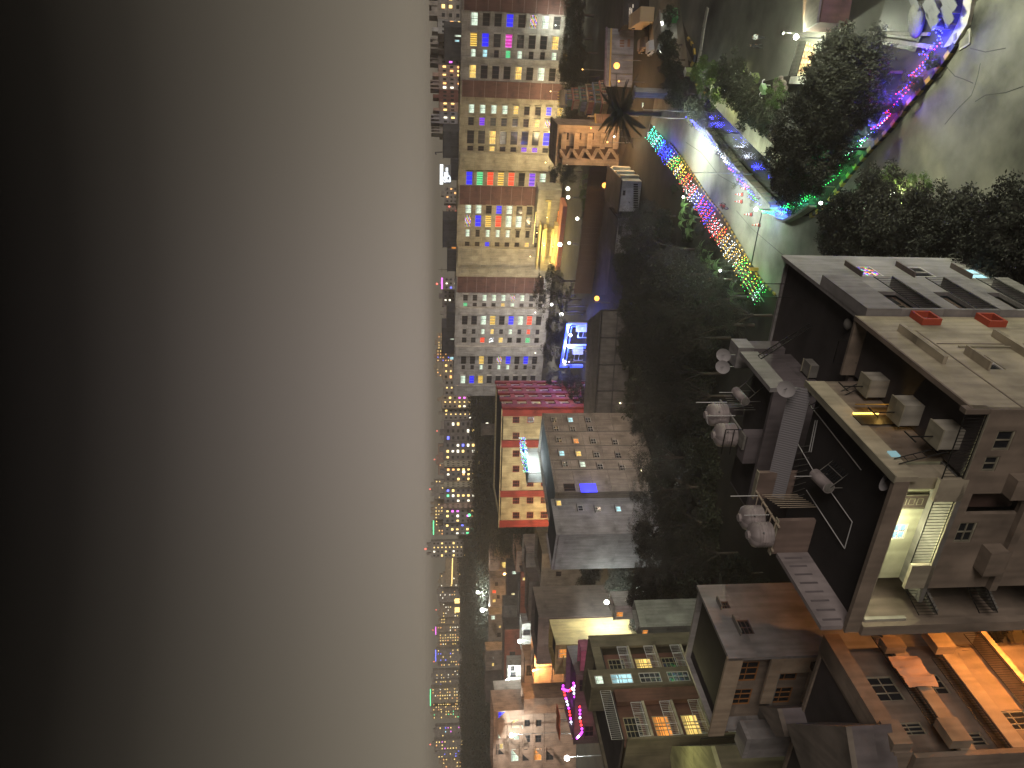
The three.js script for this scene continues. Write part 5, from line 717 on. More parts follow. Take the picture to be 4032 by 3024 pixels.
// temple tower with painted figures
{
  const o = atDepth(2375, 395, 170), S = new Place('temple_tower', 'small temple tower crowded with painted figures between the dark trees', 'temple', o.x, 0, o.z), cols = [paint('fig_pink', .4, .2, .16), paint('fig_blue', .18, .22, .3), paint('fig_cream', .42, .36, .25), paint('fig_green', .16, .24, .18)];
  for (let k = 0; k < 6; k++) { const w = 7 - k * .8, y = k * 1.55; S.part('tier', box(w, 1.25, w * .6, o.x, y + .62, o.z, .5), cols[(k + 2) % 4]); S.part('cornice', box(w + .4, .3, w * .6 + .4, o.x, y + 1.4, o.z, .5), cols[k % 4]); S.part('doorway', box(.8, .9, .2, o.x + .15 * w - 1, y + .6, o.z + w * .3 + .25, .5), black);
    for (let i = 0; i < 9; i++) { const u = (i - 4) / 8 * w, c = Math.cos(.5), s = Math.sin(.5), lz = w * .3 + .25, x = o.x + u * c + lz * s, z = o.z - u * s + lz * c; S.part('figure', [new THREE.CapsuleGeometry(.17, .5, 3, 8).translate(x, y + .5, z), new THREE.SphereGeometry(.15, 8, 6).translate(x, y + 1.05, z)], cols[(i * 3 + k) % 4]); } }
  S.part('finial', new THREE.CylinderGeometry(.9, .9, 3.4, 14).rotateZ(Math.PI / 2).translate(o.x, 9.6, o.z), cols[2]); for (let i = 0; i < 5; i++) S.part('pot', new THREE.ConeGeometry(.2, .7, 8).translate(o.x - 1.4 + i * .7, 10.7, o.z), M('gold', .4, .28, .06, { metalness: .5, roughness: .4 }));
  glow(o.x + 3, 7, o.z + 9, new THREE.Color(1, .6, .4), 60); const L = new Place('unseen_temple_lamp', 'unseen warm floodlight placed to light the temple figures', 'lamp', o.x + 3, 0, o.z + 9); L.part('pole', bar(o.x + 3, 0, o.z + 9, o.x + 3, 7, o.z + 9, .05), mats.pole_grey); L.part('lamp', new THREE.SphereGeometry(.12, 8, 6).translate(o.x + 3, 7, o.z + 9), lampMatS);  // unseen floodlight, placed to bring out the figures
  const a = atDepth(2352, 450, 160), b = atDepth(2372, 545, 158), C = new Place('temple_wall', 'temple compound wall with a reddish band and small statues', 'wall', a.x, 0, a.z); C.part('wall', wallAlong([a.x, a.z], [b.x, b.z], a.y + .4, .3), paint('temple_wall', .32, .2, .14)); C.part('coping', wallAlong([a.x, a.z], [b.x, b.z], .25, .5, a.y + .41), M('coping_yellow', .4, .28, .08)); for (let i = 0; i < 3; i++) { const t = .1 + i * .3, x = a.x + (b.x - a.x) * t, z = a.z + (b.z - a.z) * t; C.part('statue', [new THREE.CapsuleGeometry(.3, .6, 4, 10).translate(x, a.y + 1.2, z), new THREE.SphereGeometry(.22, 10, 8).translate(x, a.y + 1.95, z)], cols[2]); }
}
// poster wall, shops, vehicles along the upper road
{
  const S = new Site('shop_wall', 'tall pale side wall with a yellow band and faded posters behind the date palm', 'wall', 62, -142, -8), z = S.loc(atDepth(2450, 220, 146)).z, F = (X, Y) => S.front(X, Y, z), a = F(2385, 338), b = F(2400, 112);
  S.part('wall', span(a.x, b.x, 0, a.y, z, z - .4), paint('poster_wall', .3, .3, .34)); S.part('coping', span(a.x - .2, b.x + .2, a.y + .002, a.y + .3, z + .2, z - .7), paint('coping_mauve', .26, .2, .27)); S.part('band', span(a.x, b.x, a.y - .9, a.y - .6, z + .01, z + .1), M('coping_yellow', .4, .28, .08));
  for (const [X0, X1, Y0, Y1, c] of [[2440, 2458, 158, 164], [2440, 2458, 168, 174], [2440, 2458, 179, 185], [2470, 2482, 155, 185]]) { const p = F(X0, Y1), q = F(X1, Y0); S.part('poster', span(p.x, q.x, q.y, p.y, z + .005, z + .03), M('poster_brown', .18, .1, .07)); }
  for (const Y of [140, 215, 290]) { const p = F(2400, Y); S.part('pipe', bar(p.x, 0, z + .1, p.x, a.y - 1, z + .1, .05), concreteGrey); }
  const wires = []; for (let i = 0; i < 3; i++) { const y0 = 6.2 - i * .35, c = new THREE.CatmullRomCurve3([V(a.x - 8, y0 + .8, z + 2), V((a.x + b.x) / 2, y0 - .4, z + 2.2), V(b.x + 8, y0 + .8, z + 2)]); wires.push(new THREE.TubeGeometry(c, 30, .02, 4)); } const Wr = new Site('overhead_wire', 'sagging dark wires strung in front of the poster wall', 'wire', 62, z + 2, -8); wires.forEach(w => Wr.part('wire', w, black));
  const B = new Site('shop', 'dark shop front with a lettered sign board at the upper edge', 'shop', 84, -146, -8), zz = B.loc(atDepth(2500, 55, 142)).z, G = (X, Y) => B.front(X, Y, zz), c = G(2462, 98), d = G(2470, -30);
  B.part('wall', span(c.x, d.x, 0, c.y + .4, zz, zz - 6), paint('shop_dark', .06, .055, .06)); B.part('roof', span(c.x - .3, d.x + .3, c.y + .402, c.y + .6, zz + .5, zz - 6.2), roofDark);
  const cv = document.createElement('canvas'); cv.width = 512; cv.height = 128; const x = cv.getContext('2d'); x.fillStyle = '#2a221f'; x.fillRect(0, 0, 512, 128); x.fillStyle = '#efe2d0'; x.font = 'bold 62px sans-serif'; x.fillText('D.S. MOTORS', 16, 62); x.fillRect(120, 74, 260, 14); x.fillStyle = '#cfc5b6'; x.fillRect(30, 92, 60, 28); x.fillRect(400, 92, 90, 28); const tx = new THREE.CanvasTexture(cv); tx.colorSpace = THREE.SRGBColorSpace; const s0 = G(2471, 90), s1 = G(2495, 16);
  const sb = B.part('sign_board', span(s0.x, s1.x, s1.y, s0.y, zz + .1, zz + .25), black); B.part('lettering', new THREE.PlaneGeometry(s1.x - s0.x, s0.y - s1.y).translate((s0.x + s1.x) / 2, (s0.y + s1.y) / 2, zz + .26), new THREE.MeshStandardMaterial({ name: 'shop_letters', map: tx, emissive: 0xffffff, emissiveMap: tx, emissiveIntensity: .5, roughness: .6 }), sb);
  const p0 = G(2490, 98), p1 = G(2532, 80); B.part('shutter', span(p0.x, p1.x, Math.max(.1, p1.y), p0.y, zz + .02, zz + .06), paint('shutter_cream', .4, .36, .26));
}
function vehicle(name, label, cat, X, Y, L, W, H, turn, body, lit) {
  const p = q2(X, Y), S = new Place(name, label, cat, p.x, 0, p.z), T = g => g.rotateY(turn).translate(p.x, 0, p.z), truck = cat !== 'car';
  const sh = truck ? [[-L / 2, .5], [L / 2, .5], [L / 2, H * .55], [L / 2 - .25, H], [L / 2 - 1.9, H], [L / 2 - 2, H * .97], [-L / 2, H * .97]] : [[-L / 2, .35], [L / 2, .35], [L / 2, .75], [L / 2 - .9, .95], [L / 2 - 1.6, H], [-L / 2 + .9, H], [-L / 2 + .15, .95], [-L / 2, .8]];
  S.part('body', T(new THREE.ExtrudeGeometry(new THREE.Shape(sh.map(q => new THREE.Vector2(...q))), { depth: W - .12, bevelEnabled: true, bevelSize: .06, bevelThickness: .06, bevelSegments: 2 }).translate(0, 0, -W / 2 + .06)), body);
  for (const sx of [-L * .32, L * .32]) for (const sz of [-1, 1]) { const t = S.part('wheel', T(new THREE.CylinderGeometry(.34, .34, .2, 18).rotateX(Math.PI / 2).translate(sx, .34, sz * (W / 2 - .05))), black); S.part('rim', T(new THREE.CylinderGeometry(.2, .2, .22, 12).rotateX(Math.PI / 2).translate(sx, .34, sz * (W / 2 - .05))), steel, t); }
  S.part('windscreen', T(box(.06, H * .26, W * .8, truck ? L / 2 + .02 : L / 2 - 1.22, H * (truck ? .66 : .77), 0)), glassDark); for (const sz of [-1, 1]) { S.part('side_window', T(box(truck ? 1.0 : L * .42, H * .2, .03, truck ? L / 2 - 1 : -.2, H * .78, sz * (W / 2 + .015))), glassDark); S.part('headlight', T(box(.05, .16, .3, L / 2 + .075, .75, sz * W * .34)), lit ? lum('headlight', 1, 1, .9, 5) : frameWhite); }
}
vehicle('truck', 'cream lorry with a long flat load bed under the shop row, catching orange light', 'truck', 2560, 75, 8, 2.4, 2.9, 1.3, M('truck_cream', .45, .34, .2, { roughness: .4 }), 0);
vehicle('parked_car', 'white car parked beyond the lorry near the flood lamp', 'car', 2580, 190, 4.2, 1.75, 1.5, 1.4, M('car_white', .6, .6, .58, { roughness: .3 }), 0);
vehicle('parked_car', 'glossy orange-lit car in front of the poster wall', 'car', 2545, 180, 4.2, 1.75, 1.5, 1.45, M('car_silver', .4, .32, .25, { roughness: .2, metalness: .6 }), 0);
for (const [X, Y, h, I, l] of [[2605, 92, 3.2, 120, 'white floodlight at the gatehouse beside the green bins'], [2604, 204, 2.6, 34, 'small white lamp behind the round dark bushes']]) { const p = q2(X + 60, Y), t = atDepth(X, Y, -p.z), S = new Place('gate_lamp', l, 'lamp', p.x, 0, p.z); S.part('pole', rod(p, t, .05, .04), mats.pole_grey); S.part('lamp', new THREE.SphereGeometry(.28, 12, 8).translate(t.x, t.y, t.z), lampW); glow(t.x, t.y, t.z, new THREE.Color(.95, 1, .85), I); }
{ const p = q2(2668, 62), S = new Place('wheelie_bin', 'pair-sized green dumpster beside the gatehouse', 'bin', p.x, 0, p.z); S.part('tub', box(2, 1.2, 1.1, p.x, .75, p.z, .3), M('bin_green', .1, .3, .12)); S.part('lid', box(2.06, .1, 1.16, p.x, 1.4, p.z, .3), M('bin_lid', .14, .36, .16)); S.part('wheel', [-.8, .8].map(d => new THREE.CylinderGeometry(.12, .12, .1, 10).rotateX(Math.PI / 2).translate(p.x + d, .13, p.z + .5)), black); }
{ const p = q2(2665, 110), S = new Place('gatehouse', 'small pale gatehouse with dark windows behind the bushes', 'gatehouse', p.x, 0, p.z); S.part('wall', box(4.5, 2.6, 3, p.x, 1.3, p.z - 1.5, .2), wallMint); S.part('roof', box(5.2, .2, 3.6, p.x, 2.72, p.z - 1.5, .2), concreteGrey); S.part('window', [box(.9, .9, .05, p.x - .9, 1.6, p.z + .2, .2), box(.9, .9, .05, p.x + .9, 1.6, p.z - .16, .2)], glassDark); }
{ const a = q2(2640, 370), b = q2(2560, 395), S = new Place('gate_pillar', 'tall pale pillar beside the date palm crown', 'pillar', a.x, 0, a.z), t = atDepth(2500, 382, -a.z); S.part('shaft', box(1.1, t.y, 1.1, a.x, t.y / 2, a.z, .5), paint('fence_pale', .5, .5, .46)); S.part('cap', box(1.5, .25, 1.5, a.x, t.y + .13, a.z, .5), concreteGrey); }
// striped far kerb pieces and lit verge near the court
stripes('painted_kerb', 'yellow and black kerb curving round the far bushes by the court', rowPts([[2712, 150], [2735, 190], [2738, 230], [2718, 270], [2700, 300]]), .3, .4, 1.0, [kYellow, kBlack]);
stripes('painted_kerb', 'dim striped kerb of the side lane next to the drain bushes', rowPts([[2735, 300], [2745, 330], [2775, 365], [2800, 385]]), .25, .35, 1.0, [kYellow, kBlack]);
{ const S = new Place('court_edge', 'pale painted edge strip of the parking court', 'kerb', ...q2(2780, 40).toArray()); const L = rowPts([[2788, 30], [2772, 110], [2760, 200], [2745, 270]]); for (let i = 0; i < 3; i++) S.part('strip', wallAlong(L[i], L[i + 1], .12, 1.0), kWhite); }
// ---------- red and cream hotel ----------
const hotelRed = paint('hotel_red', .36, .055, .05), hotelCream = paint('hotel_cream', .56, .48, .3);
{
  const c = atDepth(1983, 1612, 172), l = atDepth(1971, 2073, 180), th = Math.atan2(-(c.z - l.z), c.x - l.x) * 180 / Math.PI, S = new Site('hotel', 'red and cream hotel with rows of red framed windows', 'hotel', -20, -180, th), L = S.loc(c), z = L.z, top = c.y;
  const F = (X, Y) => S.front(X, Y, z), R = (X0, X1, Y0, Y1) => { const a = F(X0, Y1), b = F(X1, Y0); return [a.x, b.x, Math.max(0, b.y), a.y]; }, x0 = S.loc(l).x, x1 = L.x;
  const hs = []; for (const [Y, n] of [[1653, 7], [1716, 7], [1786, 7], [1846, 7], [1904, 7], [1971, 7], [2029, 7]]) { const w = R(2018, 2046, Y - 13, Y + 13); for (let k = 0; k < 6; k++) if (!(Y === 1716 && k === 1)) hs.push([w[0], w[1], w[2] - k * 3.3, w[3] - k * 3.3]); }
  S.part('wall', wallSheet(x0, x1, 0, top, hs.filter(h => h[2] > 0)).translate(0, 0, z), hotelCream); for (const h of hs) if (h[2] > 0) { const f = windowPart(S, ...h, z, '.', { frame: hotelRed, bars: 1, cross: 2, ft: .13, back: .02 }); }
  for (const [Y0, Y1] of [[1606, 1637], [1733, 1760], [1932, 1955], [2048, 2074]]) { const a = F(1985, Y1).x, b = F(1985, Y0).x; S.part('pilaster', span(a, Math.min(b, x1 + .02), 0, top + .3, z + .002, z + .35), hotelRed); }
  S.part('roof_edge', span(x0 - .1, x1 + .1, top + .31, top + .5, z + .4, z - .3), hotelCream); const zb = z - 22;
  S.part('roof', span(x0, x1, top - .6, top - .4, z - .23, zb), M('roof_near_tar', .035, .03, .032)); S.part('wall', [span(x0, x0 + .2, 0, top, z - .23, zb), span(x0, x1, 0, top, zb, zb - .2)], hotelCream);
  // side towards the garden: red bands, recessed balconies
  const sd = S.part('side_wall', span(x1 - .2, x1, 0, top, z - .23, zb), hotelCream); const SD = (X, Y) => S.side(X, Y, x1), za = Y => SD(1990, Y).z;
  const stripsY = [[1599, 1565], [1558, 1540], [1530, 1512], [1500, 1483]];
  const lv = k => top - 1.6 - 3.3 * k; const D = zb - z, bands = [[.0, .12], [.27, .36], [.5, .58], [.72, .8], [.93, 1]];
  for (const [t0, t1] of bands) S.part('red_pier', span(x1 + .001, x1 + .5, 0, top + .3, z + D * t0, z + D * t1), hotelRed);
  for (let k = 0; k < 6; k++) for (let i = 0; i < 4; i++) { const t0 = bands[i][1], t1 = bands[i + 1][0]; S.part('spandrel', span(x1 + .001, x1 + .35, lv(k) - 1.9, lv(k) - .9, z + D * t0, z + D * t1), hotelRed); S.part('window', span(x1 + .002, x1 + .05, lv(k) - .85, lv(k) + .7, z + D * (t0 + .02), z + D * ((t0 + t1) / 2 + .02)), glassDark); }
  for (const [Y, zz] of [[1595, 3], [1585, 8]]) { const w = S.world(x1 + 9, 7, z - zz); glow(w.x, w.y, w.z, zz > 5 ? new THREE.Color(.4, .3, 1) : new THREE.Color(1, .8, .7), zz > 5 ? 30 : 130); }
  const Lm = new Site('unseen_hotel_lamp', 'unseen violet lamp placed to light the red side of the hotel', 'lamp', x1 + 9, z - 8, th); Lm.part('pole', bar(x1 + 9, 0, z - 8, x1 + 9, 7, z - 8, .06), mats.pole_grey); Lm.part('lamp', new THREE.SphereGeometry(.16, 8, 6).translate(x1 + 9, 7, z - 8), lum('lamp_violet', .5, .35, 1, 6));  // unseen violet source, placed to tint the red side
  const w2 = S.world((x0 + x1) / 2 + 3, 12, z + 14); glow(w2.x, w2.y, w2.z, new THREE.Color(1, .85, .6), 800); const w3 = S.world(x0 + 2, 10, z + 9); glow(w3.x, w3.y, w3.z, new THREE.Color(1, .62, .25), 500);  // unseen lights placed to wash the hotel front
}
// grey walk-up block in front of the hotel, blue curtain lit balcony
function block2(label, pts, d1, th, cols, rows, opt) { }
{
  const wallBeige = paint('walkup_beige', .36, .31, .27), c = atDepth(2135, 1627, 143), S = new Site('walk_up_block', 'plain beige-grey walk-up block with hooded windows in front of the hotel', 'building', -8, -140, 51), L = S.loc(c), z = L.z, F = (X, Y) => S.front(X, Y, z), R = (X0, X1, Y0, Y1) => { const a = F(X0, Y1), b = F(X1, Y0); return [Math.min(a.x, b.x), Math.max(a.x, b.x), Math.max(.3, Math.min(a.y, b.y)), Math.max(a.y, b.y)]; };
  const x1 = L.x, x0 = F(2186, 1938).x, top = c.y, hs = [], lt = {};
  const raw = [[2182, 1652, '.'], [2190, 1686, '.'], [2202, 1731, '.'], [2212, 1784, 'c'], [2226, 1826, '.'], [2246, 1652, 'c'], [2256, 1688, '.'], [2268, 1735, 'o'], [2278, 1785, 'y'], [2294, 1827, 'w'], [2316, 1653, '.'], [2325, 1687, '.'], [2337, 1736, '.'], [2350, 1790, '.'], [2364, 1836, '.'], [2424, 1740, '.'], [2436, 1792, '.'], [2452, 1840, '.']];
  for (const [X, Y, l] of raw) { const p = F(X, Y), w = 1.35, h = 1.0; hs.push([p.x - w / 2, p.x + w / 2, p.y - h / 2, p.y + h / 2, l]); }
  S.part('wall', wallSheet(x0, x1, 0, top, hs.map(h => h.slice(0, 4))).translate(0, 0, z), wallBeige); for (const h of hs) windowPart(S, h[0], h[1], h[2], h[3], z, h[4], { bars: 1, cross: 1, hood: .45, back: .1, hoodMat: wallBeige });
  for (const Y of [1700, 1757, 1812, 1850]) { const p = F(2200, Y); S.part('drain_pipe', bar(p.x, 0, z + .08, p.x, top, z + .08, .06), concreteGrey); }
  for (let k = 0; k < 5; k++) S.part('floor_band', span(x0, x1, top - .5 - 3.1 * k, top - .4 - 3.1 * k, z + .002, z + .08), wallBeige);
  S.part('roof', span(x0, x1, top - .6, top - .45, z - .23, z - 10), roofDark); S.part('side_wall', [span(x0, x0 + .2, 0, top, z - .23, z - 10), span(x1 - .2, x1, 0, top, z - .23, z - 10), span(x0 + .2, x1 - .2, 0, top, z - 9.8, z - 10)], wallBeige);
  { const b = R(2288, 2345, 1905, 1940); S.part('blue_curtain', span(b[0], b[1], b[2], b[3], z + .02, z + .1), LIT.b); const w = S.world((b[0] + b[1]) / 2, (b[2] + b[3]) / 2, z + 1); glow(w.x, w.y, w.z, new THREE.Color(.1, .2, 1), 10); const v = R(2222, 2262, 1905, 1935); windowPart(S, ...v, z + .03, '.', { bars: 2, back: -.02, frame: frameBrown }); }
  // roof room with the bright blue-white hanging lights
  const rr0 = F(2105, 1735), a = S.loc(atDepth(2100, 1735, 150)), P = new Site('roof_party_room', 'open roof room hung with a sheet of blue-white lights', 'roof room', a.x, a.z, 51, top - .45), A1 = P.loc(atDepth(2092, 1735, 150)), A2 = P.loc(atDepth(2150, 1825, 141));
  const X0 = Math.min(A1.x, A2.x), X1 = Math.max(A1.x, A2.x), zp = A1.z; P.part('back_wall', span(X0, X1, top - .4, top + 2.6, zp - 2, zp - 2.2), paint('party_white', .6, .6, .58)); P.part('roof', span(X0 - .3, X1 + .3, top + 2.601, top + 2.8, zp + .6, zp - 2.4), concreteGrey); P.part('post', [bar(X0, top - .4, zp + .4, X0, top + 2.6, zp + .4, .06), bar(X1, top - .4, zp + .4, X1, top + 2.6, zp + .4, .06)], concreteGrey);
  const bl = { c: [], w: [], b: [] }; for (let i = 0; i < 26; i++) for (let j = 0; j < 7; j++) if (rnd() < .75) bl[pick(['c', 'w', 'c', 'b'])].push(bulbGeo.clone().scale(.06, .06, .06).translate(X0 + (X1 - X0) * i / 25, top + 3.6 - j * .2 + rr(-.05, .05), zp + .75)); for (const k in bl) P.part('bulbs', bl[k], ledMat(k)).userData.kind = 'stuff';
  P.part('lamp', span((X0 + X1) / 2 - .9, (X0 + X1) / 2 + .9, top + 2.45, top + 2.55, zp - 1.7, zp - 1.8), lampW); const w = P.world((X0 + X1) / 2, top + 2, zp - .8); glow(w.x, w.y, w.z, new THREE.Color(.85, 1, 1), 110); const w4 = P.world((X0 + X1) / 2, top + 3.2, zp + 1.5); glow(w4.x, w4.y, w4.z, new THREE.Color(.5, .9, 1), 50);
  // lower grey annex to the left
  const c2 = S.loc(atDepth(2160, 1945, 130)), S2 = new Site('walk_up_block', 'lower pale annex left of the blue lit balcony', 'building', c2.x - 4, c2.z, 51), z2 = c2.z + .6, F2 = (X, Y) => S2.front(X, Y, z2), q0 = F2(2225, 2105).x, t2 = F2(2165, 1945).y, h2 = [[2200, 1980, 'y'], [2286, 2000, '.'], [2355, 2005, '.'], [2435, 2003, 'c'], [2290, 1945, '.'], [2200, 1945, '.']].map(([X, Y, l]) => { const p = F2(X, Y); return [p.x - .6, p.x + .6, p.y - .45, p.y + .45, l]; });
  S2.part('wall', wallSheet(q0, x0 - .05, 0, t2, h2.map(h => h.slice(0, 4))).translate(0, 0, z2), wallGrey); for (const h of h2) windowPart(S2, h[0], h[1], h[2], h[3], z2, h[4], { bars: 1, hood: .4, back: .08 }); S2.part('roof', span(q0, x0 - .05, t2 - .5, t2 - .3, z2 - .23, z2 - 9), roofDark); S2.part('side_wall', [span(q0, q0 + .2, 0, t2, z2 - .23, z2 - 9), span(q0 + .2, x0 - .05, 0, t2, z2 - 8.8, z2 - 9)], wallGrey);
  const g1 = S.world((x0 + x1) / 2, 7, z + 11); glow(g1.x, g1.y, g1.z, new THREE.Color(1, .8, .6), 190); const g2 = S.world(x0 - 4, 6, z + 9); glow(g2.x, g2.y, g2.z, new THREE.Color(.9, .95, .95), 110);
  for (const [g, l] of [[g1, 'unseen warm street lamp placed to light the beige walk-up block'], [g2, 'unseen white street lamp placed to light the pale annex']]) { const L3 = new Place('street_lamp', l, 'street lamp', g.x, 0, g.z); L3.part('pole', rod(V(g.x, 0, g.z), g, .06, .04), mats.pole_grey); L3.part('lamp', new THREE.SphereGeometry(.1, 8, 6).translate(g.x, g.y, g.z), lum('lamp_warm', 1, .95, .5, 6)); }  // unseen lamps, placed to light the block and annex walls
}
// ---------- unseen lamps placed to wash the fronts: each a pole with a glowing head ----------
const washCol = { warm: [1, .78, .42], pale: [.95, 1, .8], white: [1, .95, .88], orange: [1, .5, .16] };
const washMat = { warm: lum('lamp_gold', 1, .8, .35, 6), pale: lum('globe_white', 1, 1, .86, 6), white: lum('globe_white', 1, 1, .86, 6), orange: mats.lamp_sodium_far };
for (const [X, Y, d, k, I, l] of [
  [2190, 100, 196, 'pale', 620, 'unseen pale flood lamp placed to light the rightmost block'], [2170, 360, 204, 'warm', 520, 'unseen warm flood lamp placed to light the first maroon stack'], [2165, 520, 210, 'warm', 1100, 'unseen warm flood lamp placed to light the cream block'], [2150, 640, 212, 'warm', 1200, 'unseen warm flood lamp placed to light the blank gable of the cream block'],
  [2085, 880, 222, 'warm', 900, 'unseen warm flood lamp on the clubhouse roof, placed to light the row'], [2090, 1010, 226, 'warm', 1100, 'unseen warm flood lamp at the clubhouse roof corner, placed to light the row'], [2130, 1090, 225, 'warm', 700, 'unseen warm flood lamp behind the open tree, placed to light the row'], [2110, 1230, 236, 'white', 1300, 'unseen white flood lamp placed to light the whitish block'], [2110, 1390, 244, 'white', 1300, 'unseen white flood lamp placed to light the left gable of the whitish block'], [2090, 1500, 250, 'white', 500, 'unseen white flood lamp placed to light the end of the row'],
  [2395, 560, 147, 'orange', 230, 'unseen orange street lamp placed to light the zigzag stair'], [2330, 505, 150, 'orange', 200, 'unseen orange street lamp placed to light the right corner of the zigzag house'], [2420, 455, 142, 'orange', 170, 'unseen orange street lamp placed to light the ground behind the date palm'], [2440, 320, 138, 'orange', 50, 'unseen orange street lamp placed to light the ground right of the date palm']]) {
  const p = atDepth(X, Y, d), S = new Place(k === 'orange' ? 'street_lamp' : 'flood_lamp', l, 'lamp', p.x, 0, p.z); S.part('pole', rod(V(p.x, 0, p.z), V(p.x, p.y, p.z), .06, .05, 6), mats.pole_grey); S.part('lamp', new THREE.SphereGeometry(.16, 10, 8).translate(p.x, p.y + .16, p.z), washMat[k]); glow(p.x, p.y + .16, p.z, new THREE.Color(...washCol[k]), I * (k === 'orange' ? 1 : .38));
}
// ---------- the crowd of houses on the left ----------
const lw = { peach: paint('h_peach', .46, .3, .22), tan: paint('h_tan', .34, .28, .24), dark: paint('h_dark', .15, .125, .115), white: paint('h_white', .5, .49, .46), red: paint('h_red', .38, .12, .07), grey: paint('h_grey', .27, .25, .23), ochre: paint('h_ochre', .4, .3, .12), pink: paint('h_pink', .5, .18, .26) };
// a house that faces the viewer: photo columns Y0..Y1, roof line X, distance d, openings [X, Y, w, h, lit]
function leftHouse(label, Y0, Y1, Xt, d, th, m, wins, o = {}) {
  const c = atDepth(Xt, (Y0 + Y1) / 2, d), t = th * Math.PI / 180, S = new Site(o.name ?? 'house', label, o.cat ?? 'house', c.x * Math.cos(t) - c.z * Math.sin(t), c.x * Math.sin(t) + c.z * Math.cos(t), th, 0), L = S.loc(c), z = L.z, F = (X, Y) => S.front(X, Y, z), x0 = F(Xt, Y1).x, x1 = F(Xt, Y0).x, top = c.y, dep = o.dep ?? 9;
  const hs = wins.map(([X, Y, w, h, l]) => { const p = F(X, Y); return [p.x - w / 2, p.x + w / 2, p.y - h / 2, p.y + h / 2, l]; }).filter(h => h[0] > x0 + .05 && h[1] < x1 - .05 && h[2] > .1 && h[3] < top - .05);
  S.part('wall', wallSheet(x0, x1, 0, top, hs.map(h => h.slice(0, 4))).translate(0, 0, z), m);
  for (const h of hs) windowPart(S, ...h.slice(0, 4), z, h[4], { bars: 1, cross: h[1] - h[0] > 1.5 ? 1 : 0, back: .1, hood: o.hood ?? .35, hoodMat: m, frame: h[4] === '.' ? frameBrown : frameWhite });
  S.part('side_wall', [span(x0, x0 + .2, 0, top, z - .23, z - dep), span(x1 - .2, x1, 0, top, z - .23, z - dep), span(x0 + .2, x1 - .2, 0, top, z - dep + .2, z - dep)], o.side ?? m);
  S.part('roof', span(x0 + .2, x1 - .2, top - .9, top - .75, z - .23, z - dep + .2), roofDark);
  S.part('coping', span(x0 - .08, x1 + .08, top + .002, top + .12, z + .1, z - .35), o.coping ?? m);
  if (o.bands) for (let k = 0; k < o.bands; k++) S.part('floor_band', span(x0, x1, top - 1.2 - 3.1 * k, top - 1.0 - 3.1 * k, z + .002, z + .14), m);
  Object.assign(S, { x0, x1, top, z, F }); return S;
}
function lampAt(label, X, Y, d, col, r, I, drop = 0) { const p = atDepth(X, Y, d), S = new Place('flood_lamp', label, 'lamp', p.x, 0, p.z); S.part('pole', rod(V(p.x, 0, p.z - .4), V(p.x, p.y, p.z - .4), .06, .05, 6), mats.pole_grey); S.part('lamp', new THREE.SphereGeometry(r, 12, 8).translate(p.x, p.y, p.z), col); glow(p.x, p.y - drop, p.z + .6, new THREE.Color(...(col === lampW ? [.9, 1, .95] : [1, .55, .2])), I); }
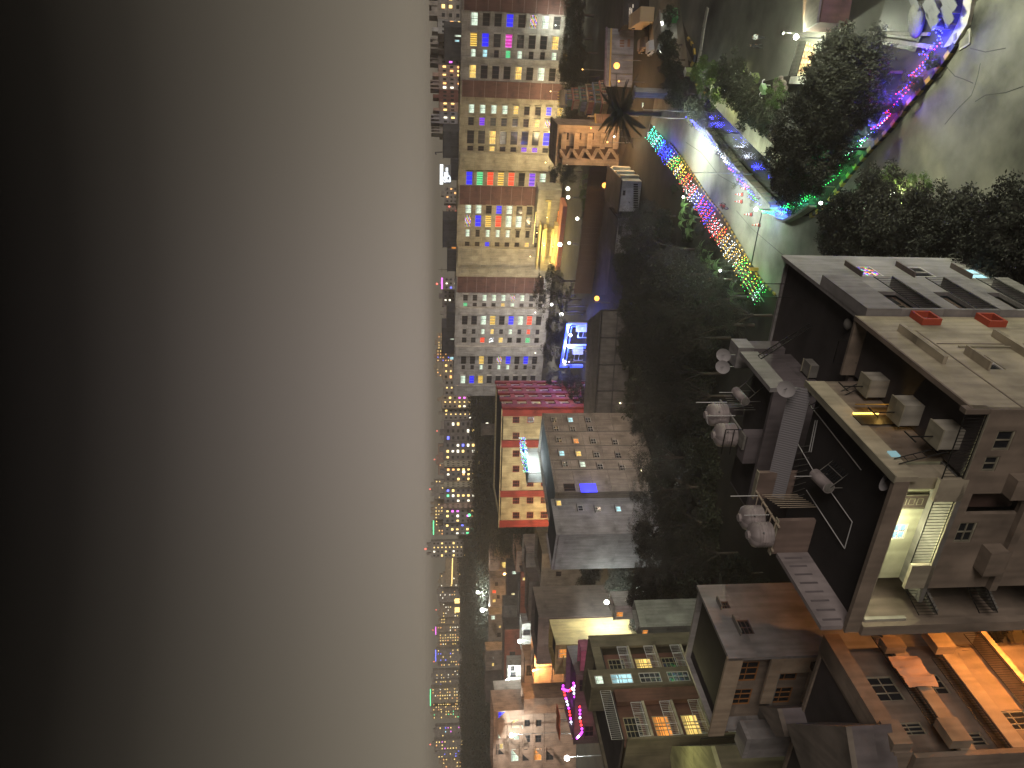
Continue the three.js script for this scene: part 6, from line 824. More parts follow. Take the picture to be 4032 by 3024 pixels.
{
  leftHouse('far cream house with a long pale roof edge beside the dark wood', 2110, 2190, 1929, 390, -10, lw.tan, [[1950, 2140, 1.6, 1.4, '.'], [1950, 2165, 1.6, 1.4, 'o']]);
  const h1 = leftHouse('far orange-lit house with white lit windows under a long roof edge', 2188, 2277, 1930, 380, -10, lw.peach, [[1957, 2205, 5, 3.4, 'c'], [1957, 2235, 5, 3.2, 'w'], [1960, 2260, 3.5, 3, 'o'], [1983, 2225, 3, 2, 'y']], { hood: 0 });
  leftHouse('far brown house with a row of small bright windows in a line', 2275, 2420, 1931, 370, -8, lw.tan, [[1946, 2330, 1.6, 1.8, 'r'], [1945, 2366, 1.4, 1.6, 'y'], [1943, 2415, 1.5, 2, 'w'], [1955, 2300, 2, 1.5, '.'], [1962, 2350, 2, 1.5, '.']]);
  leftHouse('far grey house with two tall white lit openings', 2420, 2560, 1926, 360, -5, lw.grey, [[1941, 2432, 1.8, 1.8, 'w'], [1941, 2446, 1.8, 3.4, 'w'], [1932, 2529, 1.2, 1.6, 'p'], [1965, 2500, 2.2, 1.8, '.'], [1968, 2468, 1, 1, 'y']]);
  leftHouse('narrow far house with two yellow windows over each other', 2562, 2640, 1914, 330, -5, lw.tan, [[1930, 2577, 2.2, 1.6, 'y'], [1934, 2594, 1.8, 2, 'w'], [1941, 2617, 1.4, 1, 'y']]);
  leftHouse('far house with a pale green lit strip of a wall', 2640, 2765, 1913, 340, -4, lw.dark, [[1925, 2680, 2.6, 7, 'c'], [1930, 2735, 2.6, 6, 'w']], { hood: 0 });
  const p1 = leftHouse('peach walled house with a brick-red roof edge, centre of the left crowd', 2170, 2252, 2033, 262, -18, lw.peach, [], { coping: lw.red, dep: 12 });
  leftHouse('dark house with a long brick-red parapet and a bright slit window', 2252, 2470, 2050, 258, -8, lw.red, [[2064, 2280, 1, 1.2, 'y']], { dep: 10, side: lw.dark });
  leftHouse('dark house with a slim column of white windows behind the red parapet', 2228, 2390, 2000, 300, -6, lw.dark, [[2024, 2255, 1.2, 1.6, 'w'], [2020, 2318, 5.5, 1.6, 'w'], [2020, 2345, 2, 1.4, 'y']], { hood: 0 });
  leftHouse('dark house with grey slatted wall above the red parapet', 2385, 2475, 1985, 290, -10, lw.grey, [[2010, 2440, 2, 1.6, '.']], { bands: 3 });
  leftHouse('pale beige house end wall with two small white lamps', 2178, 2290, 2072, 232, -20, lw.tan, [[2116, 2201, .8, .8, 'w'], [2126, 2202, .8, .8, 'w'], [2110, 2265, 3, 1.6, '.']], { dep: 11 });
  leftHouse('plain grey house with an empty dark roof below the beige end wall', 2180, 2310, 2133, 196, -20, lw.grey, [[2200, 2260, 1.5, 1.4, '.']], { dep: 14 });
  leftHouse('shadowed brown house left of the plain grey roof', 2290, 2445, 2082, 215, -12, lw.dark, [[2120, 2340, 2, 1.6, '.'], [2150, 2400, 2, 1.6, '.']], { bands: 4 });
  // brown house with arched orange balconies
  { const S = leftHouse('brown house with rows of orange-lit arched balconies', 2436, 2615, 2118, 142, -20, paint('h_brown', .2, .14, .125), [], { dep: 10, side: lw.dark }), z = S.z, F = S.F, om = paint('arch_orange', .46, .28, .14);
    for (let k = 0; k < 5; k++) { const X = 2182 + 66 * k; for (const [dx, w0, w1, Ya, Yb] of [[6, 14, 46, 2444, 2462], [8, 30, 12, 2470, 2532]]) { const a = F(X + dx, Yb), b = F(X + dx + 30, Ya); S.part('arch_pier', span(Math.min(a.x, b.x), Math.max(a.x, b.x), b.y, a.y, z + .003, z + .5), om); } const p = F(X + 2, 2530), q = F(X + 26, 2500), r = F(X + 26, 2532), sh = new THREE.Shape([p, q, r].map(v => new THREE.Vector2(v.x, v.y))); S.part('arch_brace', new THREE.ExtrudeGeometry(sh, { depth: .3, bevelEnabled: false }).translate(0, 0, z + .51), om); const c = F(X + 34, 2534), e = F(X + 38, 2440); S.part('balcony_slab', span(c.x, e.x, Math.min(c.y, e.y), Math.max(c.y, e.y), z + .003, z + 1.0), om); const n = F(X + 20, 2465); S.part('niche', span(n.x - .5, n.x + .5, n.y - .8, n.y + .8, z + .004, z + .05), black); }
    const w = S.world(S.F(2300, 2480).x, 9, z + 7); glow(w.x, w.y, w.z, new THREE.Color(1, .55, .2), 130); const L = new Place('street_lamp', 'unseen orange lamp placed to light the arched balconies', 'street lamp', w.x, 0, w.z); L.part('pole', bar(w.x, 0, w.z, w.x, 9, w.z, .05), mats.pole_grey); L.part('lamp', new THREE.SphereGeometry(.12, 8, 6).translate(w.x, 9, w.z), lampMatS); }  // unseen orange lamp, placed to light the arches
  leftHouse('ochre house front with a warm window pair beside the railed house', 2540, 2655, 2188, 128, -14, lw.ochre, [[2217, 2574, 1.7, 1.5, 'o'], [2226, 2602, 2, .6, 'y'], [2282, 2566, 1, .7, '.']], { dep: 8 });
  leftHouse('narrow magenta-lit wall between the ochre house and the railed house', 2562, 2662, 2288, 116, -14, lw.pink, [], { dep: 3, cat: 'wall', name: 'party_wall' });
  { const p = atDepth(2310, 2640, 110); glow(p.x, p.y + 1, p.z + 1, new THREE.Color(1, .1, .5), 30); }
  const t1 = leftHouse('white lit open terrace room with a glaring lamp', 2456, 2572, 2056, 240, -10, lw.white, [[2074, 2490, 2, 2.2, '.'], [2090, 2550, 2.6, 2.4, 'y']], { hood: 0, dep: 7 });
  leftHouse('white lit roof room on the long red-edged house', 2620, 2716, 2001, 262, -8, lw.white, [[2018, 2632, 1.8, 1.3, '.'], [2020, 2656, 2, 2, '.'], [2018, 2702, 3, .7, 'r']], { hood: 0, dep: 7 });
  leftHouse('long house with a brick-red roof edge and dark windows under the white roof room', 2480, 2716, 1987, 272, -8, lw.red, [[2018, 2576, 2, 2, '.'], [2020, 2605, 2.2, 2.4, '.']], { dep: 10, side: lw.dark });
  leftHouse('peach house with pale roof and small dark windows', 2600, 2752, 2067, 205, -8, lw.peach, [[2090, 2640, 3, 2.4, '.'], [2085, 2701, 1.6, 1.2, '.'], [2078, 2743, 1.2, 1.2, '.']], { dep: 9 });
  leftHouse('orange and cream balcony house with a glowing side, left of centre', 2560, 2690, 2106, 190, -12, lw.peach, [[2145, 2590, 4, 3.6, 'o'], [2140, 2660, 3, 5, '.']], { bands: 3, dep: 8 });
  leftHouse('peach house with a dark blue window panel', 2752, 2812, 2065, 198, -8, lw.peach, [[2092, 2792, 5, 4.4, '.']], { dep: 8 });
  // five-storey beige block at the left edge
  leftHouse('tall dark-topped house with a yellow window above another', 2740, 2830, 1950, 222, -6, lw.tan, [[2021, 2771, 2.2, 1.7, 'y'], [2026, 2806, 2.6, 2.4, 'y'], [1975, 2770, 4, 5, '.']], { dep: 9 });
  leftHouse('big pinkish five-storey block with bright white rooms, at the left edge', 2800, 3075, 1944, 205, -4, lw.peach, [[1975, 2818, 2.2, 2.2, 'b'], [1975, 2853, 2.8, 2.6, 'w'], [1976, 2890, 2.4, 2.4, 'w'], [1974, 2928, 3, 1, 'y'], [2030, 2850, 2.2, 2, 'y'], [2030, 2885, 4, 4, 'w'], [2033, 2911, 2, 1.6, '.'], [2024, 2945, 1, 1, 'w'], [2027, 2973, 3.4, 2, 'w'], [2076, 2847, 1.8, 1.4, '.'], [2076, 2909, 2, 1.6, '.'], [2070, 2946, 1, 1, '.'], [2072, 2972, 3.4, 2, '.'], [2122, 2847, 1.8, 1.4, '.'], [2120, 2909, 2, 1.6, '.'], [2116, 2945, 1, 1, 'w'], [2118, 2970, 3.4, 2, 'o'], [2165, 2972, 3, 2, '.'], [2158, 2946, 1, 1, '.'], [1970, 2950, 3, 2.2, '.']], { bands: 5, dep: 12 });
  // dark building crowned by pink lights
  { const S = leftHouse('dark house whose roof terrace is ringed with pink and red lights', 2660, 2930, 2266, 116, -10, lw.dark, [[2300, 2700, 2, 1.5, '.'], [2320, 2880, 1.8, 1.4, '.']], { dep: 9 });
    const red = M('orange_tarp', .4, .12, .05); for (const [Y0, Y1] of [[2790, 2835], [2840, 2890]]) { const a = S.loc(atDepth(2188, Y1, 124)), b = S.loc(atDepth(2188, Y0, 124)); S.part('tarp_roof', box(b.x - a.x, .12, 3.4, (a.x + b.x) / 2, a.y - .4, a.z).rotateX(0), red); S.part('tarp_post', [bar(a.x, S.top - .9, a.z, a.x, a.y - .4, a.z, .05), bar(b.x, S.top - .9, b.z, b.x, b.y - .4, b.z, .05)], black); }
    const ring = (l, pts, k) => lightString(l, pts.map(([X, Y, d]) => atDepth(X, Y, d)), k, { r: .2, gap: .5, group: 'pink light strings on the roof terrace', glowAt: [[.3, 'm', 7], [.85, 'r', 8]] });
    ring('pink and red light string along the back rail of the roof terrace', [[2217, 2700, 124], [2225, 2740, 124], [2240, 2790, 123], [2248, 2840, 122], [2252, 2880, 121], [2258, 2905, 120]], 'mrmwmrmwmrm');
    ring('pink and white light string along the front rail of the roof terrace', [[2258, 2690, 117], [2262, 2740, 117], [2282, 2780, 116], [2284, 2830, 115], [2292, 2880, 114], [2272, 2906, 116]], 'mwmrmwrmmwm');
    ring('short pink light cluster at the right end of the roof terrace', [[2215, 2712, 122], [2240, 2720, 120], [2268, 2700, 117], [2280, 2730, 116]], 'mrwm');
    const p = atDepth(2330, 2830, 112); glow(p.x, p.y + 3, p.z, new THREE.Color(1, .12, .35), 14); }
  for (const [l, X, Y, d, r, I] of [['white flood lamp high beside the dark wood, upper of two', 1881, 2332, 400, 1.0, 900], ['greenish white flood lamp above the far brown house', 1899, 2402, 380, 1.3, 1100], ['glaring white lamp over the open terrace room', 2046, 2525, 232, .75, 420], ['glaring white lamp on the long red-edged house', 1998, 2681, 258, .8, 460], ['glaring white lamp in front of the five-storey block', 2014, 2895, 198, .7, 420], ['white lamps strung at the far left street', 2232, 2985, 128, .55, 200], ['brilliant white lamp shining through the leafy trees', 2388, 2371, 132, .5, 420], ['pale green lamp on the small lit kiosk behind the railed house', 2535, 2504, 100, .12, 26]]) lampAt(l, X, Y, d, lampW, r * .8, I * 1.8, r);
  lampAt('unseen orange street lamp placed to light the far peach houses', 2100, 2640, 188, lampMatS, .2, 900); lampAt('unseen orange street lamp placed to light the long roof edges', 1985, 2260, 350, lampMatS, .3, 2400);  // both unseen, placed to warm the far house walls
  leftHouse('small mint-green lit kiosk behind the railed house', 2470, 2506, 2516, 96, -40, wallMint, [[2540, 2490, 1, .8, 'o']], { dep: 4, name: 'kiosk', cat: 'kiosk' });
  { const S = leftHouse('white lit bay of a house seen through the leaves by the brilliant lamp', 2385, 2440, 2420, 126, -20, lw.white, [[2440, 2420, 1, 1.2, 'o']], { dep: 4 }); }
}
// ---------- hazy city on the skyline ----------
const tw = [paint('tower_warm', .6, .5, .38), paint('tower_grey', .5, .46, .42), paint('tower_pink', .6, .42, .35), paint('tower_dark', .3, .27, .26), paint('tower_pale', .62, .55, .42)];
const DOT = { y: lum('far_window_yellow', 1, .68, .2, 2.4), w: lum('far_window_white', 1, .95, .75, 2.2), o: lum('far_window_orange', 1, .45, .12, 2.2), b: lum('far_window_blue', .12, .15, 1, 2.6), m: lum('far_window_magenta', .9, .15, .9, 2.2), g: lum('far_window_green', .1, .9, .35, 2.2), c: lum('far_window_cyan', .4, .85, 1, 2), r: lum('far_window_red', 1, .15, .1, 2.2) };
function tower(label, Y0, Y1, Xt, d, m, o = {}) {
  const a = atDepth(Xt, Y1, d), b = atDepth(Xt, Y0, d), w = b.x - a.x, h = a.y, cx = (a.x + b.x) / 2, S = new Place('tower_block', label, 'tower block', cx, 0, -d, 'tower blocks on the skyline'), dep = Math.max(8, w * .5);
  S.part('wall', box(w, h, dep, cx, h / 2, -d - dep / 2), m); S.part('roof', [box(w * .3, 3, dep * .5, cx + w * rr(-.25, .25), h + 1.5, -d - dep / 2), box(w * 1.01, .5, dep * 1.02, cx, h + .25, -d - dep / 2)], m);
  const f = o.fl ?? 3.1, nf = Math.floor((h - 2) / f), nc = Math.max(3, Math.round(w / (o.cw ?? 3.4))), lit = {}, dark = [], keys = o.keys ?? 'yyyywwo', p = o.p ?? .35, stairs = o.stair ? [Math.floor(nc * .5)] : [];
  for (let i = 0; i < nc; i++) for (let k = 0; k < nf; k++) { const x = cx - w / 2 + (i + .5) * w / nc, y = h - 2 - f * k, q = d > 700 ? .62 : .85, ww = w / nc * .52 * q, hh = f * .5 * q; const st = stairs.includes(i); if (st || rnd() < p) (lit[st ? 'y' : pick([...keys])] ??= []).push(box(st ? ww * .6 : ww * rr(.7, 1.1), st ? hh * .6 : hh, .2, x, y, -d + .12)); else if (d < 700) dark.push(box(ww, hh, .1, x, y, -d + .07)); }
  for (const k in lit) S.part('lit_windows', lit[k], DOT[k]).userData.kind = 'stuff'; if (dark.length) S.part('dark_windows', dark, glassDark).userData.kind = 'stuff';
  if (o.neon) S.part('neon_strip', box(w * .92, 1.1, .4, cx, h + 1.4, -d), DOT[o.neon]); if (o.crown) S.part('tank_house', [0, 1, 2].map(i => box(w * .12, 4, 5, cx + w * (-.3 + .3 * i), h + 2, -d - 4)), m);
  if (o.beacon) S.part('beacon', new THREE.SphereGeometry(.8, 8, 6).translate(cx, h + 5, -d - 3), DOT.r);
  if (o.bands) S.part('floor_band', Array.from({ length: Math.min(nf, 12) }, (_, k) => box(w, .35, .5, cx, h - 3.6 - f * k, -d + .2)), m);
}
// right: the pink and white row seen over the apartment roofs
tower('dark tower with eight yellow windows behind the rightmost block', -60, 75, 1727, 330, tw[1], { keys: 'yyw', p: .3, crown: 1, bands: 1 });
tower('bright white tower with lit balconies and orange rooms behind the rightmost block', 76, 132, 1729, 325, paint('tower_white', .62, .62, .62), { keys: 'yo', p: .5, fl: 3.3, bands: 1 });
tower('small pale tower sliver beside the dark roof room', 134, 196, 1731, 335, tw[1], { p: .1, crown: 1 }); tower('dim tower with a pink lamp behind the dark roof room', 198, 252, 1729, 340, tw[3], { keys: 'wm', p: .08, crown: 1 });
tower('salmon pink tower with golden party windows', 254, 302, 1731, 328, tw[2], { keys: 'yyo', p: .6 }); tower('pale pink tower with shaded balconies', 303, 352, 1732, 326, paint('tower_blush', .5, .4, .37), { keys: 'ywo', p: .35, bands: 1, crown: 1 });
tower('tower with red-brown stripe and one white lamp', 353, 400, 1733, 324, paint('tower_brick', .26, .11, .09), { keys: 'w', p: .08 }); tower('salmon tower with a purple lit balcony', 401, 438, 1734, 322, tw[2], { keys: 'yyom', p: .65 });
tower('lavender white tower with balcony hoods', 439, 486, 1735, 320, paint('tower_lilac', .42, .41, .45), { keys: 'yw', p: .16, bands: 1, crown: 1 }); tower('dim grey tower with yellow slits, last of the right row', 487, 526, 1736, 322, tw[1], { keys: 'y', p: .25, crown: 1 });
// behind the middle of the row
tower('faint tower with orange windows behind the maroon panel', 735, 800, 1752, 620, tw[1], { keys: 'oo', p: .4 }); tower('faint reddish tower left of it behind the maroon panel', 805, 888, 1760, 660, tw[2], { keys: 'or', p: .25 });
tower('tower topped by a pink neon bar', 1092, 1140, 1748, 560, tw[1], { keys: 'wwb', p: .45, neon: 'm', beacon: 1 }); tower('tower with white windows left of the pink neon bar', 1142, 1205, 1744, 580, tw[3], { keys: 'w', p: .18 }); tower('tower with yellow and blue lit rooms behind the whitish block', 1207, 1255, 1750, 560, tw[1], { keys: 'yyob', p: .4 });
tower('glittering tower beyond the thin mast', 1310, 1375, 1722, 900, tw[0], { keys: 'yyyow', p: .75 }); tower('tower with a row of orange lamps and a blue one', 1376, 1425, 1718, 920, tw[2], { keys: 'oyyb', p: .6 }); tower('pale distant tower with two orange lamp rows', 1426, 1484, 1717, 880, tw[4], { keys: 'o', p: .25, stair: 1 });
tower('nearer yellow-windowed tower behind the end of the long row', 1428, 1495, 1745, 520, tw[0], { keys: 'yyoo', p: .4, stair: 1 }); tower('tower with a full column of yellow stair lights', 1497, 1556, 1748, 510, tw[1], { keys: 'ywrg', p: .22, stair: 1 });
tower('tower with twin columns of yellow stair lights', 1558, 1608, 1741, 500, tw[0], { keys: 'ywmb', p: .3, stair: 1 }); tower('tower with golden rooms beside the twin columns', 1610, 1652, 1745, 505, tw[1], { keys: 'yyw', p: .42, stair: 1 });
// over the hotel and the wood: closer apartment row with coloured rooms
tower('dark apartment tower with a violet lit floor above the hotel', 1656, 1738, 1752, 480, tw[3], { keys: 'bwyyy', p: .3, cw: 5 }); tower('apartment tower with big golden and white rooms above the hotel', 1742, 1812, 1750, 470, tw[3], { keys: 'yywwwb', p: .45, cw: 5 }); tower('blank cream stair tower between two lit apartment towers', 1814, 1838, 1752, 468, tw[4], { p: .0, bands: 1 });
tower('apartment tower with a bright golden balcony row', 1840, 1896, 1752, 470, tw[3], { keys: 'yywo', p: .42, cw: 5, bands: 1 }); tower('second blank cream stair tower above the hotel', 1898, 1920, 1751, 466, tw[4], { p: .0, bands: 1 }); tower('apartment tower with green and blue festive rooms', 1922, 1982, 1751, 468, tw[3], { keys: 'gyybwyy', p: .4, cw: 5 }); tower('blank pinkish stair tower above the hotel', 1984, 2002, 1750, 465, tw[2], { p: .0, bands: 1 });
tower('apartment tower thick with orange and pink rooms', 2004, 2060, 1749, 470, tw[3], { keys: 'yyyomwy', p: .5, cw: 4.4 }); tower('apartment tower with a large blue glow and green rooms', 2062, 2108, 1748, 474, tw[3], { keys: 'byywgyy', p: .45, cw: 4.4 });
tower('hazy tower behind with red roof beacon', 1660, 1735, 1738, 900, tw[1], { keys: 'yo', p: .2, beacon: 1 }); tower('hazy pale tower behind the blank stair tower', 1750, 1870, 1727, 940, tw[2], { keys: 'yo', p: .12, beacon: 1 }); tower('hazy tower with blue and magenta rooms on its top floors', 1890, 1965, 1712, 820, tw[1], { keys: 'byymyyo', p: .5, beacon: 1, crown: 1 }); tower('hazy tower full of small yellow windows', 1967, 2045, 1710, 840, tw[0], { keys: 'yyyow', p: .62, crown: 1 }); tower('hazy tower with a green lit parapet', 2047, 2108, 1712, 860, tw[0], { keys: 'yo', p: .45, neon: 'g', crown: 1 });
tower('tall tower with blue, yellow and green rooms in a column', 2132, 2196, 1700, 620, tw[1], { keys: 'yybgw', p: .35, stair: 1, crown: 1, beacon: 1 });
const LF = [['low wide block with one long yellow light line', 2198, 2300, 1756, 800, 'yw', .12], ['hazy block with golden columns', 2262, 2312, 1733, 1000, 'yyw', .45], ['hazy block with a red beacon and twin golden rooms', 2314, 2372, 1728, 1020, 'yyow', .35], ['hazy block with few yellow rooms', 2374, 2432, 1732, 1040, 'yw', .3], ['hazy block beside the tall magenta neon line', 2434, 2478, 1734, 1050, 'yy', .3], ['hazy block edged with magenta neon', 2466, 2500, 1720, 1000, 'yow', .35], ['hazy block with a bright orange stair column', 2496, 2528, 1728, 960, 'oyy', .7], ['hazy block with dense golden windows', 2530, 2570, 1730, 1000, 'yyow', .45], ['hazy block edged with blue neon', 2556, 2606, 1720, 990, 'yyb', .4], ['hazy block with two golden rows', 2590, 2625, 1724, 1000, 'yyo', .55], ['dim hazy block with scattered lamps', 2640, 2690, 1706, 1060, 'yw', .3], ['hazy block with yellow and blue lamps', 2680, 2712, 1712, 1040, 'ywb', .42], ['large hazy block edged with green neon', 2710, 2782, 1699, 1000, 'yyywo', .5], ['large hazy block with twin roof tanks', 2770, 2800, 1702, 1000, 'yyo', .45], ['hazy block with a golden lower row', 2798, 2832, 1704, 1010, 'yyg', .4], ['low block with rainbow party lights', 2860, 2905, 1716, 900, 'ycmyob', .4], ['low block with a pink and blue lit facade', 2916, 2955, 1712, 860, 'moyy', .5], ['low block with a blue banner light', 2956, 2985, 1722, 860, 'by', .4], ['dim low block at the far left edge', 2984, 3040, 1740, 880, 'yo', .35]];
for (const [l, Y0, Y1, X, d, k, p] of LF) tower(l, Y0, Y1, X, d, pick([tw[0], tw[1], tw[4]]), { keys: k, p, cw: 4, neon: /magenta neon$/.test(l) ? 'm' : /edged with blue/.test(l) ? 'b' : /green neon/.test(l) ? 'g' : null, beacon: rnd() < .3 });
for (const [Y, X, l, k] of [[2366, 1800, 'square yellow lit board on the skyline, right one of two', 'y'], [2401, 1800, 'square yellow lit board on the skyline, left one of two', 'y']]) { const p = atDepth(X, Y, 620), S = new Place('light_board', l, 'lit board', p.x, 0, p.z); S.part('board_lamp', box(3.8, 3.8, .4, p.x, p.y, p.z), DOT[k]); S.part('post', [box(.3, p.y, .3, p.x - 1.2, p.y / 2, p.z - .4), box(.3, p.y, .3, p.x + 1.2, p.y / 2, p.z - .4)], tw[3]); }
{ const a = atDepth(1782, 2198, 790), b = atDepth(1779, 2300, 790), S = new Place('light_line', 'long thin yellow light line low on the skyline', 'light strip', a.x, 0, a.z); S.part('lamp_strip', rod(a, b, .55, .55, 6), DOT.y); S.part('post', [bar(a.x, 0, a.z - 1, a.x, a.y, a.z - 1, .3), bar(b.x, 0, b.z - 1, b.x, b.y, b.z - 1, .3)], tw[3]); }
{ const S = new Place('radio_mast', 'thin mast rising from the roofs over the yellowish block', 'mast', ...atDepth(1800, 1062, 262).toArray()), a = atDepth(1770, 1062, 262), b = atDepth(1726, 1062, 262); S.part('mast', rod(V(a.x, 31, a.z), b, .1, .05, 5), black); S.part('cross_bar', bar(b.x - .8, b.y - 1.2, b.z, b.x + .8, b.y - 1.2, b.z, .05), black); }
// ---------- trees, palms, shrubs ----------
const bark = M('bark', .07, .055, .045, { bumpMap: rep(texPlaster, .5), bumpScale: .03, roughness: .95 });
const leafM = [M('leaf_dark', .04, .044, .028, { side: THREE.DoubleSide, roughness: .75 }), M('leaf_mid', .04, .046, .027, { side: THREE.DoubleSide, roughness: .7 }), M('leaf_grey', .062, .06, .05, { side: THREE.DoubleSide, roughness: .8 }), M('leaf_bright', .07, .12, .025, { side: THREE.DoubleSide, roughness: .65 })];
function leafCloud(clumps, per, size, o = {}) { // pointed folded leaves: three faces each, gathered round twig ends
  const P = [], N = [], q = new THREE.Quaternion(), e = new THREE.Euler(), a = V(), nn = V();
  for (const [cx, cy, cz, r] of clumps) for (let i = 0; i < per; i++) {
    const u = rnd() * 2 - 1, t = rnd() * 6.283, k = Math.cbrt(.25 + .75 * rnd()) * r, s = Math.sqrt(1 - u * u), x = cx + k * s * Math.cos(t), y = cy + k * u * (o.flat ?? .75), z = cz + k * s * Math.sin(t);
    e.set(rr(-1, .9), rr(0, 6.283), rr(-.8, .8)); q.setFromEuler(e); const L = size * rr(.65, 1.35), W = L * (o.thin ?? .42);
    const pts = [[0, 0, 0], [L * .5, .06 * L, W / 2], [L, -.1 * L, 0], [L * .5, .06 * L, -W / 2]].map(p => a.set(...p).applyQuaternion(q).add(nn.set(x, y, z)).toArray());
    for (const f of [[0, 1, 2], [0, 2, 3]]) for (const v of f) P.push(...pts[v]);
    const n0 = V(0, 1, 0).applyQuaternion(q); for (let v = 0; v < 6; v++) N.push(n0.x, n0.y, n0.z);
  }
  const g = new THREE.BufferGeometry(); g.setAttribute('position', new THREE.Float32BufferAttribute(P, 3)); g.setAttribute('normal', new THREE.Float32BufferAttribute(N, 3)); g.setAttribute('uv', new THREE.Float32BufferAttribute(new Float32Array(P.length / 3 * 2), 2)); return g;
}
function treeProto(h, R, nCl, per, size, leaf, o = {}) {
  const g = new THREE.Group(), limbs = [], cl = [], th = h * (o.trunk ?? .38);
  limbs.push(rod(V(0, 0, 0), V(rr(-.15, .15), th, rr(-.15, .15)), .05 + h * .02, .03 + h * .013, 8));
  const nb = o.branches ?? 7; const tips = [];
  for (let i = 0; i < nb; i++) { const an = i / nb * 6.283 + rr(-.4, .4), r = R * rr(.4, .75), y = th + (h - th) * rr(.3, .8), m = V(Math.cos(an) * r * .45, th + (y - th) * .45, Math.sin(an) * r * .45), t = V(Math.cos(an) * r, y, Math.sin(an) * r); limbs.push(rod(V(0, th * rr(.8, 1), 0), m, .02 + h * .008, .012 + h * .005, 6), rod(m, t, .012 + h * .005, .015, 5)); tips.push(t); for (let k = 0; k < 2; k++) { const s = t.clone().add(V(rr(-1, 1) * R * .35, rr(-.2, .5) * R * .3, rr(-1, 1) * R * .35)); limbs.push(rod(m.clone().lerp(t, .6), s, .02, .01, 4)); tips.push(s); } }
  const H2 = (h - th) / 2, cy = th + H2 * (o.low ?? .95);
  for (let i = 0; i < nCl; i++) { const u = rr(-1, 1), t = rnd() * 6.283, k = Math.cbrt(.35 + .65 * rnd()), s = Math.sqrt(1 - u * u); const bulge = 1 + .28 * Math.sin(t * 3 + u * 2 + R); cl.push([k * s * Math.cos(t) * R * bulge * .86, cy + k * u * H2, k * s * Math.sin(t) * R * bulge * .86, R * rr(.14, .3)]); }
  for (const t of tips) cl.push([t.x, t.y, t.z, R * .2]);
  mesh('trunk', merge(limbs), bark, g); mesh('crown', leafCloud(cl, per, size, o), leaf, g); return g;
}
const TP = {
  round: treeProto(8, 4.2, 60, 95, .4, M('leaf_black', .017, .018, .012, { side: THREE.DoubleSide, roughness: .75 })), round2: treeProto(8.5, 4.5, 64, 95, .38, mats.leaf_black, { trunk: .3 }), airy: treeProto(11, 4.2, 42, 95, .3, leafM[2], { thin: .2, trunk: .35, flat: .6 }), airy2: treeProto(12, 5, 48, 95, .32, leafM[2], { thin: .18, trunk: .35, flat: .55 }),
  tall: treeProto(14, 4.6, 46, 80, .42, leafM[0], { trunk: .36 }), open: treeProto(14, 5, 26, 60, .42, leafM[0], { trunk: .4, branches: 10, flat: .5 }), bush: treeProto(2.4, 1.6, 22, 90, .18, leafM[1], { trunk: .2, branches: 5 }), bright: treeProto(3.2, 1.9, 26, 95, .2, leafM[3], { trunk: .2, branches: 5 }), bare: treeProto(3.6, 1.6, 8, 30, .16, leafM[1], { trunk: .3, branches: 9 }),
};
function plantTree(kind, name, label, cat, X, Y, hAt, s, group, sy = 1) { // survey at the height of the middle of its crown
  const p = onLevel(X, Y, hAt), g = TP[kind].clone(); g.name = numbered(name); g.position.set(p.x, 0, p.z); g.rotation.y = rr(0, 6.28); g.scale.set(s, s * sy, s); tag(g, label, cat, group); scene.add(g); return g;
}
const T = (k, l, X, Y, h, s, gr, sy) => plantTree(k, 'leafy_tree', l, 'tree', X, Y, h, s, gr, sy);
// the big unlit grove left of the road
const groveL = ['dark feathery tree in the unlit grove between the road and the flat roofs', 'dark trees of the unlit grove'];
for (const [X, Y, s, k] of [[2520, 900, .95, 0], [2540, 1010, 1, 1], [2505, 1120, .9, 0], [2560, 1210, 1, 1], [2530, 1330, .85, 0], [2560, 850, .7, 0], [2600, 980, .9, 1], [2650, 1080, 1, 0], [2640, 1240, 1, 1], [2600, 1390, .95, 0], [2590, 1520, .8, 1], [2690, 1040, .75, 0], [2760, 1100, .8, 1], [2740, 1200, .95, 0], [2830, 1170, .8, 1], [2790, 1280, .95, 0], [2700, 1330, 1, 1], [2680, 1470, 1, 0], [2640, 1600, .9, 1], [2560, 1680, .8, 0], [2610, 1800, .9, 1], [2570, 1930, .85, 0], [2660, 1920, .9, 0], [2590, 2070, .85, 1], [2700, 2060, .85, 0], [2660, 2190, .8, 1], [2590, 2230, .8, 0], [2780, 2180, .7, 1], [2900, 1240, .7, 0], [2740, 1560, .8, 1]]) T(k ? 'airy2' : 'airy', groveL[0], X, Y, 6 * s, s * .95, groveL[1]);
for (const [X, Y, s, l] of [[2455, 2020, .85, 'round dark tree at the foot of the pale annex'], [2500, 2120, .8, 'round dark tree left of the annex foot'], [2400, 2160, .9, 'dark tree below the brown roofs left of the annex'], [2310, 2230, .95, 'tall dark tree in front of the plain grey house'], [2290, 2330, .9, 'dark leafy tree right of the brilliant lamp'], [2420, 2290, .95, 'dark tree just above the brilliant lamp'], [2500, 2330, .9, 'dark tree below the brilliant lamp'], [2350, 2420, .7, 'leafy tree left of the brilliant lamp with lit leaf edges'], [2450, 2450, .6, 'small tree by the white lit bay'], [2560, 2420, .7, 'dark tree by the mint kiosk'], [2810, 2260, .6, 'dark bush tree beside the pink tank stand'], [2890, 2360, .55, 'dark tree over the grey wall of the shuttered house']]) T('round', l, X, Y, 6, s);
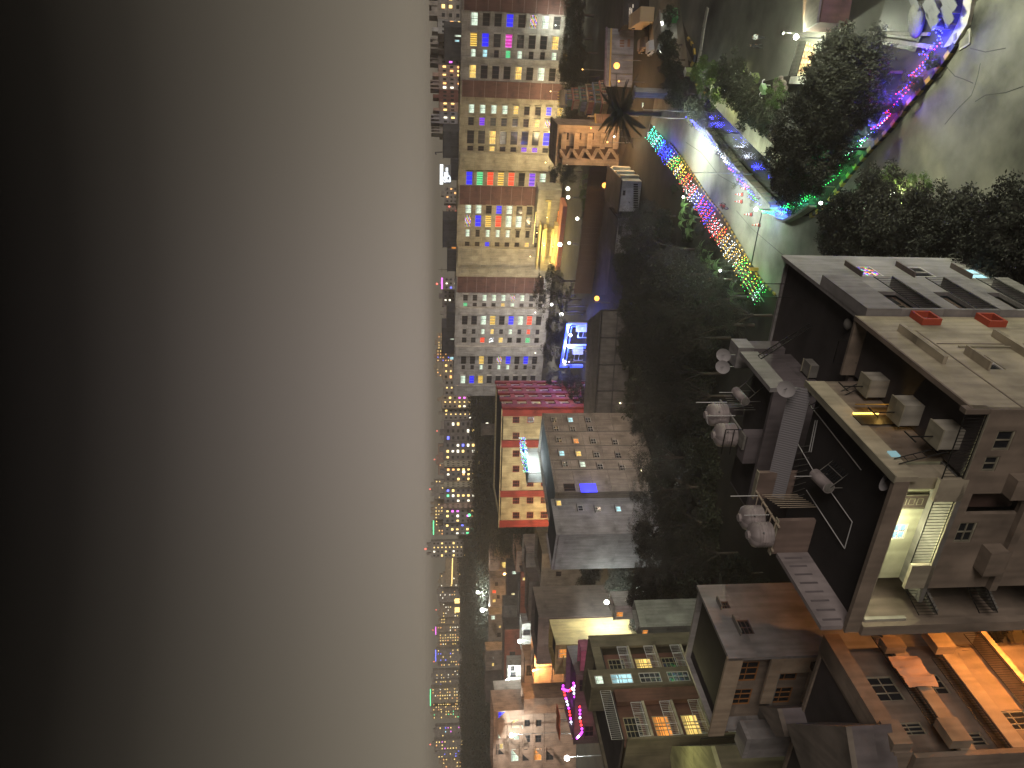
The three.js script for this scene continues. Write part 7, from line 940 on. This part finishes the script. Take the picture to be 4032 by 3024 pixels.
// trees between the court and the striped kerb
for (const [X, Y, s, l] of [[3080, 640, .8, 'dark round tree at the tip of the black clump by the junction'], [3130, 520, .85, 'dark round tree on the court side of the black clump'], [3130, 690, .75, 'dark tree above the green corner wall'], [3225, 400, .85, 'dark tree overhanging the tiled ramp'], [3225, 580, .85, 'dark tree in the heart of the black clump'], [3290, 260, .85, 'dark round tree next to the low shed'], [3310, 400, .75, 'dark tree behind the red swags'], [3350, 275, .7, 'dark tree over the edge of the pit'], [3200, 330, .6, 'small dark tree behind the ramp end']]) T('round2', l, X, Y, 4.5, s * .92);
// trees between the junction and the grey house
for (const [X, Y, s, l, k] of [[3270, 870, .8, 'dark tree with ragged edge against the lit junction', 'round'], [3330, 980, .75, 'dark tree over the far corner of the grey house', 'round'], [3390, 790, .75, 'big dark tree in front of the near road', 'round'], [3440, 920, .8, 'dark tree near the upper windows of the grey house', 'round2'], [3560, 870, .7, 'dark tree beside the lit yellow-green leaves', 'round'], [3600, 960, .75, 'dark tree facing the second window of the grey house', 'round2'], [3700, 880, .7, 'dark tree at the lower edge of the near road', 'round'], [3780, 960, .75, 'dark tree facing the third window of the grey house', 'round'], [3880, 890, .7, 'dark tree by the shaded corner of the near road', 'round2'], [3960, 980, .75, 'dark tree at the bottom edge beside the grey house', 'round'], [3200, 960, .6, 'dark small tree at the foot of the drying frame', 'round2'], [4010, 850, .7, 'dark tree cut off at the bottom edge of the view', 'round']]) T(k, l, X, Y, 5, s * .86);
for (const [X, Y, s, l] of [[3522, 762, 1.15, 'yellow-green bush glowing from a lamp hidden in its leaves'], [3600, 745, .8, 'small bright bush right of the glowing one'], [2866, 342, 1.5, 'glowing yellow-green bush on the lane side of the court'], [2800, 284, 1.3, 'bush with white speckled light by the lane mouth'], [3055, 385, .9, 'bright green bush at the stone heap']]) plantTree('bright', 'garden_bush', l, 'bush', X, Y, 1.6, s);
for (const [X, Y, h, I, c, l] of [[3520, 764, 2.6, 130, [.98, 1, .45], 'street lamp buried in the glowing bush by the near road'], [2858, 352, 2.2, 80, [.95, 1, .4], 'garden lamp in the glowing bush by the court'], [2800, 300, 1.6, 24, [.9, 1, .8], 'small lamp in the speckled bush'], [3235, 800, 2.0, 14, [.75, 1, .8], 'pale lamp behind the leaves at the green corner'], [2693, 776, 2.5, 60, [.75, 1, .5], 'pale garden lamp beside the banana plants'], [2838, 1066, 2.2, 40, [.7, 1, .75], 'pale lamp low in the grove edge']]) { const p = onLevel(X, Y, h), S = new Place('garden_lamp', l, 'lamp', p.x, 0, p.z); S.part('pole', bar(p.x, 0, p.z, p.x, h, p.z, .035), mats.pole_grey); S.part('lamp', new THREE.SphereGeometry(.16, 10, 8).translate(p.x, h + .1, p.z), lum('lamp_white', 1, 1, .9, 14)); glow(p.x, h + .1, p.z, new THREE.Color(...c), I); }
// round dark bushes and small trees by the court and drain
for (const [X, Y, s, l, k] of [[2650, 175, 2.0, 'large round dark bush nearest the gatehouse', 'bush'], [2660, 235, 2.1, 'large dark bush in the middle of the court verge', 'bush'], [2680, 300, 2.2, 'large dark bush beside the white utility box', 'bush'], [2700, 370, 2.3, 'dark bush at the head of the drain', 'bush'], [2755, 425, 1.8, 'dark bush over the drain mouth', 'bush'], [2920, 310, 2.4, 'big dark round bush at the court edge', 'bush'], [2955, 372, 2.1, 'dark bush left of the big round bush', 'bush'], [2990, 440, 2.0, 'feathery dark shrub on the drain bank', 'bush'], [3040, 470, 1.8, 'dark shrub on the bank next to the black clump', 'bush'], [2640, 60, 1.4, 'small dark shrub beside the dumpster', 'bush']]) plantTree(k, 'dark_bush', l, 'bush', X, Y, 1.5, s * .8);
for (const [X, Y, s, l] of [[2825, 520, .9, 'small leafy tree on the drain wall, farthest one'], [2845, 580, .8, 'small leafy tree on the drain wall by white lights'], [2885, 625, .75, 'thin sapling on the drain wall in the middle'], [2905, 705, .8, 'small leafy tree beside the nearer street lamp'], [2960, 775, .75, 'small tree at the junction end of the drain wall'], [2770, 470, .9, 'bushy small tree beside the grey pole']]) plantTree('bare', 'sapling', l, 'tree', X, Y, 2, s);
for (const [X, Y, s, l] of [[3685, 240, .5, 'low green tuft behind the striped kerb near the curved kerb'], [3620, 330, .45, 'low shrub under the second blue swag'], [3540, 420, .5, 'low shrub under the red swag'], [3450, 520, .5, 'low shrub under the crossing swags'], [3370, 620, .5, 'low shrub at the green swag']]) plantTree('bush', 'low_shrub', l, 'shrub', X, Y, .4, s);
for (const [X, Y, s, l] of [[3590, 330, .8, 'bare twiggy shrub beside the red stake'], [3500, 400, .8, 'bare twiggy shrub left of the red stake'], [3400, 480, .9, 'twiggy shrub near the white swag']]) plantTree('bare', 'twiggy_shrub', l, 'shrub', X, Y, 1, s * .7);
// trees in front of the long apartment row and the hotel
for (const [X, Y, d, s, l, k] of [[2300, 60, 182, 1.0, 'tall black tree in front of the rightmost block, at the upper edge', 'tall'], [2270, 150, 184, 1.0, 'tall black tree beside the poster wall', 'tall'], [2320, 210, 178, .8, 'black tree right behind the poster wall', 'tall'], [2235, 270, 188, .9, 'round black tree against the last windows of the rightmost block', 'tall'], [2310, 300, 176, .8, 'black tree between the poster wall and the temple', 'tall'], [2270, 470, 180, .8, 'round dark tree between the temple and the zigzag house', 'tall'], [2205, 675, 196, .6, 'small tree beside the cream block foot', 'tall'], [2185, 1105, 205, .9, 'open branched tree in front of the fourth maroon panel', 'open'], [2150, 1165, 206, 1.0, 'tall open tree in front of the whitish block', 'open'], [2220, 1180, 198, .8, 'lower dark tree beside the garden globes', 'open'], [2190, 1290, 200, .9, 'dark tree above the blue gateway', 'tall'], [2180, 1370, 202, .95, 'tall dark tree left above the blue gateway', 'tall'], [2230, 1420, 196, .7, 'dark tree tinted blue by the gateway', 'tall'], [2275, 1560, 178, .75, 'dark tree at the foot of the red hotel side', 'tall'], [2200, 1500, 190, .7, 'dark tree between gateway and hotel', 'tall'], [2265, 1500, 186, .55, 'small dark tree beside the gateway pillar', 'tall']]) { const p = atDepth(X, Y, d), g = TP[k].clone(), sc = Math.max(.5, p.y / 9.5); g.name = numbered('leafy_tree'); g.position.set(p.x, 0, p.z); g.rotation.y = rr(0, 6); g.scale.set(s * 1.05, sc, s * 1.05); tag(g, l, 'tree'); scene.add(g); }
// hedge and planting along the clubhouse garden
for (const [X0, Y0, X1, Y1, d, l, m] of [[2258, 690, 2262, 830, 188, 'yellow-lit hedge along the clubhouse garden, right stretch', 3], [2262, 840, 2268, 990, 186, 'dark hedge in front of the glass porch', 1], [2268, 1000, 2275, 1090, 184, 'hedge with small lights beside the red neon', 3]]) { const a = atDepth(X0, Y0, d), b = atDepth(X1, Y1, d), cl = []; for (let i = 0; i < 40; i++) { const t = rnd(); cl.push([a.x + (b.x - a.x) * t, rr(.5, 2.2), a.z + (b.z - a.z) * t + rr(-.8, .8), .55]); } const S = new Place('hedge', l, 'hedge', a.x, 0, a.z); S.part('foliage', leafCloud(cl, 60, .26), leafM[m]); S.part('stem', Array.from({ length: 8 }, (_, i) => bar(a.x + (b.x - a.x) * i / 7, 0, a.z + (b.z - a.z) * i / 7, a.x + (b.x - a.x) * i / 7, 1.2, a.z + (b.z - a.z) * i / 7, .05)), bark); }
// banana plants with broad lit leaves along the fence
function broadPlant(label, X, Y, h, n, s) { const p = onLevel(X, Y, h * .6), S = new Place('banana_plant', label, 'plant', p.x, 0, p.z); S.part('stem', bar(p.x, 0, p.z, p.x, h * .6, p.z, .09), M('banana_stem', .12, .16, .06)); for (let i = 0; i < n; i++) { const a = i / n * 6.28 + rr(-.3, .3), g = new THREE.PlaneGeometry(1, 1, 2, 6), q = g.attributes.position; for (let k = 0; k < q.count; k++) { const t = q.getY(k) + .5, u = q.getX(k); q.setXYZ(k, u * s * .5 * Math.sin(Math.PI * Math.min(1, t * .9 + .1)), h * .55 + Math.sin(t * 2) * h * .4 - t * t * .25 * h - Math.abs(u) * .12, t * s * 1.5); } g.computeVertexNormals(); S.part('leaf', g.rotateY(a).translate(p.x, 0, p.z), M('banana_leaf', .12, .2, .08, { side: THREE.DoubleSide, roughness: .5 })); } }
[[2700, 790, 'banana plant by the pale garden lamp'], [2690, 840, 'banana plant left of the pale garden lamp'], [2735, 810, 'banana plant next to the yellow strings'], [2770, 965, 'broad leafed plant in the middle of the grove edge'], [2800, 1010, 'broad leafed plant by red strings'], [2830, 1040, 'broad leafed plant above the low lamp'], [2890, 1130, 'broad leafed plant at the green strings'], [2720, 880, 'broad leafed plant in the shade of the grove']].forEach(([X, Y, l]) => broadPlant(l, X, Math.max(Y + 25, 527 + (X - 2578) * 1.47 + 100), 2.3, 7, 1.1));
for (const [X, Y, s, l] of [[2650, 720, .9, 'shrub behind the far fence strings'], [2720, 745, 1.1, 'shrub behind the yellow and green strings'], [2760, 880, 1.3, 'shrub behind the red and white strings'], [2810, 940, 1.3, 'shrub behind the blue strings'], [2860, 1000, 1.2, 'shrub behind the red and yellow strings'], [2900, 1085, 1.2, 'shrub behind the yellow and white strings'], [2960, 1180, 1.2, 'shrub at the near end of the fence']]) plantTree('bush', 'fence_shrub', l, 'shrub', X, Math.max(Y + 22, 527 + (X - 2578) * 1.47 + 95), 1, s * .6);
{ // date palm
  const c = atDepth(2455, 445, 128), S = new Place('date_palm', 'great dark date palm standing before the orange lamp', 'palm tree', c.x, 0, c.z); S.part('trunk', rod(V(c.x, 0, c.z), V(c.x, c.y - .3, c.z), .38, .28, 12), bark);
  const fr = n => { const P = [], up = rr(-.35, 1.15), L = rr(4.8, 6.6), k = 44, az = n, c0 = Math.cos(az), s0 = Math.sin(az); const pt = t => { const r = L * t * Math.cos(up * (1 - .3 * t)), y = L * t * Math.sin(up) - 1.9 * t * t; return V(c.x + r * c0, c.y + y, c.z + r * s0); }; const cu = new THREE.CatmullRomCurve3([0, .25, .5, .75, 1].map(pt)); P.push(flat(new THREE.TubeGeometry(cu, 10, .035, 4))); const A = [];
    for (let i = 3; i < k; i++) { const t = i / k, o = cu.getPointAt(t), tg = cu.getTangentAt(t), sd = V(-s0, 0, c0); for (const d of [-1, 1]) { const l = .85 * Math.sin(Math.PI * Math.min(1, t * .85 + .12)), e = o.clone().addScaledVector(sd, d * l * .8).addScaledVector(tg, l * .7).add(V(0, .12 - .25 * l, 0)), w = tg.clone().multiplyScalar(.09); A.push(o.x - w.x, o.y - w.y, o.z - w.z, o.x + w.x, o.y + w.y, o.z + w.z, e.x, e.y, e.z); } }
    const g = new THREE.BufferGeometry(); g.setAttribute('position', new THREE.Float32BufferAttribute(A, 3)); g.setAttribute('uv', new THREE.Float32BufferAttribute(new Float32Array(A.length / 3 * 2), 2)); g.computeVertexNormals(); P.push(g); return mergeGeometries(P); };
  for (let i = 0; i < 58; i++) S.part('frond', fr(i * 2.399), leafM[0]);
}
for (const [X, Y, d, l] of [[2210, 1225, 192, 'small garden palm in yellow light beside the gateway'], [2232, 1205, 190, 'small garden palm nearer the garden wall'], [2250, 1140, 190, 'small garden palm by the light-dotted wall']]) { const c = atDepth(X, Y, d), S = new Place('garden_palm', l, 'palm tree', c.x, 0, c.z); S.part('trunk', rod(V(c.x, 0, c.z), V(c.x, c.y, c.z), .2, .15, 8), bark); for (let i = 0; i < 14; i++) { const a = i * 2.4, cu = new THREE.CatmullRomCurve3([0, .4, .8, 1].map(t => V(c.x + Math.cos(a) * 2.2 * t, c.y + 1.1 * t - 2 * t * t * rr(.4, .9), c.z + Math.sin(a) * 2.2 * t))), g = new THREE.PlaneGeometry(.5, 1, 1, 6), q = g.attributes.position; for (let k = 0; k < q.count; k++) { const t = q.getY(k) + .5, o = cu.getPointAt(cl(t)), u = q.getX(k); q.setXYZ(k, o.x - Math.sin(a) * u * Math.sin(3 * t), o.y, o.z + Math.cos(a) * u * Math.sin(3 * t)); } g.computeVertexNormals(); S.part('frond', g, leafM[1]); } }
// orange-lit tree at the lower left and a shrub under the lit house
for (const [X, Y, h, s, l] of [[3900, 2800, 6, .55, 'leafy tree catching orange lamplight at the bottom edge'], [3990, 2880, 5, .5, 'orange-rimmed leafy tree in the bottom corner'], [3880, 2910, 6, .45, 'leafy tree in front of the left balcony wall'], [3780, 2450, 4, .35, 'small leafy tree under the end pier of the lit house'], [3500, 2530, 12, .3, 'dark leaves between the lit house and the orange house']]) T('round', l, X, Y, h, s);
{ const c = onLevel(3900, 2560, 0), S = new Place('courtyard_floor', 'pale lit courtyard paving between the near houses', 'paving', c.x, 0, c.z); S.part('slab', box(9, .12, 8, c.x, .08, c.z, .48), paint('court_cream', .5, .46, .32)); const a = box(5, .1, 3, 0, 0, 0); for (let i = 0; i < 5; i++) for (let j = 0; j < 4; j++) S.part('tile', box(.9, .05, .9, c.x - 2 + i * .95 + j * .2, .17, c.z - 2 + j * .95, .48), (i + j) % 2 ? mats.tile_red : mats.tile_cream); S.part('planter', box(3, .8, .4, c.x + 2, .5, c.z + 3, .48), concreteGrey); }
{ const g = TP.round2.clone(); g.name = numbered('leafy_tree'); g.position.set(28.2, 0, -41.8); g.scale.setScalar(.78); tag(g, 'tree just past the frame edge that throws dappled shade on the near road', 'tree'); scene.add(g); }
// distant wood and far trees that read as one mass
function wood(name, label, spots, size, m) { const proto = leafCloud(Array.from({ length: 26 }, () => [rr(-4, 4), rr(3, 11), rr(-4, 4), rr(1.4, 2.4)]), 26, size), im = new THREE.InstancedMesh(proto, m, spots.length), o = new THREE.Object3D(); spots.forEach(([x, z, s], i) => { o.position.set(x, 0, z); o.rotation.y = i * 2.1; o.scale.set(s * 1.2, s, s * 1.2); o.updateMatrix(); im.setMatrixAt(i, o.matrix); }); im.name = name; tag(im, label, 'wood'); im.userData.kind = 'stuff'; scene.add(im); }
{ const sp = []; for (let Y = 1540; Y < 3140; Y += 13) for (let r = 0; r < 7; r++) { const d = 410 + r * 42 + rr(-14, 14); if (Y < 1640 && d < 430) continue; const p = atDepth(1900, Y + rr(-8, 8), d); sp.push([p.x, p.z, rr(.75, 1.25) * (Y > 2300 ? 1.1 : 1.15)]); } wood('distant_wood', 'dark distant wood below the glittering skyline', sp, 1.1, leafM[0]);
  const s2 = []; for (let Y = 1580; Y < 2160; Y += 24) for (let r = 0; r < 5; r++) { const d = 265 + r * 30 + rr(-10, 10), p = atDepth(1900, Y + rr(-10, 10), d); s2.push([p.x, p.z, rr(.7, 1)]); } wood('hotel_wood', 'black belt of trees right behind the hotel', s2, .9, leafM[0]);
  const s3 = []; for (let Y = -60; Y < 700; Y += 26) for (let r = 0; r < 2; r++) { const p = atDepth(2100, Y, 192 + r * 8 + rr(-3, 3)); s3.push([p.x, p.z, rr(.35, .55)]); } wood('undergrowth', 'dark undergrowth at the foot of the apartment row', s3, .7, leafM[0]);
  const s4 = []; for (let i = 0; i < 420; i++) { const X4 = rr(2480, 2850), p = onLevel(X4, Math.max(rr(780, 2400), 527 + (X4 - 2578) * 1.47 + rr(150, 420)), 0); s4.push([p.x, p.z, rr(.12, .3)]); } wood('undergrowth', 'low dark scrub on the ground of the unlit grove', s4, 1.6, leafM[1]); }
for (const [X, Y, d, l, c] of [[1826, 1858, 450, 'green-white lamp at the foot of the skyline towers', 'w'], [1886, 1822, 420, 'tiny yellow lamp inside the belt of trees', 'y'], [1848, 2028, 440, 'green lamp at the edge of the distant wood', 'g'], [1918, 1672, 330, 'tiny white lamp on the lone shed in the trees', 'w']]) { const p = atDepth(X, Y, d), S = new Place('far_lamp', l, 'lamp', p.x, 0, p.z); S.part('lamp', new THREE.SphereGeometry(.9, 8, 6).translate(p.x, p.y, p.z), DOT[c]); S.part('pole', bar(p.x, 0, p.z - 1, p.x, p.y, p.z - 1, .15), black); }
{ const p = atDepth(1912, 1690, 318), S = new Place('wood_shed', 'lone pale shed half hidden in the belt of trees', 'shed', p.x, 0, p.z); S.part('wall', box(4.6, 9, 4, p.x, p.y - 3, p.z), lw.tan); S.part('roof', box(5.2, .4, 4.6, p.x, p.y + 1.7, p.z), lw.grey); }
shadows(scene);
renderer.render(scene, camera);
